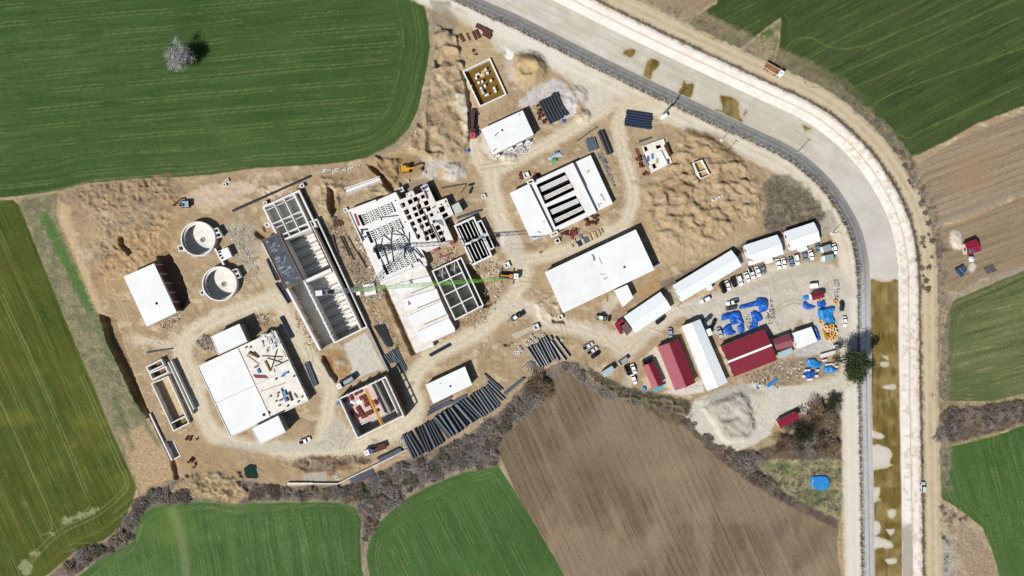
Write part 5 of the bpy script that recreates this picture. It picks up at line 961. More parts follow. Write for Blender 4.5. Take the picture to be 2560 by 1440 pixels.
for a in ((1209, 490.5, 5, 1., 'square concrete manhole alone east of the pale blue-roofed block'), (1267.5, 662.5, 7, 1.2, 'square manhole shaft beside the crane truck'), (1003, 474, 5.5, 1.6, 'square shaft in the dark cutting north of the filter deck'), (1019.5, 452.6, 3, .7, 'tiny square manhole on sand north of the decks'), (1061, 433, 3, .7, 'tiny square manhole by the yellow excavator bucket'), (1402, 793, 6, 1.2, 'square shaft at the corner of the largest hall'), (1340.5, 818, 7, 1.4, 'square shaft at the end of the pinkish pipe trench'), (1136, 330.5, 5.5, .6, 'square manhole set in the sandy spoil by the wheat field'), (561.5, 461.7, 4, .8, 'lower of two small manholes near the wheat field edge'), (567.7, 451, 4, .8, 'upper of two small manholes near the wheat field edge'), (1316, 438, 7, 1.2, 'square shaft north-west of the filter hall'), (1394, 602, 6, 1., 'square shaft south of the filter hall among fittings'), (668, 562, 6, 1., 'small shaft on the west side of the six-cell basin'), (864, 525, 5, .9, 'small white block at the corner of the filter deck'), (842, 1195, 4, .4, 'small manhole beside the retaining wall'), (1330.5, 733, 3, .5, 'tiny manhole west of the largest hall')): shaft(*a)
P = q(1220, 740, 7.385, [(430, 710), (800, 550), (850, 610), (500, 800)]); solo('pipe_trench', 'pinkish levelled pipe trench floor leading to a square shaft', 'trench', MB().prism(V2(P, .25), -.3, .25), mat('pink_gravel', 'd0c0b0', .95, .1, 1), cen(P))
# ================================================================ SHEDS, OFFICES, HOUSES
WH = mat('white_profiled_roof', (.62, .645, .655), .5, .03, .6, spec=.4); WH2 = mat('white_profiled_roof_shade', (.64, .68, .7), .5, .03, .6, spec=.4)  # WH2: bluish copy, the shaded slopes' sky tint is put into the colour
gable('site_office', 'longest white prefabricated office block beside the row of parked cars', q(1640, 540, 6.4, [(270, 1108), (1205, 545), (1370, 800), (412, 1372)]), 2.9, 4.2, WH, M['white'], WH2, porch=[q(1640, 540, 6.4, [(805, 1120), (875, 1080), (918, 1160), (850, 1205)])], seam=1.1)
gable('site_office', 'middle white prefabricated office with a porch facing the car park', q(1840, 520, 6, [(118, 560), (618, 400), (715, 685), (210, 865)]), 2.9, 4.2, WH, M['white'], WH2, porch=[q(1840, 520, 6, [(440, 775), (540, 740), (565, 810), (470, 840)])], seam=1.1)
gable('site_office', 'easternmost white prefabricated office near the canal road', q(1840, 520, 6, [(725, 355), (1170, 210), (1265, 498), (828, 645)]), 2.9, 4.2, WH, M['white'], WH2, porch=[q(1840, 520, 6, [(940, 600), (1055, 560), (1080, 628), (965, 660)])], seam=1.1)
T = gable('workers_hut', 'white prefabricated hut with a crimson and brown lean-to at its west end', q(1420, 720, 6, [(835, 430), (1385, 58), (1555, 308), (1010, 675)]), 2.9, 4.2, WH, M['white'], WH2, seam=1.1)
for P, mm, nm in (([(695, 542), (822, 460), (862, 525), (735, 612)], 'red2', 'crimson lean-to roof'), ([(735, 612), (775, 580), (840, 672), (785, 700)], 'red2', 'crimson lean-to roof'), ([(775, 545), (865, 495), (965, 635), (880, 718)], 'purple', 'brown lean-to roof')):
    P = V2(q(1420, 720, 6, P), 2.6); T.part('lean_to_wall', MB().prism(inset(P, .3), -.2, 2.4), M['cream']); T.part('lean_to_roof', MB().prism(P, 2.4+.02*len(mm), 2.62), M[mm], nm)
gable('long_shed', 'long narrow white shed between the two dark red roofs', [(1750, 798), (1819, 956), (1768, 977), (1705, 815)], 3., 4.1, M['white'], M['white'], WH2, seam=.8, porch=[q(1680, 720, 6.4, [(545, 672), (612, 640), (650, 745), (572, 778)])])
gable('red_shed', 'large brick red gabled shed with one slope coloured for shade west of the long white shed', q(1440, 820, 4.8, [(1230, 135), (1435, 655), (1190, 752), (978, 225)]), 3., 4.5, M['redl'], M['cream'], M['red'])  # slope away from the sun gets a darker red, shade in the colour
gable('red_shed', 'small brick red gabled hut next to the black parked car', q(1440, 820, 4.8, [(925, 400), (1050, 672), (920, 732), (795, 455)]), 2.6, 3.6, M['redl'], M['cream'], M['red'])  # here too the slope turned from the sun is coloured darker for shade
P = q(1440, 820, 4.8, [(920, 738), (1050, 680), (1055, 715), (945, 770)]); T = Thing('awning', 'teal translucent awning at the end of the small red hut', 'awning', cen(P)); T.part('sheet', MB().prism(V2(P, 2.2), 2.15, 2.2), M['teal'])
for p in V2(P, 2.2): T.part('post', MB().box(p, .1, .1, -.1, 2.15), M['grey'])
gable('red_warehouse', 'large dark red roofed warehouse with a white ridge strip', q(1680, 720, 6.4, [(780, 935), (1472, 658), (1685, 1152), (985, 1422)]), 3.4, 4.6, M['red'], M['cream'], capm=M['white'])
gable('red_hut', 'small faded red gabled hut beside the pale blue roof', q(1900, 680, 7.385, [(230, 1252), (540, 1138), (612, 1362), (310, 1442)]), 2.6, 3.4, mat('faded_red_sheet', 'a0606b', .6, .05), M['white'], mat('faded_red_sheet_shade', '8b4754', .6, .05))  # second red is a darker copy painting shade on the slope facing north
T, r, _ = flat_building('store_shed', 'low shed with a pale blue sheet roof below the faded red hut', q(1860, 840, 5.647, [(475, 240), (670, 165), (702, 238), (500, 322)]), 2.2, M['cream'], M['pale'], winstep=0)
T, r, _ = flat_building('white_store', 'white roofed store beside the yellow pipe coils', q(1900, 680, 7.385, [(610, 1125), (950, 1012), (1062, 1280), (695, 1420)]), 3., M['white'], M['white'], winstep=3)
P = q(1900, 680, 7.385, [(955, 1008), (1020, 990), (1115, 1250), (1062, 1280)]); solo('blue_tarp', 'narrow dark blue tarpaulin along the side of the white roofed store', 'tarp', blob(V2(P, 0), 1.6, 3, .6, .8, .2), M['tarp'], cen(P), 'blue tarpaulins')
gable('red_hut', 'small dark red hut north of the blue tarpaulins', q(1900, 680, 7.385, [(938, 402), (1165, 355), (1195, 465), (965, 525)]), 2.5, 3., M['red'], M['white'])
T = gable('guard_hut', 'bright crimson roofed hut beside the grey sand yard', q(1860, 840, 5.647, [(460, 1205), (735, 1070), (782, 1150), (510, 1310)]), 2.6, 3.1, M['red2'], M['cream'])
for P, lab in ((q(1840, 520, 6, [(1262, 592), (1412, 540), (1442, 632), (1295, 672)]), 'upper of two grey roofed cabins beside the canal road'), (q(1840, 520, 6, [(1300, 720), (1458, 685), (1478, 790), (1310, 808)]), 'lower of two grey roofed cabins beside the canal road')):
    T, r, _ = flat_building('portable_cabin', lab, P, 2.6, M['white'], mat('grey_green_sheet', '9db0b3', .5, .06), winstep=2.4); T.part('end_panel', MB().prism(V2([P[0], lerp(P[0], P[1], .18), lerp(P[3], P[2], .18), P[3]], 2.65), 2.58, 2.66), M['white'], parent=r)
flat_building('container', 'pale grey-blue shipping container on a small concrete pad', q(1420, 720, 6, [(500, 1265), (660, 1165), (708, 1235), (545, 1345)]), 2.6, mat('container_side', '9fb0b8', .5, .08), mat('container_top', 'b4cbd4', .5, .06), winstep=0, over=.05)
T = gable('farm_house', 'crimson roofed house with a roof window amid ploughed land', q(2340, 560, 9, [(640, 440), (900, 335), (1018, 600), (700, 705)]), 2.8, 3.5, M['red2'], M['cream'])
P = V2(q(2340, 560, 9, [(745, 565), (820, 545), (860, 628), (780, 655)]), 3.5); T.part('solar_panel', MB().prism(P, 3.3, 3.6), M['alu']); [T.part('panel_cell', MB().prism(inset([bil(P, u, v) for u, v in ((0, k/2), (1, k/2), (1, k/2+.5), (0, k/2+.5))], .12), 3.6, 3.63), M['cell']) for k in range(2)]
c = W(2430.5, 648, 2.6); T = Thing('gazebo', 'white hexagonal gazebo south of the crimson farm house', 'gazebo', (2430.5, 648)); mb = MB(); rr_ = 1.35
mb.v = [(c.x+rr_*math.cos(i*math.pi/3), c.y+rr_*math.sin(i*math.pi/3), 2.2) for i in range(6)]+[(c.x, c.y, 2.9)]+[(c.x, c.y, 2.15)]; mb.f = [(i, (i+1) % 6, 6) for i in range(6)]+[((i+1) % 6, i, 7) for i in range(6)]; T.part('canopy', mb, M['white'])
for i in range(6): T.part('post', MB().box((c.x+1.2*math.cos(i*math.pi/3), c.y+1.2*math.sin(i*math.pi/3)), .1, .1, 0, 2.2), M['white'])
T = Thing('solar_array', 'tilted ground array of eight dark blue solar panels', 'solar panel', (2402, 676)); Z = lambda pts: q(2340, 560, 9, pts)
for P in (Z([(415, 1040), (515, 985), (650, 1130), (548, 1200)]), Z([(528, 985), (608, 930), (705, 1045), (622, 1105)])):
    a = [W(*P[0], 1.6), W(*P[1], 1.6), W(*P[2], .7), W(*P[3], .7)]; fr = T.part('panel_frame', MB().hexa([v-Vector((0, 0, .08)) for v in a][::-1], a[::-1]), M['alu'])
    n = 4 if P[0][0] < 2390 else 3
    for k in range(n): qd = [bil([tuple(v) for v in a], u, v) for u, v in ((.06, (k+.07)/n), (.94, (k+.07)/n), (.94, (k+.93)/n), (.06, (k+.93)/n))]; T.part('panel', MB().hexa([(p[0], p[1], p[2]+.01) for p in qd][::-1], [(p[0], p[1], p[2]+.04) for p in qd][::-1]), M['cell'], parent=fr)
    for v in a: T.part('leg', MB().bar((v.x, v.y, -.1), (v.x, v.y, v.z-.08), .1, .1), M['alu'])
T = Thing('steel_rack', 'grey slatted steel rack lying south of the farm house', 'rack', (2472, 675))
for k in range(6):
    for s_ in (0, 1): a, b = Z([(1060+s_*110+k*16, 1000+k*26-s_*40), (1160+s_*110+k*16, 950+k*26-s_*30)]); a, b = W(*a), W(*b); T.part('slat', MB().bar(a+Vector((0, 0, .35)), b+Vector((0, 0, .35)), .22, .12), M['pipeg'])
a, b = [W(*p) for p in Z([(1150, 930), (1240, 1130)])]; T.part('rail', MB().bar(a+Vector((0, 0, .15)), b+Vector((0, 0, .15)), .2, .28), M['grey'])
# ================================================================ VEHICLES
def loft(st, zb=.28):
    mb = MB()
    for x, hw, zt in st: mb.v += [(x, -hw, zb), (x, hw, zb), (x, hw, zt*.72), (x, hw*.9, zt), (x, -hw*.9, zt), (x, -hw, zt*.72)]
    n = len(st)
    for i in range(n-1):
        a = i*6; b = a+6
        for k in range(6): j = (k+1) % 6; mb.f.append((a+k, a+j, b+j, b+k))
    mb.f += [(5, 4, 3, 2, 1, 0), tuple((n-1)*6+k for k in range(6))]; mb.f = [f[::-1] for f in mb.f]; return mb
paint_m = mat('car_paint_white', (.75, .75, .75), .25, .02, coat=.6); glassm = M['glass']; lampm = mat('lamp_glass', 'e8eef2', .1, .02); tailm = mat('tail_lamp', '8c1a1a', .2, .05)
def car_proto(kind):
    root = bpy.data.objects.new('car', None); COL.objects.link(root)
    def P(name, mb, m, par=None, smooth=False):
        me = mb.mesh(name, (0, 0, 0), smooth); me.materials.append(m); o = bpy.data.objects.new(name, me); o.parent = par or root; COL.objects.link(o)
        o.material_slots[0].link = 'OBJECT'; o.material_slots[0].material = m; return o
    L, Wd, hood, gx0, gx1, rx0, rx1, zr, zb = dict(sedan=(4.5, .88, .86, -1.7, 1.0, -1.1, .45, 1.45, .95), suv=(4.6, .93, 1.0, -2.2, 1.05, -1.95, .45, 1.72, 1.05), pickup=(5.2, .93, 1.02, -.55, 1.35, -.4, .75, 1.75, 1.05), van=(4.9, .95, 1.05, -2.4, 1.7, -2.3, 1.0, 1.9, 1.1))[kind]
    h = L/2; st = [(-h, Wd*.8, zb*.85), (-h+.15, Wd*.93, zb*.98), (-h*.6, Wd, zb), (gx1*.6, Wd, zb), (h*.62, Wd*.97, hood), (h-.3, Wd*.9, hood*.92), (h, Wd*.72, hood*.72)]
    b = P('body', loft(st), paint_m)
    w0, w1 = Wd*.88, Wd*.78; B = [(gx0, -w0, zb-.02), (gx1, -w0, zb-.02), (gx1, w0, zb-.02), (gx0, w0, zb-.02)]; Tt = [(rx0, -w1, zr), (rx1, -w1, zr), (rx1, w1, zr), (rx0, w1, zr)]
    def pane(name, a): mb = MB(); c = Vector((0, 0, 0)); mb.v = a+[(p[0]*.97, p[1]*.97, p[2]-.03) for p in a]; mb.f = [(0, 1, 2, 3), (7, 6, 5, 4), (0, 4, 5, 1), (1, 5, 6, 2), (2, 6, 7, 3), (3, 7, 4, 0)]; return P(name, mb, glassm)
    pane('windshield', [B[1], B[2], Tt[2], Tt[1]]); pane('rear_window', [B[3], B[0], Tt[0], Tt[3]]); pane('side_window', [B[0], B[1], Tt[1], Tt[0]]); pane('side_window', [B[2], B[3], Tt[3], Tt[2]])
    P('roof', MB().hexa([(p[0], p[1]*1.03, zr-.03) for p in Tt], [(p[0]*.98, p[1]*.96, zr+.05) for p in Tt]), paint_m)
    if kind == 'pickup': P('load_bed', MB().box((-1.6, 0), 1.85, Wd*1.62, zb, zb+.04), M['tyre']); [P('bed_side', MB().box((-1.58, s*Wd*.9), 2.0, .1, zb, zb+.22), paint_m) for s in (-1, 1)]
    wm = MB().tube((0, -.11, 0), (0, .11, 0), .33, 12).mesh('wheel'); wm.materials.append(M['tyre'])
    for x in (-L*.29, L*.3):
        for s in (-1, 1): o = bpy.data.objects.new('wheel', wm); o.parent = root; o.location = (x, s*(Wd-.06), .33); COL.objects.link(o)
    for s in (-1, 1): P('headlight', MB().box((h-.14, s*Wd*.62), .2, .34, hood*.62, hood*.78), lampm); P('tail_light', MB().box((-h+.03, s*Wd*.66), .12, .26, zb*.7, zb*.86), tailm); P('mirror', MB().box((gx1-.35, s*(Wd+.06)), .14, .2, zb, zb+.14), paint_m)
    return root
protos = {k: car_proto(k) for k in ('sedan', 'suv', 'pickup', 'van')}; used_p = set(); CP = {}
def cpaint(c):
    if c not in CP: CP[c] = mat('car_paint_'+c, (.75, .75, .76) if c == 'f6f6f6' else c, .25, .03, coat=.7)
    return CP[c]
def car(kind, px, py, d, c, label, group=None):
    r = protos[kind] if kind not in used_p else copy_tree(protos[kind]); used_p.add(kind)
    p = W(px, py, .7); r.location = (p.x, p.y, 0.05); r.rotation_euler = (0, 0, math.atan2(-d[1], d[0])); r.name = {'pickup': 'pickup_truck', 'van': 'van', 'suv': 'car', 'sedan': 'car'}[kind]; r['kind'] = 'thing'
    tag(r, label, {'pickup': 'pickup', 'van': 'van'}.get(kind, 'car'), group)
    for ch in r.children:
        if ch.name.split('.')[0] in ('body', 'roof', 'mirror', 'bed_side'): ch.material_slots[0].material = cpaint(c)
protos_keep = dict(protos)
Wt, Bk, Gr, Bl = 'f6f6f6', '15181d', '8d9799', '5d6f92'; v = (.38, .92); G1 = 'cars parked in front of the site offices'; G2 = 'cars parked around the red sheds'
for a in (('van', 1807, 720, v, Bk, 'black van at the west end of the office car row', G1), ('sedan', 1819.7, 714, v, Wt, 'white saloon car between the black van and a black off-roader', G1), ('suv', 1834.5, 705.6, v, '1b2129', 'black off-roader second dark vehicle in the office row', G1), ('suv', 1849.4, 701, v, Wt, 'white off-roader beside the black off-roader', G1), ('sedan', 1868, 693, v, Wt, 'white car parked just west of the white pickup', G1), ('pickup', 1879, 683, v, Wt, 'white pickup with dark covered bed in the office row', G1), ('sedan', 1894.7, 679, v, Wt, 'white saloon just east of the white pickup', G1), ('sedan', 1907, 673.6, v, Gr, 'grey saloon at the east end of the first office row', G1),
          ('suv', 1763.4, 749.4, (-.9, .4), Wt, 'white car with dark windscreen parked alone below the longest office', None), ('sedan', 1945.8, 660, (.2, .98), Wt, 'white car, first of the row before the middle office', G1), ('sedan', 1959.7, 657.5, (.2, .98), Wt, 'white car, second of the row before the middle office', G1), ('sedan', 1978, 655, (.3, .95), '8494b8', 'blue-grey saloon between white cars below the gap of the offices', G1), ('suv', 1991.7, 649, (.25, .97), Wt, 'white off-roader right beside the blue-grey saloon', G1), ('sedan', 2011.7, 640, (.25, .97), '8f9bb0', 'silver-blue saloon before the easternmost office', G1), ('sedan', 2028, 637.5, (.3, .95), Wt, 'white saloon before the easternmost office', G1), ('sedan', 2044, 621.7, (.2, .98), '8a9aa6', 'grey saloon tucked beside the upper grey cabin', G1), ('sedan', 2086.7, 622.5, (.25, .97), Wt, 'white saloon on the far side of the upper grey cabin', G1),
          ('pickup', 1831, 756, (-.95, .28), Wt, 'white pickup standing north of the blue tarpaulins', None), ('suv', 1827.7, 770, (-.97, .15), '5a5848', 'olive grey car just below the white pickup by the tarpaulins', None), ('sedan', 1770, 796.6, (.75, -.66), '4d535e', 'dark grey car at the corner of the long white shed', G2), ('sedan', 1783, 810.6, (-.4, .9), Bk, 'black car in the shadow of the long white shed', G2), ('sedan', 1799.5, 831.7, (.35, .93), 'cfd8e2', 'silver car beside the blue tarpaulin and red warehouse', G2), ('sedan', 2105, 764.6, (0, -1), '2d3644', 'dark blue car on the canal road near the yellow coils', None), ('sedan', 2111.5, 804, (.05, 1), Wt, 'white car on the canal road east of the yellow coils', None),
          ('suv', 1650, 801, (-.8, .6), '20262e', 'black off-roader in front of the white workers hut', None), ('sedan', 1675.8, 833, (.1, .99), 'a9bbd8', 'pale blue car at the north end of the two-tone red shed', G2), ('pickup', 1470, 865, (.86, -.5), 'eef2f6', 'upper of two white pickups parked by the ploughed field', G2), ('pickup', 1481, 876.7, (.86, -.5), 'eef2f6', 'lower of two white pickups parked by the ploughed field', G2), ('sedan', 1488, 887.5, (-.82, .55), Bk, 'black car beside the two white pickups', G2), ('van', 1557, 902.5, (-.8, .6), 'a9b6c4', 'silver van parked above the pale container', G2), ('suv', 1569, 926, (.4, .92), '101318', 'black car beside two white cars west of the small red hut', G2), ('sedan', 1584, 922.5, (.35, .94), Wt, 'white car beside the black car west of the small red hut', G2), ('sedan', 1585, 948, (.35, .94), Wt, 'white car behind another white car near the small blue bin', G2), ('suv', 1618, 901, (-.9, .35), '1c2026', 'black car at the north end of the small red hut', G2), ('pickup', 762.5, 1101.5, (.92, -.38), Wt, 'white pickup on the grey road south of the wide low building', None), ('suv', 2308, 1218, (0, -1), 'dfe3e2', 'small white car on the track east of the canal', None)): car(*a)
def truck(name, label, c, d, L, cabc, bedm, load=None, boom=False, bedh=1.2, wid=2.5, cabl=2.1, cat='truck', open_bed=True):
    p = W(*c); T = Thing(name, label, cat, c); an = math.atan2(-d[1], d[0]); u = Vector((math.cos(an), math.sin(an), 0)); w_ = Vector((-u.y, u.x, 0)); h = L/2
    f = lambda x, y=0: p+u*x+w_*y
    T.part('chassis', MB().box(p, L-.3, .9, .6, 1., an), M['tyre'])
    cb = T.part('cab', MB().box(f(h-cabl/2), cabl, wid*.96, .7, 2.9, an, .93, .93), cabc); T.part('windshield', MB().box(f(h-.06), .16, wid*.8, 1.8, 2.6, an), M['glass'], parent=cb); T.part('roof_hatch', MB().box(f(h-cabl*.5), .5, .5, 2.88, 2.97, an), M['tyre'], parent=cb)
    for s in (-1, 1): T.part('mirror', MB().box(f(h-.2, s*(wid*.55)), .15, .3, 1.8, 2.4, an), M['tyre'], parent=cb)
    bl = L-cabl-.4; bc = f(-h+bl/2)
    if bedm:
        bd = T.part('bed', MB().box(bc, bl, wid, 1.05, 1.25, an), bedm)
        if open_bed:
            for s in (-1, 1): T.part('bed_side', MB().box(f(-h+bl/2, s*(wid/2-.06)), bl, .12, 1.24, 1.24+bedh, an), bedm, parent=bd)
            for e in (-h+.08, -h+bl-.08): T.part('bed_end', MB().box(f(e), .14, wid-.26, 1.24, 1.24+bedh, an), bedm, parent=bd)
        if load: T.part('load', MB().box(bc, bl-.3, wid-.3, 1.24, 1.15+bedh*.75, an, .8, .7), load)
    wm = MB().tube((0, -.17, 0), (0, .17, 0), .5, 12).mesh('wheel'); wm.materials.append(M['tyre'])
    for x in (h-1.2, h-2.8, -h+1.0, -h+2.4):
        for s in (-1, 1): T.inst('wheel', wm, f(x, s*(wid/2-.2))+Vector((0, 0, .5)), an)
    return T, f, an, h
truck('dump_truck', 'dump truck with orange-sided tipper and white cab beside the wheat field', (1931, 178), (.87, .5), 8.8, M['white'], mat('orange_tipper', 'dfa58e', .6, .1), M['wood'], bedh=1.4)
truck('dump_truck', 'truck with white and yellow cab and dark tipper beside the roofless pump house', (867, 954), (-.86, .52), 8.4, M['white'], M['navy'], mat('grey_load', 'a9b4c2', .8, .1), bedh=1.3)
T, f, an, h = truck('flatbed_truck', 'white cab flatbed truck with a blue crane near the long pipe row', (940, 1121), (-.94, .34), 9.4, M['white'], M['rust'], bedh=.5)
T.part('loader_crane', MB().box(f(1.8), 1., 2., 1.2, 2.4, an).bar(f(1.6)+Vector((0, 0, 2.5)), f(.2)+Vector((0, 0, 2.6)), .5, .4), M['blue'])
T, f, an, h = truck('crane_truck', 'red cab truck with a dark loader crane west of the north hall', (1182, 312), (.02, 1), 12.5, mat('pink_red_cab', 'd4566b', .4, .05), mat('dark_deck', '4b4540', .8, .2), bedh=.4, wid=2.5, cabl=2.3)
T.part('loader_crane', MB().box(f(2.8), 1.2, 2.3, 1.1, 2.6, an).bar(f(2.6)+Vector((0, 0, 2.8)), f(-3.5)+Vector((0, 0, 3.4)), .5, .5), M['rust'])
for x in (3.2, -4.5):
    for s in (-1, 1): T.part('outrigger', MB().bar(f(x, 0)+Vector((0, 0, .8)), f(x, s*2.6)+Vector((0, 0, .7)), .25, .25).box(f(x, s*2.6), .5, .5, -.05, .7, an), M['woodd'])
T, f, an, h = truck('boom_truck', 'truck crane with white cab, orange boom and spread outriggers under the green jib tip', (1272, 690), (1, .05), 8.5, M['white'], mat('dark_deck2', '35353a', .8, .2), bedh=.3, open_bed=False)
T.part('boom', MB().bar(f(1.2)+Vector((0, 0, 2.2)), f(-3.6)+Vector((0, 0, 2.6)), .5, .5), M['yellow']); T.part('turret', MB().box(f(1.0), 1.4, 1.6, 1.2, 2.2, an), M['orange'])
for x in (2.0, -3.2):
    for s in (-1, 1): T.part('outrigger', MB().bar(f(x, 0)+Vector((0, 0, .8)), f(x, s*3.)+Vector((0, 0, .7)), .25, .25).box(f(x, s*3.), .5, .5, -.05, .7, an), M['woodd'])
def excavator(label, c, d, reach, bodym, cabm, armm):
    p = W(*c); T = Thing('excavator', label, 'excavator', c); an = math.atan2(-d[1], d[0]); u = Vector((math.cos(an), math.sin(an), 0)); w_ = Vector((-u.y, u.x, 0)); f = lambda x, y=0, z=0: p+u*x+w_*y+Vector((0, 0, z))
    for s in (-1, 1): T.part('track', MB().box(f(0, s*1.15), 4.2, .6, .05, .95, an, .85), M['tyre'])
    T.part('body', MB().box(f(-.5), 3.6, 2.6, 1.05, 2.1, an, .95, .95), bodym); T.part('counterweight', MB().box(f(-2.1), .8, 2.5, 1.05, 1.95, an), M['tyre'])
    cb = T.part('cab', MB().box(f(.7, .75), 1.7, 1.1, 1.05, 2.9, an, .9, .9), cabm); T.part('cab_glass', MB().box(f(.75, .75), 1.3, .8, 2.86, 2.95, an), M['glass'], parent=cb)
    k1 = f(reach*.5, -.2, 4.2); k2 = f(reach, -.2, 2.4); k3 = f(reach*.92, -.2, .6); T.part('boom', MB().bar(f(.9, -.2, 1.9), k1, .5, .6).bar(k1, f(reach*.75, -.2, 3.6), .45, .5), armm); T.part('stick', MB().bar(f(reach*.72, -.2, 3.8), k3, .35, .4), armm); T.part('bucket', MB().box(k3, 1.1, 1.2, .1, 1., an, .6), M['tyre'])
excavator('yellow-orange excavator with its arm stretched over the grey sand', (1017, 423), (1, -.03), 7.4, M['yellow'], M['yellow'], M['yellow'])
excavator('small pale blue and yellow excavator digging near the north-west wheat field', (464, 511.5), (-1, .02), 5.4, mat('pale_blue_machine', 'a8bfcb', .5, .08), mat('pale_machine_cab', 'c6ccca', .5, .06), M['yellow'])
for nm, lab, c, d, m1 in (('backhoe_loader', 'grey-blue backhoe loader beside the small pale gravel heap', (1290, 792), (.86, -.5), 'pipeg'), ('telehandler', 'grey and white telehandler on the track south of the largest hall', (1503, 794), (1, .15), 'grey')):
    p = W(*c); an = math.atan2(-d[1], d[0]); u = Vector((math.cos(an), math.sin(an), 0)); w_ = Vector((-u.y, u.x, 0)); T = Thing(nm, lab, 'loader', c)
    T.part('body', MB().box(p-u*.3, 4.6, 1.6, .6, 1.6, an, .95, .9), M[m1]); cb = T.part('cab', MB().box(p-u*.4, 1.7, 1.5, 1.6, 2.8, an, .9, .9), M['white']); T.part('cab_glass', MB().box(p-u*.4, 1.75, 1.2, 1.9, 2.5, an), M['glass'], parent=cb); T.part('loader_arm', MB().bar(p+u*.8+w_*.5+Vector((0, 0, 1.6)), p+u*3.2+w_*.5+Vector((0, 0, .9)), .2, .3).bar(p+u*.8-w_*.5+Vector((0, 0, 1.6)), p+u*3.2-w_*.5+Vector((0, 0, .9)), .2, .3), M['tyre']); T.part('bucket', MB().box(p+u*3.4, .9, 2.2, .2, 1.1, an), M['tyre'])
    for x in (-1.5, 1.5):
        for s in (-1, 1): T.part('wheel', MB().tube(p+u*x+w_*s*.75+Vector((0, 0, .6)), p+u*x+w_*s*1.15+Vector((0, 0, .6)), .6, 12), M['tyre'])
# ================================================================ TOWER CRANE
top = W(885, 724, 30); tip = W(1262, 697, 30); back = W(790, 733.5, 30); T = Thing('tower_crane', 'tower crane with lime green jib and grey counter-jib spanning the basins', 'crane', Vector((top.x, top.y, 0)))
def lattice(a, b, w_, h_, step, wb=None, r=.1):
    mb = MB(); d = b-a; L = d.length; d = d/L; sx = d.cross(Vector((0, 0, 1))); sx = Vector((1, 0, 0)) if sx.length < 1e-3 else sx.normalized(); up = sx.cross(d); wb = wb or w_; n = max(2, int(L/step))
    cr = [(-.5, 0), (.5, 0), (0, 1)] if h_ else [(-.5, -.5), (.5, -.5), (.5, .5), (-.5, .5)]
    pt = lambda k, t: a+d*L*t+sx*cr[k][0]*(w_+(wb-w_)*t)+up*cr[k][1]*(h_ or w_)
    for k in range(len(cr)):
        mb.bar(pt(k, 0), pt(k, 1), r*1.6, r*1.6)
        for i in range(n): k2 = (k+1) % len(cr); e = (i, i+1) if i % 2 else (i+1, i); mb.bar(pt(k, e[0]/n), pt(k2, e[1]/n), r, r); mb.bar(pt(k, i/n), pt(k2, i/n), r, r)
    return mb
base = Vector((top.x, top.y, 0)); T.part('foundation', MB().box(base, 5, 5, -.2, .8, .2), M['conc']); T.part('mast', lattice(base+Vector((0, 0, .8)), top-Vector((0, 0, 1.6)), 1.8, 0, 2.2, r=.07), M['grey']); T.part('slewing_ring', MB().tube(top-Vector((0, 0, 1.6)), top-Vector((0, 0, .4)), 1.2, 16), M['grey'])
u = (tip-top).normalized(); sx = u.cross(Vector((0, 0, 1))); jb = T.part('jib', lattice(top+u*.5, tip, 1.5, 1.5, 2.6, 1.2, .085), M['lime']); T.part('trolley', MB().box(top.lerp(tip, .62), 1.6, 1.4, 29.3, 29.7, math.atan2(u.y, u.x)), M['lime'], parent=jb); T.part('hook_block', MB().bar(top.lerp(tip, .62)-Vector((0, 0, .6)), top.lerp(tip, .62)-Vector((0, 0, 14)), .08, .08).box(top.lerp(tip, .62), .7, .4, 15., 16., 0), M['grey'], parent=jb)
u2 = (back-top).normalized(); cj = T.part('counter_jib', lattice(top+u2*.3, back, 1.3, 0, 1.5, 2.2, .1), M['grey']); T.part('platform', MB().box(top.lerp(back, .72), 6.6, 1.9, 30., 30.12, math.atan2(u2.y, u2.x)), mat('crane_grating', '7f8e9c', .6, .1), parent=cj)
for k in range(3): T.part('counterweight', MB().box(top.lerp(back, .84+.06*k), .75, 2., 29., 31.4, math.atan2(u2.y, u2.x)), M['white'], parent=cj)
T.part('winch', MB().box(top.lerp(back, .62), 1.6, 1.2, 30.12, 31.2, math.atan2(u2.y, u2.x)), M['tyre'], parent=cj); cbn = T.part('operator_cab', MB().box(top+u*1.6+sx*1.6, 1.6, 1.3, 28.2, 30.1, math.atan2(u.y, u.x)), M['white']); T.part('cab_window', MB().box(top+u*2.35+sx*1.6, .2, 1.1, 28.6, 29.6, math.atan2(u.y, u.x)), M['glass'], parent=cbn)
# ================================================================ PIPES
K = 'pipe stacks'
bundle(q(1150, 220, 6, [(1175, 225), (1455, 62), (1620, 395), (1345, 555)]), 7, .68, M['pipe'], 'large black plastic pipe in the stack by the grey gravel', K)
bundle(q(1540, 220, 5.053, [(135, 285), (100, 480), (430, 528), (452, 335)]), 6, .62, M['navy'], 'large navy pipe in the stack beside the canal road', K)
bundle(q(1260, 300, 5.333, [(1078, 262), (1212, 232), (1262, 388), (1128, 422)]), 6, .4, M['pipeg'], 'grey pipe in the short stack north of the filter hall', K)
bundle(q(1260, 300, 5.333, [(1245, 178), (1325, 138), (1448, 448), (1375, 478)]), 2, .72, M['pipe'], 'one of two long dark pipes north-east of the filter hall', K)
Z = lambda pts: q(960, 860, 4.8, pts)
rr = random.Random(21); N = 35
tops = smooth(Z([(222, 1098), (330, 1042), (460, 968), (580, 905), (615, 870), (720, 800), (830, 740), (940, 670), (1090, 580), (1205, 515)]), 12); bots = smooth(Z([(350, 1380), (470, 1315), (560, 1275), (690, 1195), (790, 1120), (840, 1090), (935, 1040), (1060, 945), (1180, 878), (1275, 825), (1390, 742)]), 12)
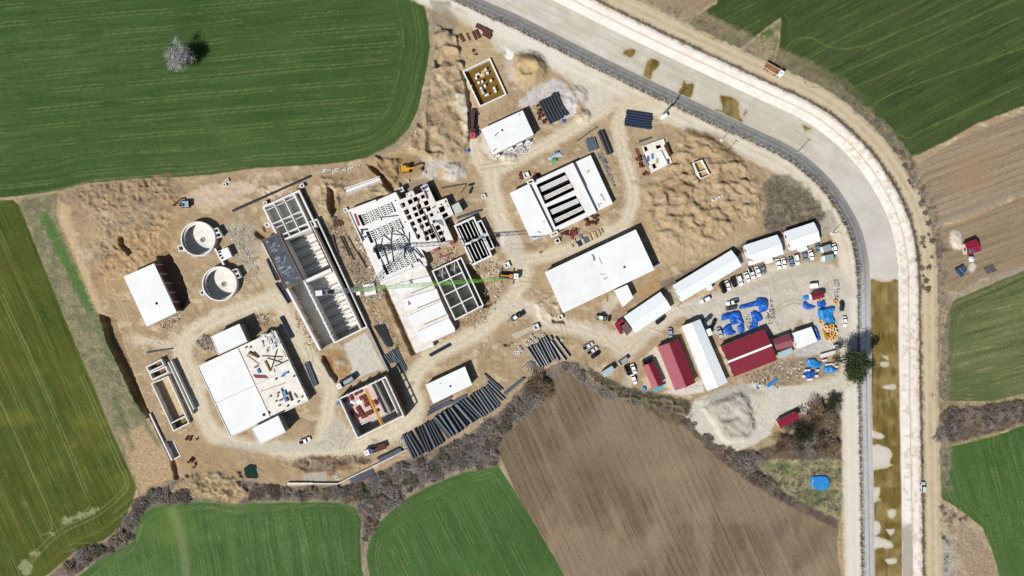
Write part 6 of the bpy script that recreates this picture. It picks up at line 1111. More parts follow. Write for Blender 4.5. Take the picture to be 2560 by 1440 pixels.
for i in range(N):
    t = (i+.5)/N; a = tops[int(t*(len(tops)-1))]; b = bots[int(t*(len(bots)-1))]; j_ = rr.uniform(-1, 1); up = rr.random() < .22 and i not in (4, 11, 12, 27)
    if i in (4, 12): continue
    pipe((a[0]+j_*.4, a[1]+j_), (b[0]+j_*.4, b[1]+j_), .55 if not up else .5, rr.choice([M['pipe'], M['pipe'], M['pipeg']]), 'long dark pipe in the big row beside the thicket', K)
    if up: t2 = t+.5/N; a = tops[int(t2*(len(tops)-1))]; b = bots[int(t2*(len(bots)-1))]; pipe(a, b, .45, M['pipeg'], 'grey pipe lying on top of the big row beside the thicket', K, z=1.45)
for a, b, r_, m_ in (((1205, 355), (1430, 545), .35, 'navy'), ((1215, 385), (1400, 560), .3, 'pipeg'), ((1240, 450), (1450, 660), .4, 'pipeg'), ((1235, 490), (1420, 680), .35, 'pipe'), ((1220, 500), (1390, 730), .35, 'pipeg')): pipe(*Z([a, b]), r_, M[m_], 'dark pipe fanned out at the east end of the big row', K)
for a, b in (((550, 770), (810, 635)), ((530, 815), (800, 680)), ((520, 855), (820, 690)), ((640, 790), (990, 610)), ((760, 740), (980, 630))): pipe(*Z([a, b]), .42, M['pipeg'], 'grey pipe lying below the white store building', K)
for a, b in (((545, 132), (785, 0)), ((560, 145), (800, 12))): pipe(*Z([a, b]), .4, M['navy'], 'navy pipe lying beside the haul road below the stepped slab', K)
for a, b in (((1440, 590), (1670, 405)), ((1455, 605), (1690, 410))): pipe(*Z([a, b]), .42, M['pipeg'], 'dark pipe lying alone along the thicket edge', K)
Z = lambda pts: q(1220, 740, 7.385, pts)
for i, (a, b) in enumerate((((722, 950), (965, 1312)), ((790, 915), (1015, 1300)), ((850, 905), (1070, 1282)), ((890, 890), (1108, 1262)), ((932, 832), (1140, 1240)), ((975, 790), (1195, 1192)), ((1020, 760), (1225, 1172)), ((1062, 742), (1310, 1190)), ((1150, 735), (1190, 800)), ((1165, 820), (1430, 1192)), ((1240, 760), (1508, 1122)))): pipe(*Z([a, b]), .52, M['pipe'] if i % 3 else M['pipeg'], 'black pipe in the slanting stack west of the parked pickups', K)
for i in range(7): a, b = Z([(790+i*12, 1195+i*6), (620+i*55, 1330+i*30)]); pipe(a, b, .16, M['pipeg'], 'thin grey hose fanned out beside the slanting pipe stack', K, hollow=False)
Z = lambda pts: q(700, 680, 6.4, pts)
for i in range(11): t = i/10; pipe(*Z([(1500+t*170, 865-t*30+rr.uniform(-12, 12)), (1720+t*90, 1195-t*10+rr.uniform(-20, 20))]), .2, M['pipe'], 'thin black pipe in the loose bundle beside the stepped slab', K)
Z = lambda pts: q(800, 820, 6.857, pts)
for i in range(9): t = i/8; pipe(*Z([(1200+t*110, 400-t*60+rr.uniform(-15, 15)), (1400+t*95, 760-t*30+rr.uniform(-25, 15))]), .22, M['pipe'] if i % 2 else M['pipeg'], 'thin dark pipe in the bundle north-east of the pump house', K)
for i in range(5): pipe(*Z([(1100+i*35, 460-i*14), (1215+i*40, 610-i*8)]), .3, M['pipeg'], 'grey pipe beside the bundle north-east of the pump house', K)
Z = lambda pts: q(640, 540, 6.4, pts)
for a, b, r_ in (((180, 690), (330, 1030), .45), ((225, 700), (360, 1030), .4), ((325, 1075), (530, 1395), .5), ((375, 1075), (575, 1370), .5)): pipe(*Z([a, b]), r_, M['navy'], 'navy pipe lying along the west wall of the long basin', K)
Z = lambda pts: q(470, 780, 5.647, pts)
for o_ in (0, 26): pipe(*Z([(1308+o_, 72-o_*.4), (1462+o_, 372-o_*.5)]), .42, M['navy'], 'navy pipe beside the road north-east of the wide low building', K)
for o_ in (0, 25, 48): pipe(*Z([(1655+o_, 728-o_*.5), (1782+o_, 1052-o_*.5)]), .42, M['pipeg'], 'blue-grey pipe beside the road east of the wide low building', K)
Z = lambda pts: q(700, 1040, 4.8, pts)
for o_ in (0, 14, 28): pipe(*Z([(1170+o_, 505+o_), (1440+o_, 375+o_)]), .45, M['pipeg'] if o_ else M['pipe'], 'dark pipe behind the retaining wall next to the flatbed truck', K)
for i in range(6): pipe(*Z([(835+i*12, 765+i*7), (1110+i*7, 640+i*14)]), .24, M['pipeg'] if i < 4 else mat('mauve_pipe', '6e5a68', .5, .1), 'grey pipe in the bundle outside the retaining wall', K)
pipe((583, 528), (775, 442), .55, M['pipe'], 'single very long black pipe crossing the sand north of the six-cell basin', K)
Z = lambda pts: q(1000, 380, 6.4, pts); pipe(*Z([(905, 1065), (1300, 940)]), .5, M['pipeg'], 'long grey pipe beside the serpentine basin', K); pipe(*Z([(660, 580), (1060, 512)]), .28, M['steel'], 'thin dark beam lying on sand east of the decks', K); pipe(*Z([(975, 655), (1060, 530)]), .2, M['steel'], 'short thin dark bar east of the decks', K)
pipe(*q(1040, 540, 7.385, [(1400, 400), (1520, 575)]), .5, M['navy'], 'short navy pipe at the corner of the serpentine basin', K)
pipe(*q(1260, 300, 5.333, [(970, 285), (1240, 92)]), .22, M['steel'], 'thin single dark pipe along the road north of the filter hall', K); pipe(*q(1540, 220, 5.053, [(290, 685), (445, 632)]), .4, M['pipeg'], 'single grey pipe above the tan pump pad', K); pipe(*q(1540, 220, 5.053, [(340, 860), (410, 985)]), .6, M['pipeg'], 'thick grey pipe on the west side of the pump pad', K)
for i in range(5): pipe(*q(1540, 220, 5.053, [(240+i*9, 765+i*2), (285+i*9, 890+i*2)]), .18, M['rustl'], 'thin red pipe west of the pump pad', K)
for a, b, r_ in (((1225, 305), (1310, 600), .35), ((1350, 330), (1500, 640), .3), ((1390, 330), (1560, 700), .3), ((1470, 330), (1610, 580), .25), ((1620, 580), (1770, 830), .35)): pipe(*q(640, 540, 6.4, [a, b]), r_, M['woodd'], 'dark steel girder lying between the long basin and the filter deck', 'girders beside the long basin', name='girder', cat='girder')
for a, b in (((610, 1345), (920, 1300)), ((620, 1355), (930, 1303))): pipe(*q(240, 600, 4.8, [a, b]), .2, M['steel'], 'thin dark bar lying south of the service hall', K)
pipe(*q(1000, 380, 6.4, [(1100, 540), (1175, 520)]), .5, M['navy'], 'navy drum-like pipe east of the decks, lying across', K); pipe(*q(1000, 380, 6.4, [(1150, 575), (1115, 665)]), .5, M['navy'], 'navy pipe east of the decks, pointing at the haul road', K)
# yellow coils, concrete rings, fittings
def torus(Rm, r, n=18, k=8):
    mb = MB()
    for i in range(n):
        a = 2*math.pi*i/n
        for j_ in range(k): b = 2*math.pi*j_/k; mb.v.append(((Rm+r*math.cos(b))*math.cos(a), (Rm+r*math.cos(b))*math.sin(a), r+r*math.sin(b)))
    for i in range(n):
        for j_ in range(k): mb.f.append((i*k+j_, ((i+1) % n)*k+j_, ((i+1) % n)*k+(j_+1) % k, i*k+(j_+1) % k))
    return mb
cme = [torus(.75, .36).mesh('pipe_coil', smooth=True), torus(.75, .36).mesh('pipe_coil', smooth=True)]; cme[0].materials.append(M['orange']); cme[1].materials.append(mat('pale_coil', 'efd0a0', .5, .08))
Z = lambda pts: q(1900, 680, 7.385, pts)
for i, (x, y, k, z) in enumerate(((1195, 1015, 1, .8), (1305, 985, 0, .8), (1255, 1065, 1, .8), (1350, 1055, 1, .8), (1185, 1085, 0, 0), (1385, 1120, 1, .3), (1300, 1145, 0, .8), (1200, 1150, 0, 0), (1215, 1180, 0, .75), (1205, 1215, 0, 1.4), (1310, 1235, 1, 0), (1340, 1200, 0, .6), (1250, 1010, 0, 0), (1300, 1060, 0, 0), (1260, 1120, 0, 0), (1385, 545, 0, 0), (1095, 500, 0, 0), (1110, 905, 0, .2))):
    p = W(*Z([(x, y)])[0]); o = bpy.data.objects.new('pipe_coil', cme[k]); o.location = (p.x, p.y, z); o.rotation_euler = (.12*(i % 3), .1*(i % 2), 0); COL.objects.link(o); tag(o, ('yellow pipe coil lying in the heap beside the white roofed store' if i < 15 else ('yellow pipe coil alone by the dark parked car', 'yellow pipe coil at the foot of the small dark red hut', 'yellow pipe coil at the south edge of the big light blue tarpaulin')[i-15]), 'pipe coil', 'yellow pipe coils')
rme = MB().lathe((0, 0), [(.38, 0), (.38, .7), (.62, .7), (.62, 0)], 16).mesh('concrete_ring'); rme.materials.append(M['roof2']); Z = lambda pts: q(1220, 740, 7.385, pts)
for x, y in ((705, 878), (742, 895), (765, 830), (800, 850), (840, 790), (800, 735), (1020, 722), (575, 950), (490, 1045), (520, 1010), (560, 1070), (610, 1000), (575, 1010), (560, 1040), (1360, 810), (905, 820)): p = W(*Z([(x, y)])[0]); o = bpy.data.objects.new('concrete_ring', rme); o.location = (p.x, p.y, 0); COL.objects.link(o); tag(o, 'white concrete ring in the scatter around the slanting pipe stack', 'concrete ring', 'concrete rings')
fme = [MB().tube((0, 0, .35), (1.1, 0, .35), .32, 10, ri=.7).tube((.0, 0, .35), (.12, 0, .35), .5, 10, ri=.5).tube((1., 0, .35), (1.12, 0, .35), .5, 10, ri=.5).mesh('pipe_fitting'), torus(.42, .12, 12, 6).mesh('pipe_fitting'), MB().tube((0, 0, .3), (.8, 0, .3), .3, 8).tube((.4, 0, .3), (.4, .7, .3), .25, 8).mesh('pipe_fitting')]; [m_.materials.append(M[k]) for m_, k in zip(fme, ('rust', 'rustl', 'rust'))]
rr = random.Random(5)
for lab, P, n in (('rusty pipe fitting in the pile south of the filter hall', q(1260, 380, 6.4, [(1260, 1090), (1480, 1000), (1510, 1130), (1300, 1190)]), 26), ('rusty pipe fitting among crates between filter hall and largest hall', q(1260, 380, 6.4, [(900, 1310), (1240, 1180), (1250, 1260), (1000, 1420), (830, 1420)]), 18), ('red pipe fitting beside the large black pipe stack', q(1150, 220, 6, [(1160, 250), (1220, 350), (1290, 600), (1230, 560), (1170, 420)]), 16), ('rusty fitting in the line west of the tan pump pad', q(1540, 220, 5.053, [(240, 880), (300, 870), (420, 1100), (350, 1110)]), 18), ('rusty fitting north-west of the filter hall', q(1260, 380, 6.4, [(240, 360), (290, 350), (290, 430), (250, 440)]), 5), ('rusty fitting leaning at the north wall of the filter hall', q(1260, 380, 6.4, [(480, 330), (570, 350), (550, 410), (500, 390)]), 4), ('dark fitting scattered near the green pond', q(360, 1020, 4.8, [(550, 590), (640, 600), (640, 720), (580, 720)]), 8), ('dark fitting on sand north-east of the channel section', q(360, 1020, 4.8, [(490, 330), (640, 380), (620, 410), (500, 370)]), 6), ('rusty drum on sand north of the flooded foundation', q(1060, 60, 4.8, [(580, 310), (640, 310), (640, 380), (590, 385)]), 4)):
    A_ = [Vector(W(*p)[:2]) for p in P]
    for i in range(n):
        t, s_ = rr.random(), rr.random(); p = bil([tuple(v) for v in (A_[:4] if len(A_) == 4 else [A_[0], A_[1], A_[2], A_[-1]])], t, s_); o = bpy.data.objects.new('pipe_fitting', rr.choice(fme)); o.location = (p[0], p[1], rr.choice([0, 0, .35])); o.rotation_euler = (0, 0, rr.uniform(0, 6.3)); k = rr.uniform(.8, 1.5); o.scale = (k, k, k); COL.objects.link(o); tag(o, lab, 'pipe fitting', 'rusty pipe fittings')
# ================================================================ TARPS
def tarp(ox, oy, s_, P, h, lab, m='tarp', wr=.3, seed=1, edge=.9, flat=.6): P = q(ox, oy, s_, P); solo('blue_tarp', lab, 'tarp', blob(V2(smooth(P+[P[0]], 3)[:-1].tolist(), h*.5), h, seed, .5, edge, wr, flat=flat), M[m], cen(P), 'blue tarpaulins')
tarp(1680, 720, 6.4, [(1100, 270), (1340, 200), (1370, 155), (1530, 180), (1540, 340), (1420, 400), (1400, 340), (1380, 290), (1150, 330), (1075, 330)], 1.5, 'large bright blue tarpaulin over a heap north of the red warehouse', seed=3)
tarp(1680, 720, 6.4, [(805, 420), (1070, 360), (1140, 520), (1165, 600), (1100, 570), (960, 590), (920, 500), (800, 520)], 1.3, 'bright blue tarpaulin above the silver car by the red warehouse', seed=4)
tarp(1680, 720, 6.4, [(800, 670), (860, 600), (940, 570), (985, 680), (1040, 700), (950, 760), (830, 720)], 1., 'blue tarpaulin touching the silver car', seed=5); tarp(1680, 720, 6.4, [(1045, 620), (1130, 570), (1170, 680), (1085, 725)], .9, 'small blue tarpaulin at the shaded edge of the red warehouse', seed=6)
tarp(1680, 720, 6.4, [(1260, 390), (1340, 355), (1440, 440), (1460, 510), (1380, 550), (1370, 630), (1230, 670), (1290, 530)], 1.1, 'ragged blue tarpaulin with round drums on it near the red warehouse', seed=7)
tarp(1900, 680, 7.385, [(1080, 680), (1390, 640), (1360, 800), (1410, 950), (1200, 920), (1095, 840)], 1.8, 'big light blue tarpaulin above the yellow coils', 'tarpl', .25, 8); tarp(1900, 680, 7.385, [(1060, 540), (1190, 510), (1230, 600), (1190, 650), (1080, 640)], 1.2, 'blue tarpaulin with round lumps south-east of the small dark red hut', seed=9); tarp(1900, 680, 7.385, [(800, 560), (850, 530), (900, 580), (960, 600), (1040, 640), (960, 680), (870, 690), (800, 640)], .8, 'crumpled blue tarpaulin west of the light blue one', seed=10); tarp(1900, 680, 7.385, [(795, 440), (900, 420), (905, 510), (800, 515)], .9, 'square light blue tarpaulin at the west end of the small dark red hut', 'tarpl', seed=11)
tarp(1860, 840, 5.647, [(895, 325), (1000, 310), (1060, 360), (1110, 370), (1095, 440), (1000, 450), (905, 430)], 1.2, 'blue tarpaulin with pale streaks west of the big green tree', 'tarpl', seed=12); tarp(1860, 840, 5.647, [(875, 495), (995, 480), (1005, 580), (885, 590)], 1.5, 'blue tarpaulin over white blocks below another tarpaulin', seed=13); tarp(1860, 840, 5.647, [(1135, 430), (1240, 410), (1270, 450), (1335, 450), (1325, 490), (1270, 520), (1140, 510)], 1.2, 'blue tarpaulin over white blocks beside the big green tree', 'tarpl', seed=14)
tarp(1860, 840, 5.647, [(310, 705), (450, 600), (480, 630), (340, 735)], .5, 'light blue sheet on the littered ground south of the red warehouse', 'tarpl', seed=15); tarp(1680, 940, 4, [(1395, 1010), (1440, 995), (1560, 1005), (1572, 1110), (1510, 1145), (1400, 1110)], .7, 'bright light blue tarp-covered pond on the rough grass', 'tarpl', .12, 16, .5, .9)
tarp(1150, 220, 6, [(255, 640), (310, 630), (318, 675), (262, 690)], 1., 'small blue heap beside the red cab truck', seed=17); tarp(1150, 220, 6, [(80, 960), (130, 900), (160, 940), (120, 970)], .9, 'small blue tarp heap on sand west of the north hall', seed=18); tarp(1150, 220, 6, [(910, 880), (985, 870), (980, 910), (920, 900)], .5, 'small blue scrap among the white rubble of the north hall', seed=19); tarp(1150, 220, 6, [(1530, 465), (1590, 465), (1580, 515), (1540, 515)], .8, 'small blue scrap at the foot of the large black pipe stack', seed=20)
tarp(1540, 220, 5.053, [(590, 1190), (640, 1165), (700, 1170), (690, 1230), (610, 1225)], .9, 'blue and white heap on the spoil yard south of the pump pad', seed=21); tarp(1300, 540, 5.053, [(1675, 605), (1765, 572), (1770, 605), (1690, 632)], 1., 'dark blue tarp edge at the shaded end of the largest hall', seed=22); tarp(1440, 820, 4.8, [(795, 700), (830, 692), (855, 740), (815, 765)], 1.1, 'blue bin-like heap south of the white parked cars', 'tarpl', .1, 23); tarp(820, 920, 7.385, [(140, 660), (200, 610), (215, 660), (160, 690)], .6, 'small blue sheet at the west corner of the pump house', 'tarpl', seed=24)
P = q(1260, 300, 5.333, [(635, 525), (700, 518), (705, 550), (645, 558)]); solo('mint_crate', 'mint green crate on sand north of the filter hall', 'crate', MB().prism(V2(P, 1.), 0, 1.), M['green'], cen(P))
P = q(1260, 300, 5.333, [(580, 500), (690, 440), (720, 400), (790, 460), (790, 490), (700, 490), (610, 540)]); solo('sheet_pile', 'pale blue-grey sheets heaped beside the mint green crate', 'sheets', blob(V2(P, 0), .6, 31, .5, .5, .25), M['pale'], cen(P)); P = q(1260, 300, 5.333, [(665, 430), (740, 398), (755, 440), (700, 455)]); solo('blue_tarp', 'blue sheet lying on the pale sheets near the mint crate', 'tarp', blob(V2(P, 0), .9, 32, .5, .5, .2), M['blue'], cen(P), 'blue tarpaulins')
P = q(360, 1020, 4.8, [(1200, 720), (1270, 670), (1350, 680), (1375, 830), (1340, 855), (1230, 840), (1200, 790)]); pit(P, -1.2); solo('green_pond', 'dark green lined settling pond beside the thicket', 'pond', MB().prism(V2(P, 0), -1., .03), M['pool'], cen(P))
# ================================================================ STACKS AND LOOSE MATERIAL
for i, (x, y, l, w_) in enumerate([(1090+k*36, 262-k*10+(r_*26), 32, 24) for k in range(6) for r_ in (0, 1)]+[(1115, 345, 30, 26), (1140, 340, 30, 26), (865, 480, 30, 26), (905, 478, 30, 26), (1030, 480, 30, 24), (835, 565, 30, 34), (905, 612, 32, 30), (935, 608, 32, 30), (1015, 560, 30, 30), (1300, 430, 26, 26), (1160, 400, 26, 20), (1200, 395, 26, 20), (1245, 395, 20, 20)]):
    p = W(*q(1860, 840, 5.647, [(x, y)])[0]); solo('block_pallet', 'white block pallet stacked near the blue tarpaulins by the big green tree', 'pallet', MB().box(p, l/5.647*S, w_/5.647*S, -.05, 1.1, R(14)), M['rubw'], Vector((p.x, p.y, 0)), 'white block pallets')
for i, (x, y, an) in enumerate(((455, 165, -62), (530, 155, -65), (605, 142, -65), (645, 122, -62), (675, 45, -28), (760, 95, -28), (755, 140, -28))): p = W(*q(1060, 60, 4.8, [(x, y)])[0]); solo('steel_sheet', 'rusty brown steel sheet lying beside the canal road north of the foundation', 'steel sheet', MB().box(p, (4, 3.4, 4, 4, 4.2, 4, 4)[i], (1.4, .8, .9, 1.2, 1.6, 2.2, 1.8)[i], 0, .25+.12*i, R(an)), M['rust'] if i != 1 else M['woodd'], Vector((p.x, p.y, 0)), 'rusty steel sheets')
Z = lambda pts: q(1300, 540, 5.053, pts)
for i, (x, y, l, w_, mm) in enumerate(((880, 270, 3.4, 1.1, 'woodl'), (945, 245, 3.2, 1.1, 'woodl'), (990, 220, 3., 1.1, 'woodl'), (1030, 195, 2., .6, 'woodl'), (835, 305, 2.6, 2.2, 'pipeg'), (750, 350, 2.4, 1.5, 'navy'), (690, 330, 2.4, 1., 'woodl'), (655, 380, 1.6, 1., 'woodl'), (765, 270, 2., 1.2, 'grey'), (250, 470, 1., 1., 'woodl'), (475, 320, 1.6, 1.6, 'dark'), (690, 215, 2.4, 1.8, 'rustl'), (650, 270, 2., 1., 'redl'))): p = W(*Z([(x, y)])[0]); solo('material_stack', 'stack of %s between the filter hall and the largest hall, number of its kind in a row' % {'woodl': 'pale planks', 'pipeg': 'blue-grey panels', 'navy': 'navy panels', 'grey': 'grey boxes', 'dark': 'dark boards', 'rustl': 'red oxide steel', 'redl': 'faded red sheets'}[mm] if 0 else {'woodl': 'pale plank stack between the filter hall and the largest hall', 'pipeg': 'blue-grey panel stack between the two halls', 'navy': 'navy panel lying between the two halls', 'grey': 'grey box stack between the two halls', 'dark': 'dark box beside the shaft south of the filter hall', 'rustl': 'red oxide steel stack south of the filter hall', 'redl': 'faded red sheets south of the filter hall'}[mm], 'stack', MB().box(p, l, w_, 0, .7, SA+1.57 if l > w_ else SA), M[mm], Vector((p.x, p.y, 0)), 'material stacks')
Z = lambda pts: q(470, 780, 5.647, pts); zr = 3.43
for i in range(46):
    u, v_ = rr.random(), rr.random(); x, y = bil([(1010, 350), (1230, 262), (1300, 480), (1060, 590)], u, v_); p = W(*Z([(x, y)])[0], zr); solo('form_panel', 'grey-white formwork panel in the loose heap on the sandy roof bay', 'formwork', MB().box(p, rr.uniform(.9, 1.5), rr.uniform(.6, 1.), zr, zr+.15+rr.random()*.6, SA+rr.choice([0, .1, 1.57, 1.4])), mat('panel_%d' % (i % 3), ('d6dbd9', 'bcc4c4', 'eeeeea')[i % 3], .7, .08), Vector((p.x, p.y, 0)), 'formwork panels on the roof', z=zr)
for a, b, w_, h_, mm in (((830, 605), (1010, 740), .2, .2, 'woodd'), ((850, 580), (1000, 640), .7, .35, 'wood'), ((870, 555), (1000, 645), .3, .5, 'woodd'), ((930, 560), (1010, 640), .4, .4, 'woodd'), ((1045, 620), (1340, 635), .35, .3, 'woodd'), ((1260, 530), (1180, 800), .3, .45, 'woodd'), ((1120, 650), (1340, 720), .3, .35, 'woodd'), ((1090, 690), (1165, 835), .7, .5, 'wood'), ((1225, 770), (1420, 680), .45, .4, 'steel'), ((1240, 700), (1330, 665), .3, .3, 'wood'), ((1030, 1120), (1380, 1000), .15, .15, 'woodd'), ((1320, 1080), (1360, 1210), .5, .5, 'wood'), ((1345, 550), (1385, 640), .3, .3, 'yellow'), ((1425, 1130), (1470, 1255), .7, .6, 'woodd'), ((1500, 1150), (1545, 1215), .5, .4, 'grey'), ((1210, 800), (1230, 860), .25, .25, 'woodl')):
    P = Z([a, b]); p, e = W(*P[0], zr), W(*P[1], zr); solo('roof_timber', 'timber beam lying on the strewn roof bays of the wide low building', 'timber', MB().bar(p+Vector((0, 0, h_/2)), e+Vector((0, 0, h_/2)), w_, h_), M[mm], lerp(P[0], P[1], .5), 'timbers on the roof', z=zr)
for i in range(6): P = Z([(920+i*6, 888+i*8), (1095+i*7, 898+i*7)]); p, e = W(*P[0], zr), W(*P[1], zr); solo('rebar_rod', 'red rebar bundle rod on the sandy roof bay', 'rebar', MB().bar(p+Vector((0, 0, .15)), e+Vector((0, 0, .15)), .16, .25), M['redl'], lerp(P[0], P[1], .5), 'red rods on the roof', z=zr)
for x, y, l, w_, lab in ((1000, 835, .9, 2., 'blue sack pile above the red rods on the roof'), (1380, 868, 2.4, .8, 'long blue crate at the upstand on the roof'), (1335, 905, 1.2, .8, 'short blue crate at the upstand on the roof'), (1370, 1150, 1.3, 2.4, 'upper blue drum crate on the lower roof bay'), (1392, 1235, 1.2, 1.8, 'lower blue drum crate on the lower roof bay')): p = W(*Z([(x, y)])[0], zr); solo('blue_crate', lab, 'crate', MB().box(p, l, w_, zr, zr+.7, SA), M['blue'] if y > 1200 else M['tarpl'], Vector((p.x, p.y, 0)), 'blue crates on the roof', z=zr)
for x, y in ((820, 500), (880, 500), (950, 780), (975, 770), (1165, 1190), (1275, 1145), (1265, 1190), (1245, 1260), (1300, 1250), (1325, 1240), (1290, 1320), (1560, 1265), (1610, 1200), (1500, 905), (1245, 945), (1410, 1325)): p = W(*Z([(x, y)])[0], zr); solo('roof_rubble_block', 'small dark bucket or block left on the strewn roof bays', 'block', MB().tube(p, p+Vector((0, 0, .6)), .42, 8), M['woodd'] if y % 2 else M['rubg'], Vector((p.x, p.y, 0)), 'small blocks on the roof', z=zr)
for lab, P, n, sz, ms, h_ in (('white and grey rubble along the south wall of the north hall', q(1150, 220, 6, [(480, 1030), (680, 950), (1060, 790), (1100, 830), (960, 1010), (860, 1060), (700, 1000), (520, 1090)]), 240, .9, ('rubw', 'rubg', 'rubw'), .5), ('grey rubble and scrap metal west of the wide low building', q(240, 600, 4.8, [(1190, 1220), (1300, 1120), (1380, 1150), (1450, 1360), (1280, 1310)]), 220, .7, ('rubg', 'grey', 'woodd'), .3), ('white plastic rubbish strewn along the field edge north of the basins', q(800, 380, 6.4, [(0, 320), (80, 270), (380, 250), (640, 205), (640, 250), (400, 290), (230, 350), (60, 320)]), 70, .9, ('rubw', 'rubw', 'rubg'), .4), ('boards and scrap between the round tanks and long basin', q(400, 420, 4.8, [(800, 750), (1040, 680), (1200, 880), (1000, 900), (1240, 1300), (1150, 1200), (850, 820)]), 200, .9, ('rubg', 'woodl', 'pale'), .25), ('timber scrap and bars between the long basin and filter deck', [(800, 560), (850, 550), (880, 620), (935, 710), (905, 735), (860, 660)], 260, .9, ('woodd', 'wood', 'rubg', 'rust'), .25), ('dark timber heap between the six-cell basin and filter deck', q(800, 380, 6.4, [(170, 1060), (270, 1040), (390, 1160), (250, 1220)]), 90, 1.1, ('woodd', 'woodd', 'rust'), .5), ('scrap along the east side of the long basin and crane foot', [(880, 700), (960, 690), (965, 735), (920, 770), (895, 730)], 170, .8, ('rubg', 'grey', 'white', 'woodd'), .35), ('scrap around the serpentine basin and crane truck', [(1150, 660), (1230, 640), (1262, 680), (1250, 760), (1205, 810), (1190, 760), (1220, 700)], 220, .8, ('rubg', 'woodd', 'wood', 'rubw'), .3), ('boards and rods west of the road beside the long basin', [(735, 780), (752, 790), (800, 880), (780, 890), (740, 830)], 110, .7, ('rubg', 'woodl', 'rust'), .2), ('scrap north of the wide low building beside the road', q(470, 780, 5.647, [(950, 10), (1140, 30), (1130, 180), (1000, 220), (880, 200)]), 110, .8, ('rubg', 'rubw', 'wood', 'yellow'), .4), ('scrap timber and pipes south of the red warehouse', q(1860, 840, 5.647, [(20, 560), (470, 370), (850, 340), (850, 560), (500, 720), (300, 720), (150, 640)]), 260, .9, ('woodd', 'rust', 'rubg', 'woodl', 'wood', 'rubw'), .15), ('white rubbish heap beside the grey sand yard', q(1860, 840, 5.647, [(120, 660), (170, 640), (260, 690), (240, 760), (170, 730)]), 60, .8, ('rubw', 'rubw', 'tyre'), .4), ('roofing scrap and poles beside the crimson hut', q(1860, 840, 5.647, [(740, 1000), (1060, 870), (1180, 820), (1190, 880), (1040, 980), (960, 1120), (800, 1060)]), 150, .9, ('rust', 'grey', 'rubw', 'blue'), .3), ('drums and scrap among the blue tarpaulins', q(1680, 720, 6.4, [(1150, 440), (1220, 420), (1280, 560), (1200, 660), (1170, 560)]), 80, .6, ('rubw', 'rubg', 'wood'), .4), ('white boards and scrap east of the blue tarpaulins', q(1680, 720, 6.4, [(1540, 190), (1600, 200), (1660, 480), (1570, 600), (1480, 440), (1540, 380)]), 90, .8, ('rubw', 'rubg', 'woodd'), .4), ('bottles and metal scrap in a strip beside the canal road', [(2084, 700), (2096, 696), (2098, 745), (2086, 748)], 130, .6, ('rubg', 'rubw', 'grey'), .4), ('branches and boards south of the largest hall', q(1300, 540, 5.053, [(900, 1040), (1100, 980), (1120, 1060), (960, 1090)]), 50, 1., ('woodl', 'wood'), .15), ('scrap south of the roofless pump house and pipe row', q(960, 860, 4.8, [(170, 1130), (230, 1120), (250, 1240), (190, 1240)]), 40, .7, ('rubg', 'rubw'), .4), ('dark rebar scrap on the burnt patch by the flatbed truck', q(700, 1040, 4.8, [(200, 500), (900, 470), (980, 540), (700, 640), (300, 640)]), 160, .9, ('rust', 'woodd', 'rust'), .2), ('brick scrap south of the service hall', q(240, 600, 4.8, [(720, 980), (1000, 880), (1060, 930), (900, 1050), (760, 1060)]), 120, .7, ('brick', 'rubw', 'woodd'), .25), ('rubble below the south end of the eight-cell basin', q(1060, 640, 7.385, [(580, 1210), (1050, 980), (1180, 960), (1200, 1180), (960, 1380), (800, 1300)]), 170, .7, ('rubg', 'woodl', 'wood'), .2), ('steel and timber scrap east of the filter hall', q(1260, 300, 5.333, [(1250, 450), (1340, 440), (1400, 620), (1500, 930), (1420, 800), (1300, 560)]), 110, 1., ('grey', 'rubg', 'steel'), .25), ('boards and rebar offcuts in the dusty gap between the basins', [(1062, 640), (1110, 618), (1135, 610), (1150, 640), (1085, 670)], 130, .8, ('rubg', 'woodl', 'rust', 'rubw'), .25), ('formwork scrap along the west side of the filter deck', [(868, 545), (878, 545), (955, 715), (942, 722), (905, 650)], 190, .9, ('woodd', 'wood', 'rubg', 'grey', 'rubw'), .3), ('offcuts and planks beside the conduit and dark pipe bundles', [(925, 770), (950, 775), (1010, 880), (1025, 930), (995, 925), (945, 830)], 150, .8, ('woodd', 'wood', 'rubg', 'rubw'), .2), ('stones and boards around the round tanks', [(560, 560), (590, 555), (640, 640), (650, 720), (610, 730), (585, 660)], 150, .7, ('rubg', 'rubw', 'woodl'), .25), ('loose stones along the spoil heap edge', [(1600, 480), (1606, 540), (1640, 670), (1655, 668), (1625, 560), (1612, 480)], 120, .5, ('rubg', 'wood'), .2)):
    Pw = np.array([W(*p)[:2] for p in P]); lo, hi = Pw.min(0), Pw.max(0); mbs = [MB() for _ in ms]; k = 0; tries = 0
    cand = np.random.RandomState(n).rand(n*8, 2)*(hi-lo)+lo; cand = cand[sdpoly(Pw, cand[:, 0].astype(np.float32), cand[:, 1].astype(np.float32)) < 0][:n]
    for x, y in cand:
        i = k % len(ms); l = rr.uniform(.25, 1.)*sz*1.6; w_ = rr.uniform(.1, .5)*sz; mbs[i].box((x, y), l, w_, -.05, rr.uniform(.08, h_), rr.uniform(0, 3.14), rr.uniform(.6, 1), rr.uniform(.5, 1)); k += 1
    c = Pw.mean(0); T = bpy.data.objects.new('rubble', None); T.location = (c[0], c[1], 0); COL.objects.link(T); tag(T, lab, 'rubble', None, 'stuff')
    for mb, k_ in zip(mbs, ms):
        if mb.v: me = mb.mesh('debris', (c[0], c[1], 0)); me.materials.append(M[k_]); o = bpy.data.objects.new('debris', me); o.parent = T; COL.objects.link(o)
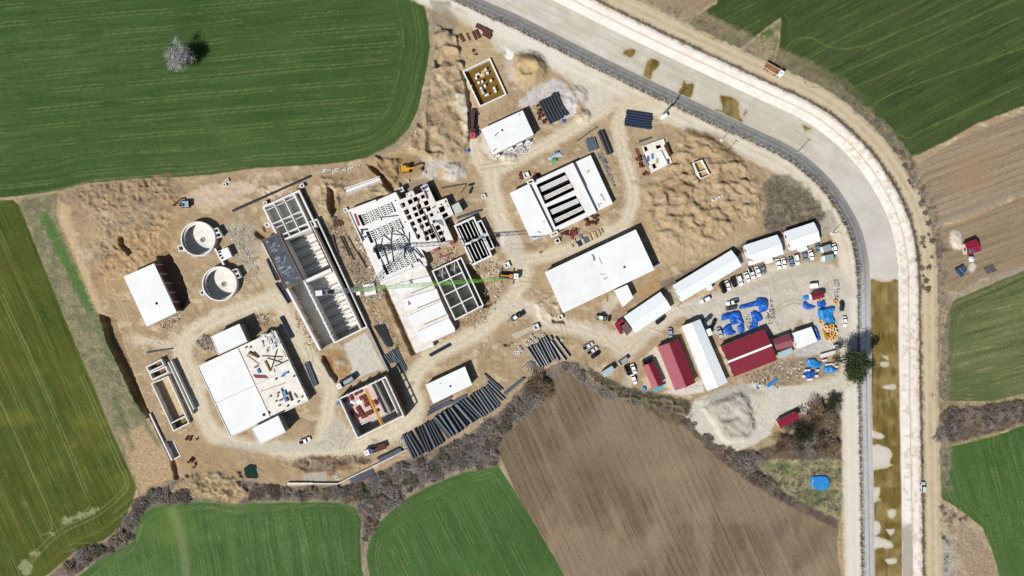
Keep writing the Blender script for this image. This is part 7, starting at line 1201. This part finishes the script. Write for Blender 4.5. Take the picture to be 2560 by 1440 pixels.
for x, y, l, w_, h_, lab in ((2031.5, 714.5, 3.2, 2., 1.8, 'white box trailer north-west of the small dark red hut'), (2087, 866, 1.9, 1.6, 1.6, 'small white box cabin between the yellow coils and the big green tree')):
    p = W(x, y); T = Thing('box_trailer', lab, 'trailer', (x, y)); T.part('body', MB().box(p, l, w_, .5, h_, R(6)), M['white']); [T.part('wheel', MB().tube(p+Vector((0, s*w_*.45-.1, .3)), p+Vector((0, s*w_*.45+.1, .3)), .3, 10), M['tyre']) for s in (-1, 1)]; T.part('drawbar', MB().bar(p+Vector((-l*.3, -.8, .4)), p+Vector((-l*.4, -2.6, .4)), .15, .15), M['steel'])
for lab, z_, items in (('weathered board left lying on the roof of the largest hall', 5., [(1497, 643, 1505, 660, .25), (1484, 640, 1486, 652, .9), (1500, 685, 1512, 686, .2), (1509, 699, 1518, 693, .35), (1480, 636, 1483, 640, .7)]), ('dark plank left on the flat roof of the north hall', 4.6, [(1237, 340, 1246, 331, .5), (1233, 379, 1241, 371, .5), (1298, 288, 1300, 285, .4)]), ('dark board left on the lower east roof of the filter hall', 2.9, [(1467, 431, 1474, 425, .5), (1503, 484, 1512, 502, .35), (1500, 486, 1503, 490, .3), (1495, 508, 1499, 518, .3), (1501, 508, 1502, 510, .6)]), ('stick lying on the higher west roof of the filter hall', 4.8, [(1343, 579, 1353, 582, .3), (1358, 553, 1362, 556, .3)]), ('loose strip on the roof of the store building', 3.8, [(1100, 958, 1101, 960, .4)])):
    for x0, y0, x1, y1, w_ in items: p, e = W(x0, y0, z_), W(x1, y1, z_); solo('roof_board', lab, 'board', MB().bar(p+Vector((0, 0, .07)), e+Vector((0, 0, .07)), w_, .1), M['rubg'], ((x0+x1)/2, (y0+y1)/2), 'boards on flat roofs', z=z_)
# poles and fence
for i, (x, y, h_, lab) in enumerate(((1802, 352, 8, 'utility pole on a white base beside the canal road'), (1817, 378, 7, 'thin pole standing on the spoil heap edge'), (1677, 262, 9, 'tall pole at the fence opposite the navy pipe stack'), (2080, 583, 7.5, 'lamp pole near the easternmost office'), (1998, 380, 6, 'thin pole standing on the canal bank at the bend'), (1868, 652, 4.5, 'lamp pole between the first two offices'), (1693, 768, 5, 'lamp pole at the corner of the longest office'))):
    p = W(x, y); T = Thing('utility_pole', lab, 'pole', (x, y), 'poles'); zb = -1.5 if x == 1998 else -.2; T.part('mast', MB().tube(p+Vector((0, 0, zb)), p+Vector((0, 0, h_)), .16, 8, .09), M['woodd'] if i % 2 else M['conc']); T.part('cross_arm', MB().bar(p+Vector((-.9, .5, h_-.4)), p+Vector((.9, -.5, h_-.4)), .14, .14), M['grey'])
    if i in (0, 3): T.part('footing', MB().box(p, 1.6, 1.2, -.2, .35, .5), M['rubw'])
p = W(1661, 291); T = Thing('transformer', 'white transformer box with a slanting grey mast beside the canal road', 'transformer', (1661, 291)); T.part('box', MB().box(p, 1.9, 1.6, 0, 1.9, R(30)), M['white']); T.part('plinth', MB().box(p+Vector((-1., -.5, 0)), 1.6, 1.4, -.1, .3, R(30)), M['rubw']); T.part('mast', lattice(p+Vector((-.6, .8, 0)), p+Vector((-.6, .8, 9.5)), .7, 0, .9, .35, .09), M['grey'])
Lp = BLw; seg = np.linalg.norm(np.diff(Lp, axis=0), axis=1); cum = np.concatenate([[0], np.cumsum(seg)]); post = MB().box((0, 0), .13, .13, -.2, 1.5).bar((0, 0, 1.1), (-.1, -.8, .05), .08, .08).mesh('post'); post.materials.append(M['rubw'])
FT = Thing('canal_fence', 'wire fence on white concrete posts along the site side of the canal', 'fence', (2152, 800)); prev = None; wire = MB()
for k in np.arange(cum[0], cum[-1], 16.5):
    i = min(np.searchsorted(cum, k, side='right')-1, len(seg)-1); t = (k-cum[i])/seg[i]; a = Lp[i]; d = (Lp[i+1]-a)/seg[i]; x, y = a+d*seg[i]*t+np.array([-d[1], d[0]])*37.5
    if not (-30 < y < 1470): prev = None; continue
    p = W(x, y); FT.inst('post', post, p, math.atan2(-d[1], d[0]))
    if prev is not None: [wire.bar(prev+Vector((0, 0, h_)), p+Vector((0, 0, h_)), .03, .03) for h_ in (.4, .8, 1.2, 1.45)]
    prev = p
FT.part('wire', wire, M['grey'])
# ================================================================ PLANTS
def twigs(n, rad, h, seed, ln=(.6, 1.3), wd=.07, up=.5, clump=0, z0=.1):
    r = np.random.RandomState(seed); u = r.rand(n)**.5; a = r.rand(n)*6.283; zz = r.rand(n); lump_ = 1+.28*np.sin(a*3+seed)+.18*np.sin(a*5+seed*2)
    pr = np.sqrt(np.clip(1-(zz*.95)**2, 0, 1)); P = np.stack([np.cos(a)*u*rad*pr*lump_, np.sin(a)*u*rad*pr*lump_, z0+zz*h*(.55+.45*(1-u*.6))], 1)
    if clump:
        C = np.stack([r.randn(clump)*rad*.45, r.randn(clump)*rad*.45, h*(.4+.5*r.rand(clump))], 1); k = r.randint(0, clump, n); P = C[k]+r.randn(n, 3)*np.array([rad*.17, rad*.17, h*.11])
    D = np.stack([np.cos(a)*(.4+u), np.sin(a)*(.4+u), up+r.rand(n)], 1)+r.randn(n, 3)*.35; D /= np.linalg.norm(D, axis=1)[:, None]; L = r.uniform(*ln, n)[:, None]; Sd = np.cross(D, r.randn(n, 3)); Sd /= np.linalg.norm(Sd, axis=1)[:, None]; w_ = wd*r.uniform(.6, 1.4, n)[:, None]
    V = np.stack([P-Sd*w_, P+Sd*w_, P+D*L+Sd*w_*.4, P+D*L-Sd*w_*.4], 1).reshape(-1, 3)
    me = bpy.data.meshes.new('twigs'); F = np.arange(n*4, dtype=np.int32); me.vertices.add(n*4); me.vertices.foreach_set('co', V.astype(np.float32).ravel()); me.loops.add(n*4); me.loops.foreach_set('vertex_index', F); me.polygons.add(n); me.polygons.foreach_set('loop_start', np.arange(0, n*4, 4, dtype=np.int32)); me.update(); return me
def stems(n, h, spread, seed, r0=.06):
    r = random.Random(seed); mb = MB()
    for i in range(n): a = r.uniform(0, 6.28); k = r.uniform(.2, 1)*spread; mb.tube((.15*math.cos(a), .15*math.sin(a), -.2), (k*math.cos(a), k*math.sin(a), h*r.uniform(.6, 1)), r0, 5, r0*.35)
    return mb
bm = [mat('twig_grey', 'aaa19a', .9, .2), mat('twig_brown', 'ad9a88', .9, .2), mat('twig_dark', '8a7e74', .9, .25), mat('twig_olive', '7d7d62', .9, .25), mat('bark', '5f5348', .9, .2)]
bush = []
for i in range(7):
    cr = twigs(620, 2.0, 2.2, 300+i, (.5, 1.2), .06); cr.materials.append(bm[(0, 0, 1, 2, 0, 3, 2)[i]]); sm = stems(7, 1.8, 1.3, i).mesh('stems'); sm.materials.append(bm[4]); bush.append((cr, sm))
def add_bush(x, y, sc, k, lab, grp):
    p = W(x, y); r = bpy.data.objects.new('bush', None); r.location = (p.x, p.y, 0); r.rotation_euler = (0, 0, rr.uniform(0, 6.28)); s_ = sc*rr.uniform(.85, 1.15); r.scale = (s_, s_*rr.uniform(.8, 1.2), s_*.55); COL.objects.link(r); tag(r, lab, 'bush', grp)
    for nm, me in (('crown', bush[k][0]), ('stems', bush[k][1])): o = bpy.data.objects.new(nm, me); o.parent = r; COL.objects.link(o)
THp = np.array(TH, np.float32); n_ = 0
cnd = np.random.RandomState(8).rand(6000, 2)*np.array([1970, 540])+np.array([130, 900]); dcn = sdpoly(THp, cnd[:, 0].astype(np.float32), cnd[:, 1].astype(np.float32))
for (x, y), d_ in zip(cnd, dcn):
    if n_ >= 285: break
    if d_ > -7 or (470 < x < 630 and y < 1262) or (1400 < x < 1700 and rr.random() < .5) or (1905 < x < 2104 and 1000 < y < 1150): continue
    add_bush(x, y, rr.uniform(.6, 1.5) if d_ < -14 else rr.uniform(.45, .85), rr.choice([2, 6, 2, 1, 6] if x > 1700 else [0, 1, 4, 0, 5, 2, 3, 1] if x > 880 else [3, 5, 2, 6, 1, 0]), ('leafless bush in the thicket strip at the south-west wheat field' if x < 440 else 'leafless bush in the thicket north of the bright green field' if x < 880 else 'grey leafless bush in the thicket below the long pipe row' if x < 1330 else 'leafless bush in the scrub above the brown ploughed field' if x < 1720 else 'leafless bush in the thicket south of the grey sand yard'), 'thicket bushes'); n_ += 1
for i in range(46):
    t = rr.random(); x = 2345+215*t+rr.uniform(-3, 3); y = (1068-t*40)+rr.uniform(-32, 28)*(1-.3*t); add_bush(x, y, rr.uniform(.7, 1.2), rr.choice([2, 6, 2, 3, 1]), 'dark bare bush in the thicket between the two eastern fields', 'eastern thicket bushes')
for i, (x, y) in enumerate([(2305+rr.uniform(-4, 30), 400+rr.uniform(0, 330)) for _ in range(26)]): add_bush(x-70*max(0, (560-y)/200)+rr.uniform(-4, 4), y, rr.uniform(.3, .65), rr.choice([3, 5, 0, 2]), 'small scrub bush on the weedy strip east of the canal track', 'scrub east of the canal')
for i, (x, y) in enumerate(((2355, 1268), (2362, 1285), (2400, 1300), (2412, 1296), (2385, 1290), (2360, 1345))): add_bush(x, y, .45, 2, 'small dark shrub on the bare ground in the south-east', 'south-eastern shrubs')
def tree(name, lab, base, c, rad, h, z0, n, m, seed, ln, wd, up, clump=0, limbs=14, tr=.35):
    b = W(*base); T = Thing(name, lab, 'tree', base); cc = W(*c, z0+h*.5); me = twigs(n, rad, h, seed, ln, wd, up, clump, 0); me.materials.append(m); o = T.part('crown', me, m); o.location = Vector((cc.x, cc.y, z0))-T.loc
    r = random.Random(seed); fork = Vector((b.x, b.y, 0)).lerp(Vector((cc.x, cc.y, z0)), .8); fork.z = z0*.9; T.part('trunk', MB().tube((b.x, b.y, -.2), fork, tr, 8, tr*.65), bm[4]); mb = MB()
    for i in range(limbs): a = r.uniform(0, 6.28); k = r.uniform(.3, .85)*rad; mb.tube(fork, (cc.x+k*math.cos(a), cc.y+k*math.sin(a), z0+h*r.uniform(.3, .85)), tr*.35, 5, tr*.1)
    T.part('limbs', mb, bm[4])
pale = mat('pale_twig', (.37, .37, .365), .9, .12)
tree('pale_tree', 'lone pale leafless tree standing in the wheat field', (463, 153), (451, 146), 5.3, 7., 1.8, 8500, pale, 5, (.5, 1.2), .05, .5, 42, 34)
leaf = mat('dark_green_needles', '4c5b38', .8, .3, 3)
tree('pine_tree', 'big dark green tree leaning over the canal bank', (2095, 903), (2141, 914), 6.4, 7.5, 3.5, 11000, leaf, 9, (.3, .7), .17, .2, 34, 20, .38)
for i, (x, y, rd, h_, k, n) in enumerate(((2052, 1045, 7.2, 4.5, 1, 4200), (2003, 1075, 5.5, 4, 3, 3600), (2068, 1108, 6.5, 4, 1, 3000), (2010, 1115, 6.2, 3.6, 0, 3000), (2078, 1008, 3.4, 3.2, 3, 1500), (1960, 1112, 4.4, 2.8, 1, 1700), (1975, 1062, 3.2, 2.6, 2, 1200), (1345, 968, 6.2, 3.6, 1, 3000))):
    tree('bare_tree', ('widest brown leafless tree south-east of the crimson hut', 'dark olive evergreen right below the crimson hut', 'brown leafless tree beside the canal road south of the widest one', 'grey leafless tree between the grey sand yard and canal road', 'small dark tree at the scrap beside the crimson hut', 'low brown leafless tree at the south tip of the sand yard', 'small dark bush-like tree against the crimson hut', 'tan leafless tree at the bend of the thicket near the pipe stack')[i], (x, y), (x, y), rd, h_, .4, n, (bm[0], mat('twig_tan', 'a48c72', .9, .15), bm[2], mat('olive_leaf', '4d5238', .9, .2))[k], 40+i, (.6, 1.4), .06, .6, 0 if k != 3 else 18, 14, .2)
wm_ = [twigs(60, .5, .5, 900+i, (.25, .6), .05, .6) for i in range(2)]; [m_.materials.append(k) for m_, k in zip(wm_, (bm[2], bm[0]))]
def weeds(lab, fn, n, sz):
    r = np.random.RandomState(n); Vs = []; per = 26
    pts = np.array([fn(r) for _ in range(n)]); N_ = n*per; P = np.repeat(pts, per, 0); ww = np.stack([(P[:, 0]-1280)*S, (720-P[:, 1])*S, np.zeros(N_)], 1); ww[:, :2] += r.randn(N_, 2)*sz*.5
    D = r.randn(N_, 3); D[:, 2] = np.abs(D[:, 2])+.3; D /= np.linalg.norm(D, axis=1)[:, None]; Sd = np.cross(D, r.randn(N_, 3)); Sd /= np.linalg.norm(Sd, axis=1)[:, None]; L = r.uniform(.2, .7, N_)[:, None]*sz; w_ = .05
    V = np.stack([ww-Sd*w_, ww+Sd*w_, ww+D*L+Sd*w_*.5, ww+D*L-Sd*w_*.5], 1).reshape(-1, 3); me = bpy.data.meshes.new('weeds'); me.vertices.add(N_*4); me.vertices.foreach_set('co', V.astype(np.float32).ravel()); me.loops.add(N_*4); me.loops.foreach_set('vertex_index', np.arange(N_*4, dtype=np.int32)); me.polygons.add(N_); me.polygons.foreach_set('loop_start', np.arange(0, N_*4, 4, dtype=np.int32)); me.update(); me.materials.append(bm[2]); o = bpy.data.objects.new('weeds', me); COL.objects.link(o); tag(o, lab, 'weeds', None, 'stuff')
def along(off, sp):
    def fn(r):
        i = r.randint(8, len(BLw)-14); t = r.rand(); a = BLw[i]; b = BLw[i+1]; d = (b-a)/np.linalg.norm(b-a); return a+(b-a)*t+np.array([-d[1], d[0]])*-1*(off+r.randn()*sp)
    return fn
weeds('dark weeds growing along the foot of the canal fence', along(-39, 1.8), 620, .9); weeds('dry weeds along the outer edge of the canal lining', along(115, 2.2), 700, .9); weeds('dry scrub weeds on the verge beyond the canal track', along(172, 8), 600, 1.1)
def inpoly(P):
    P = np.array(P); lo, hi = P.min(0), P.max(0); pool_ = []
    def fn(r):
        if not pool_: c = lo+(hi-lo)*r.rand(4000, 2); pool_.extend(c[sdpoly(P, c[:, 0].astype(np.float32), c[:, 1].astype(np.float32)) < 0])
        return pool_.pop()
    return fn
weeds('tufts on the rough grass around the blue tarp pond', inpoly([(1900, 1160), (2100, 1155), (2100, 1290), (2060, 1275), (1930, 1205)]), 260, .9); weeds('dry weeds on the bank behind the site offices', inpoly([(1650, 722), (1860, 615), (2060, 530), (2065, 548), (1870, 625), (1660, 730)]), 420, .8); weeds('grey scrub on the waste ground behind the spoil heap', inpoly([(1900, 470), (1935, 438), (2030, 485), (2055, 530), (1915, 582)]), 420, .9); weeds('weedy growth between the site and the ploughed field', inpoly([(1465, 915), (1560, 970), (1720, 1005), (1740, 1050), (1580, 1008), (1480, 960)]), 330, 1.1)
build_terrain()
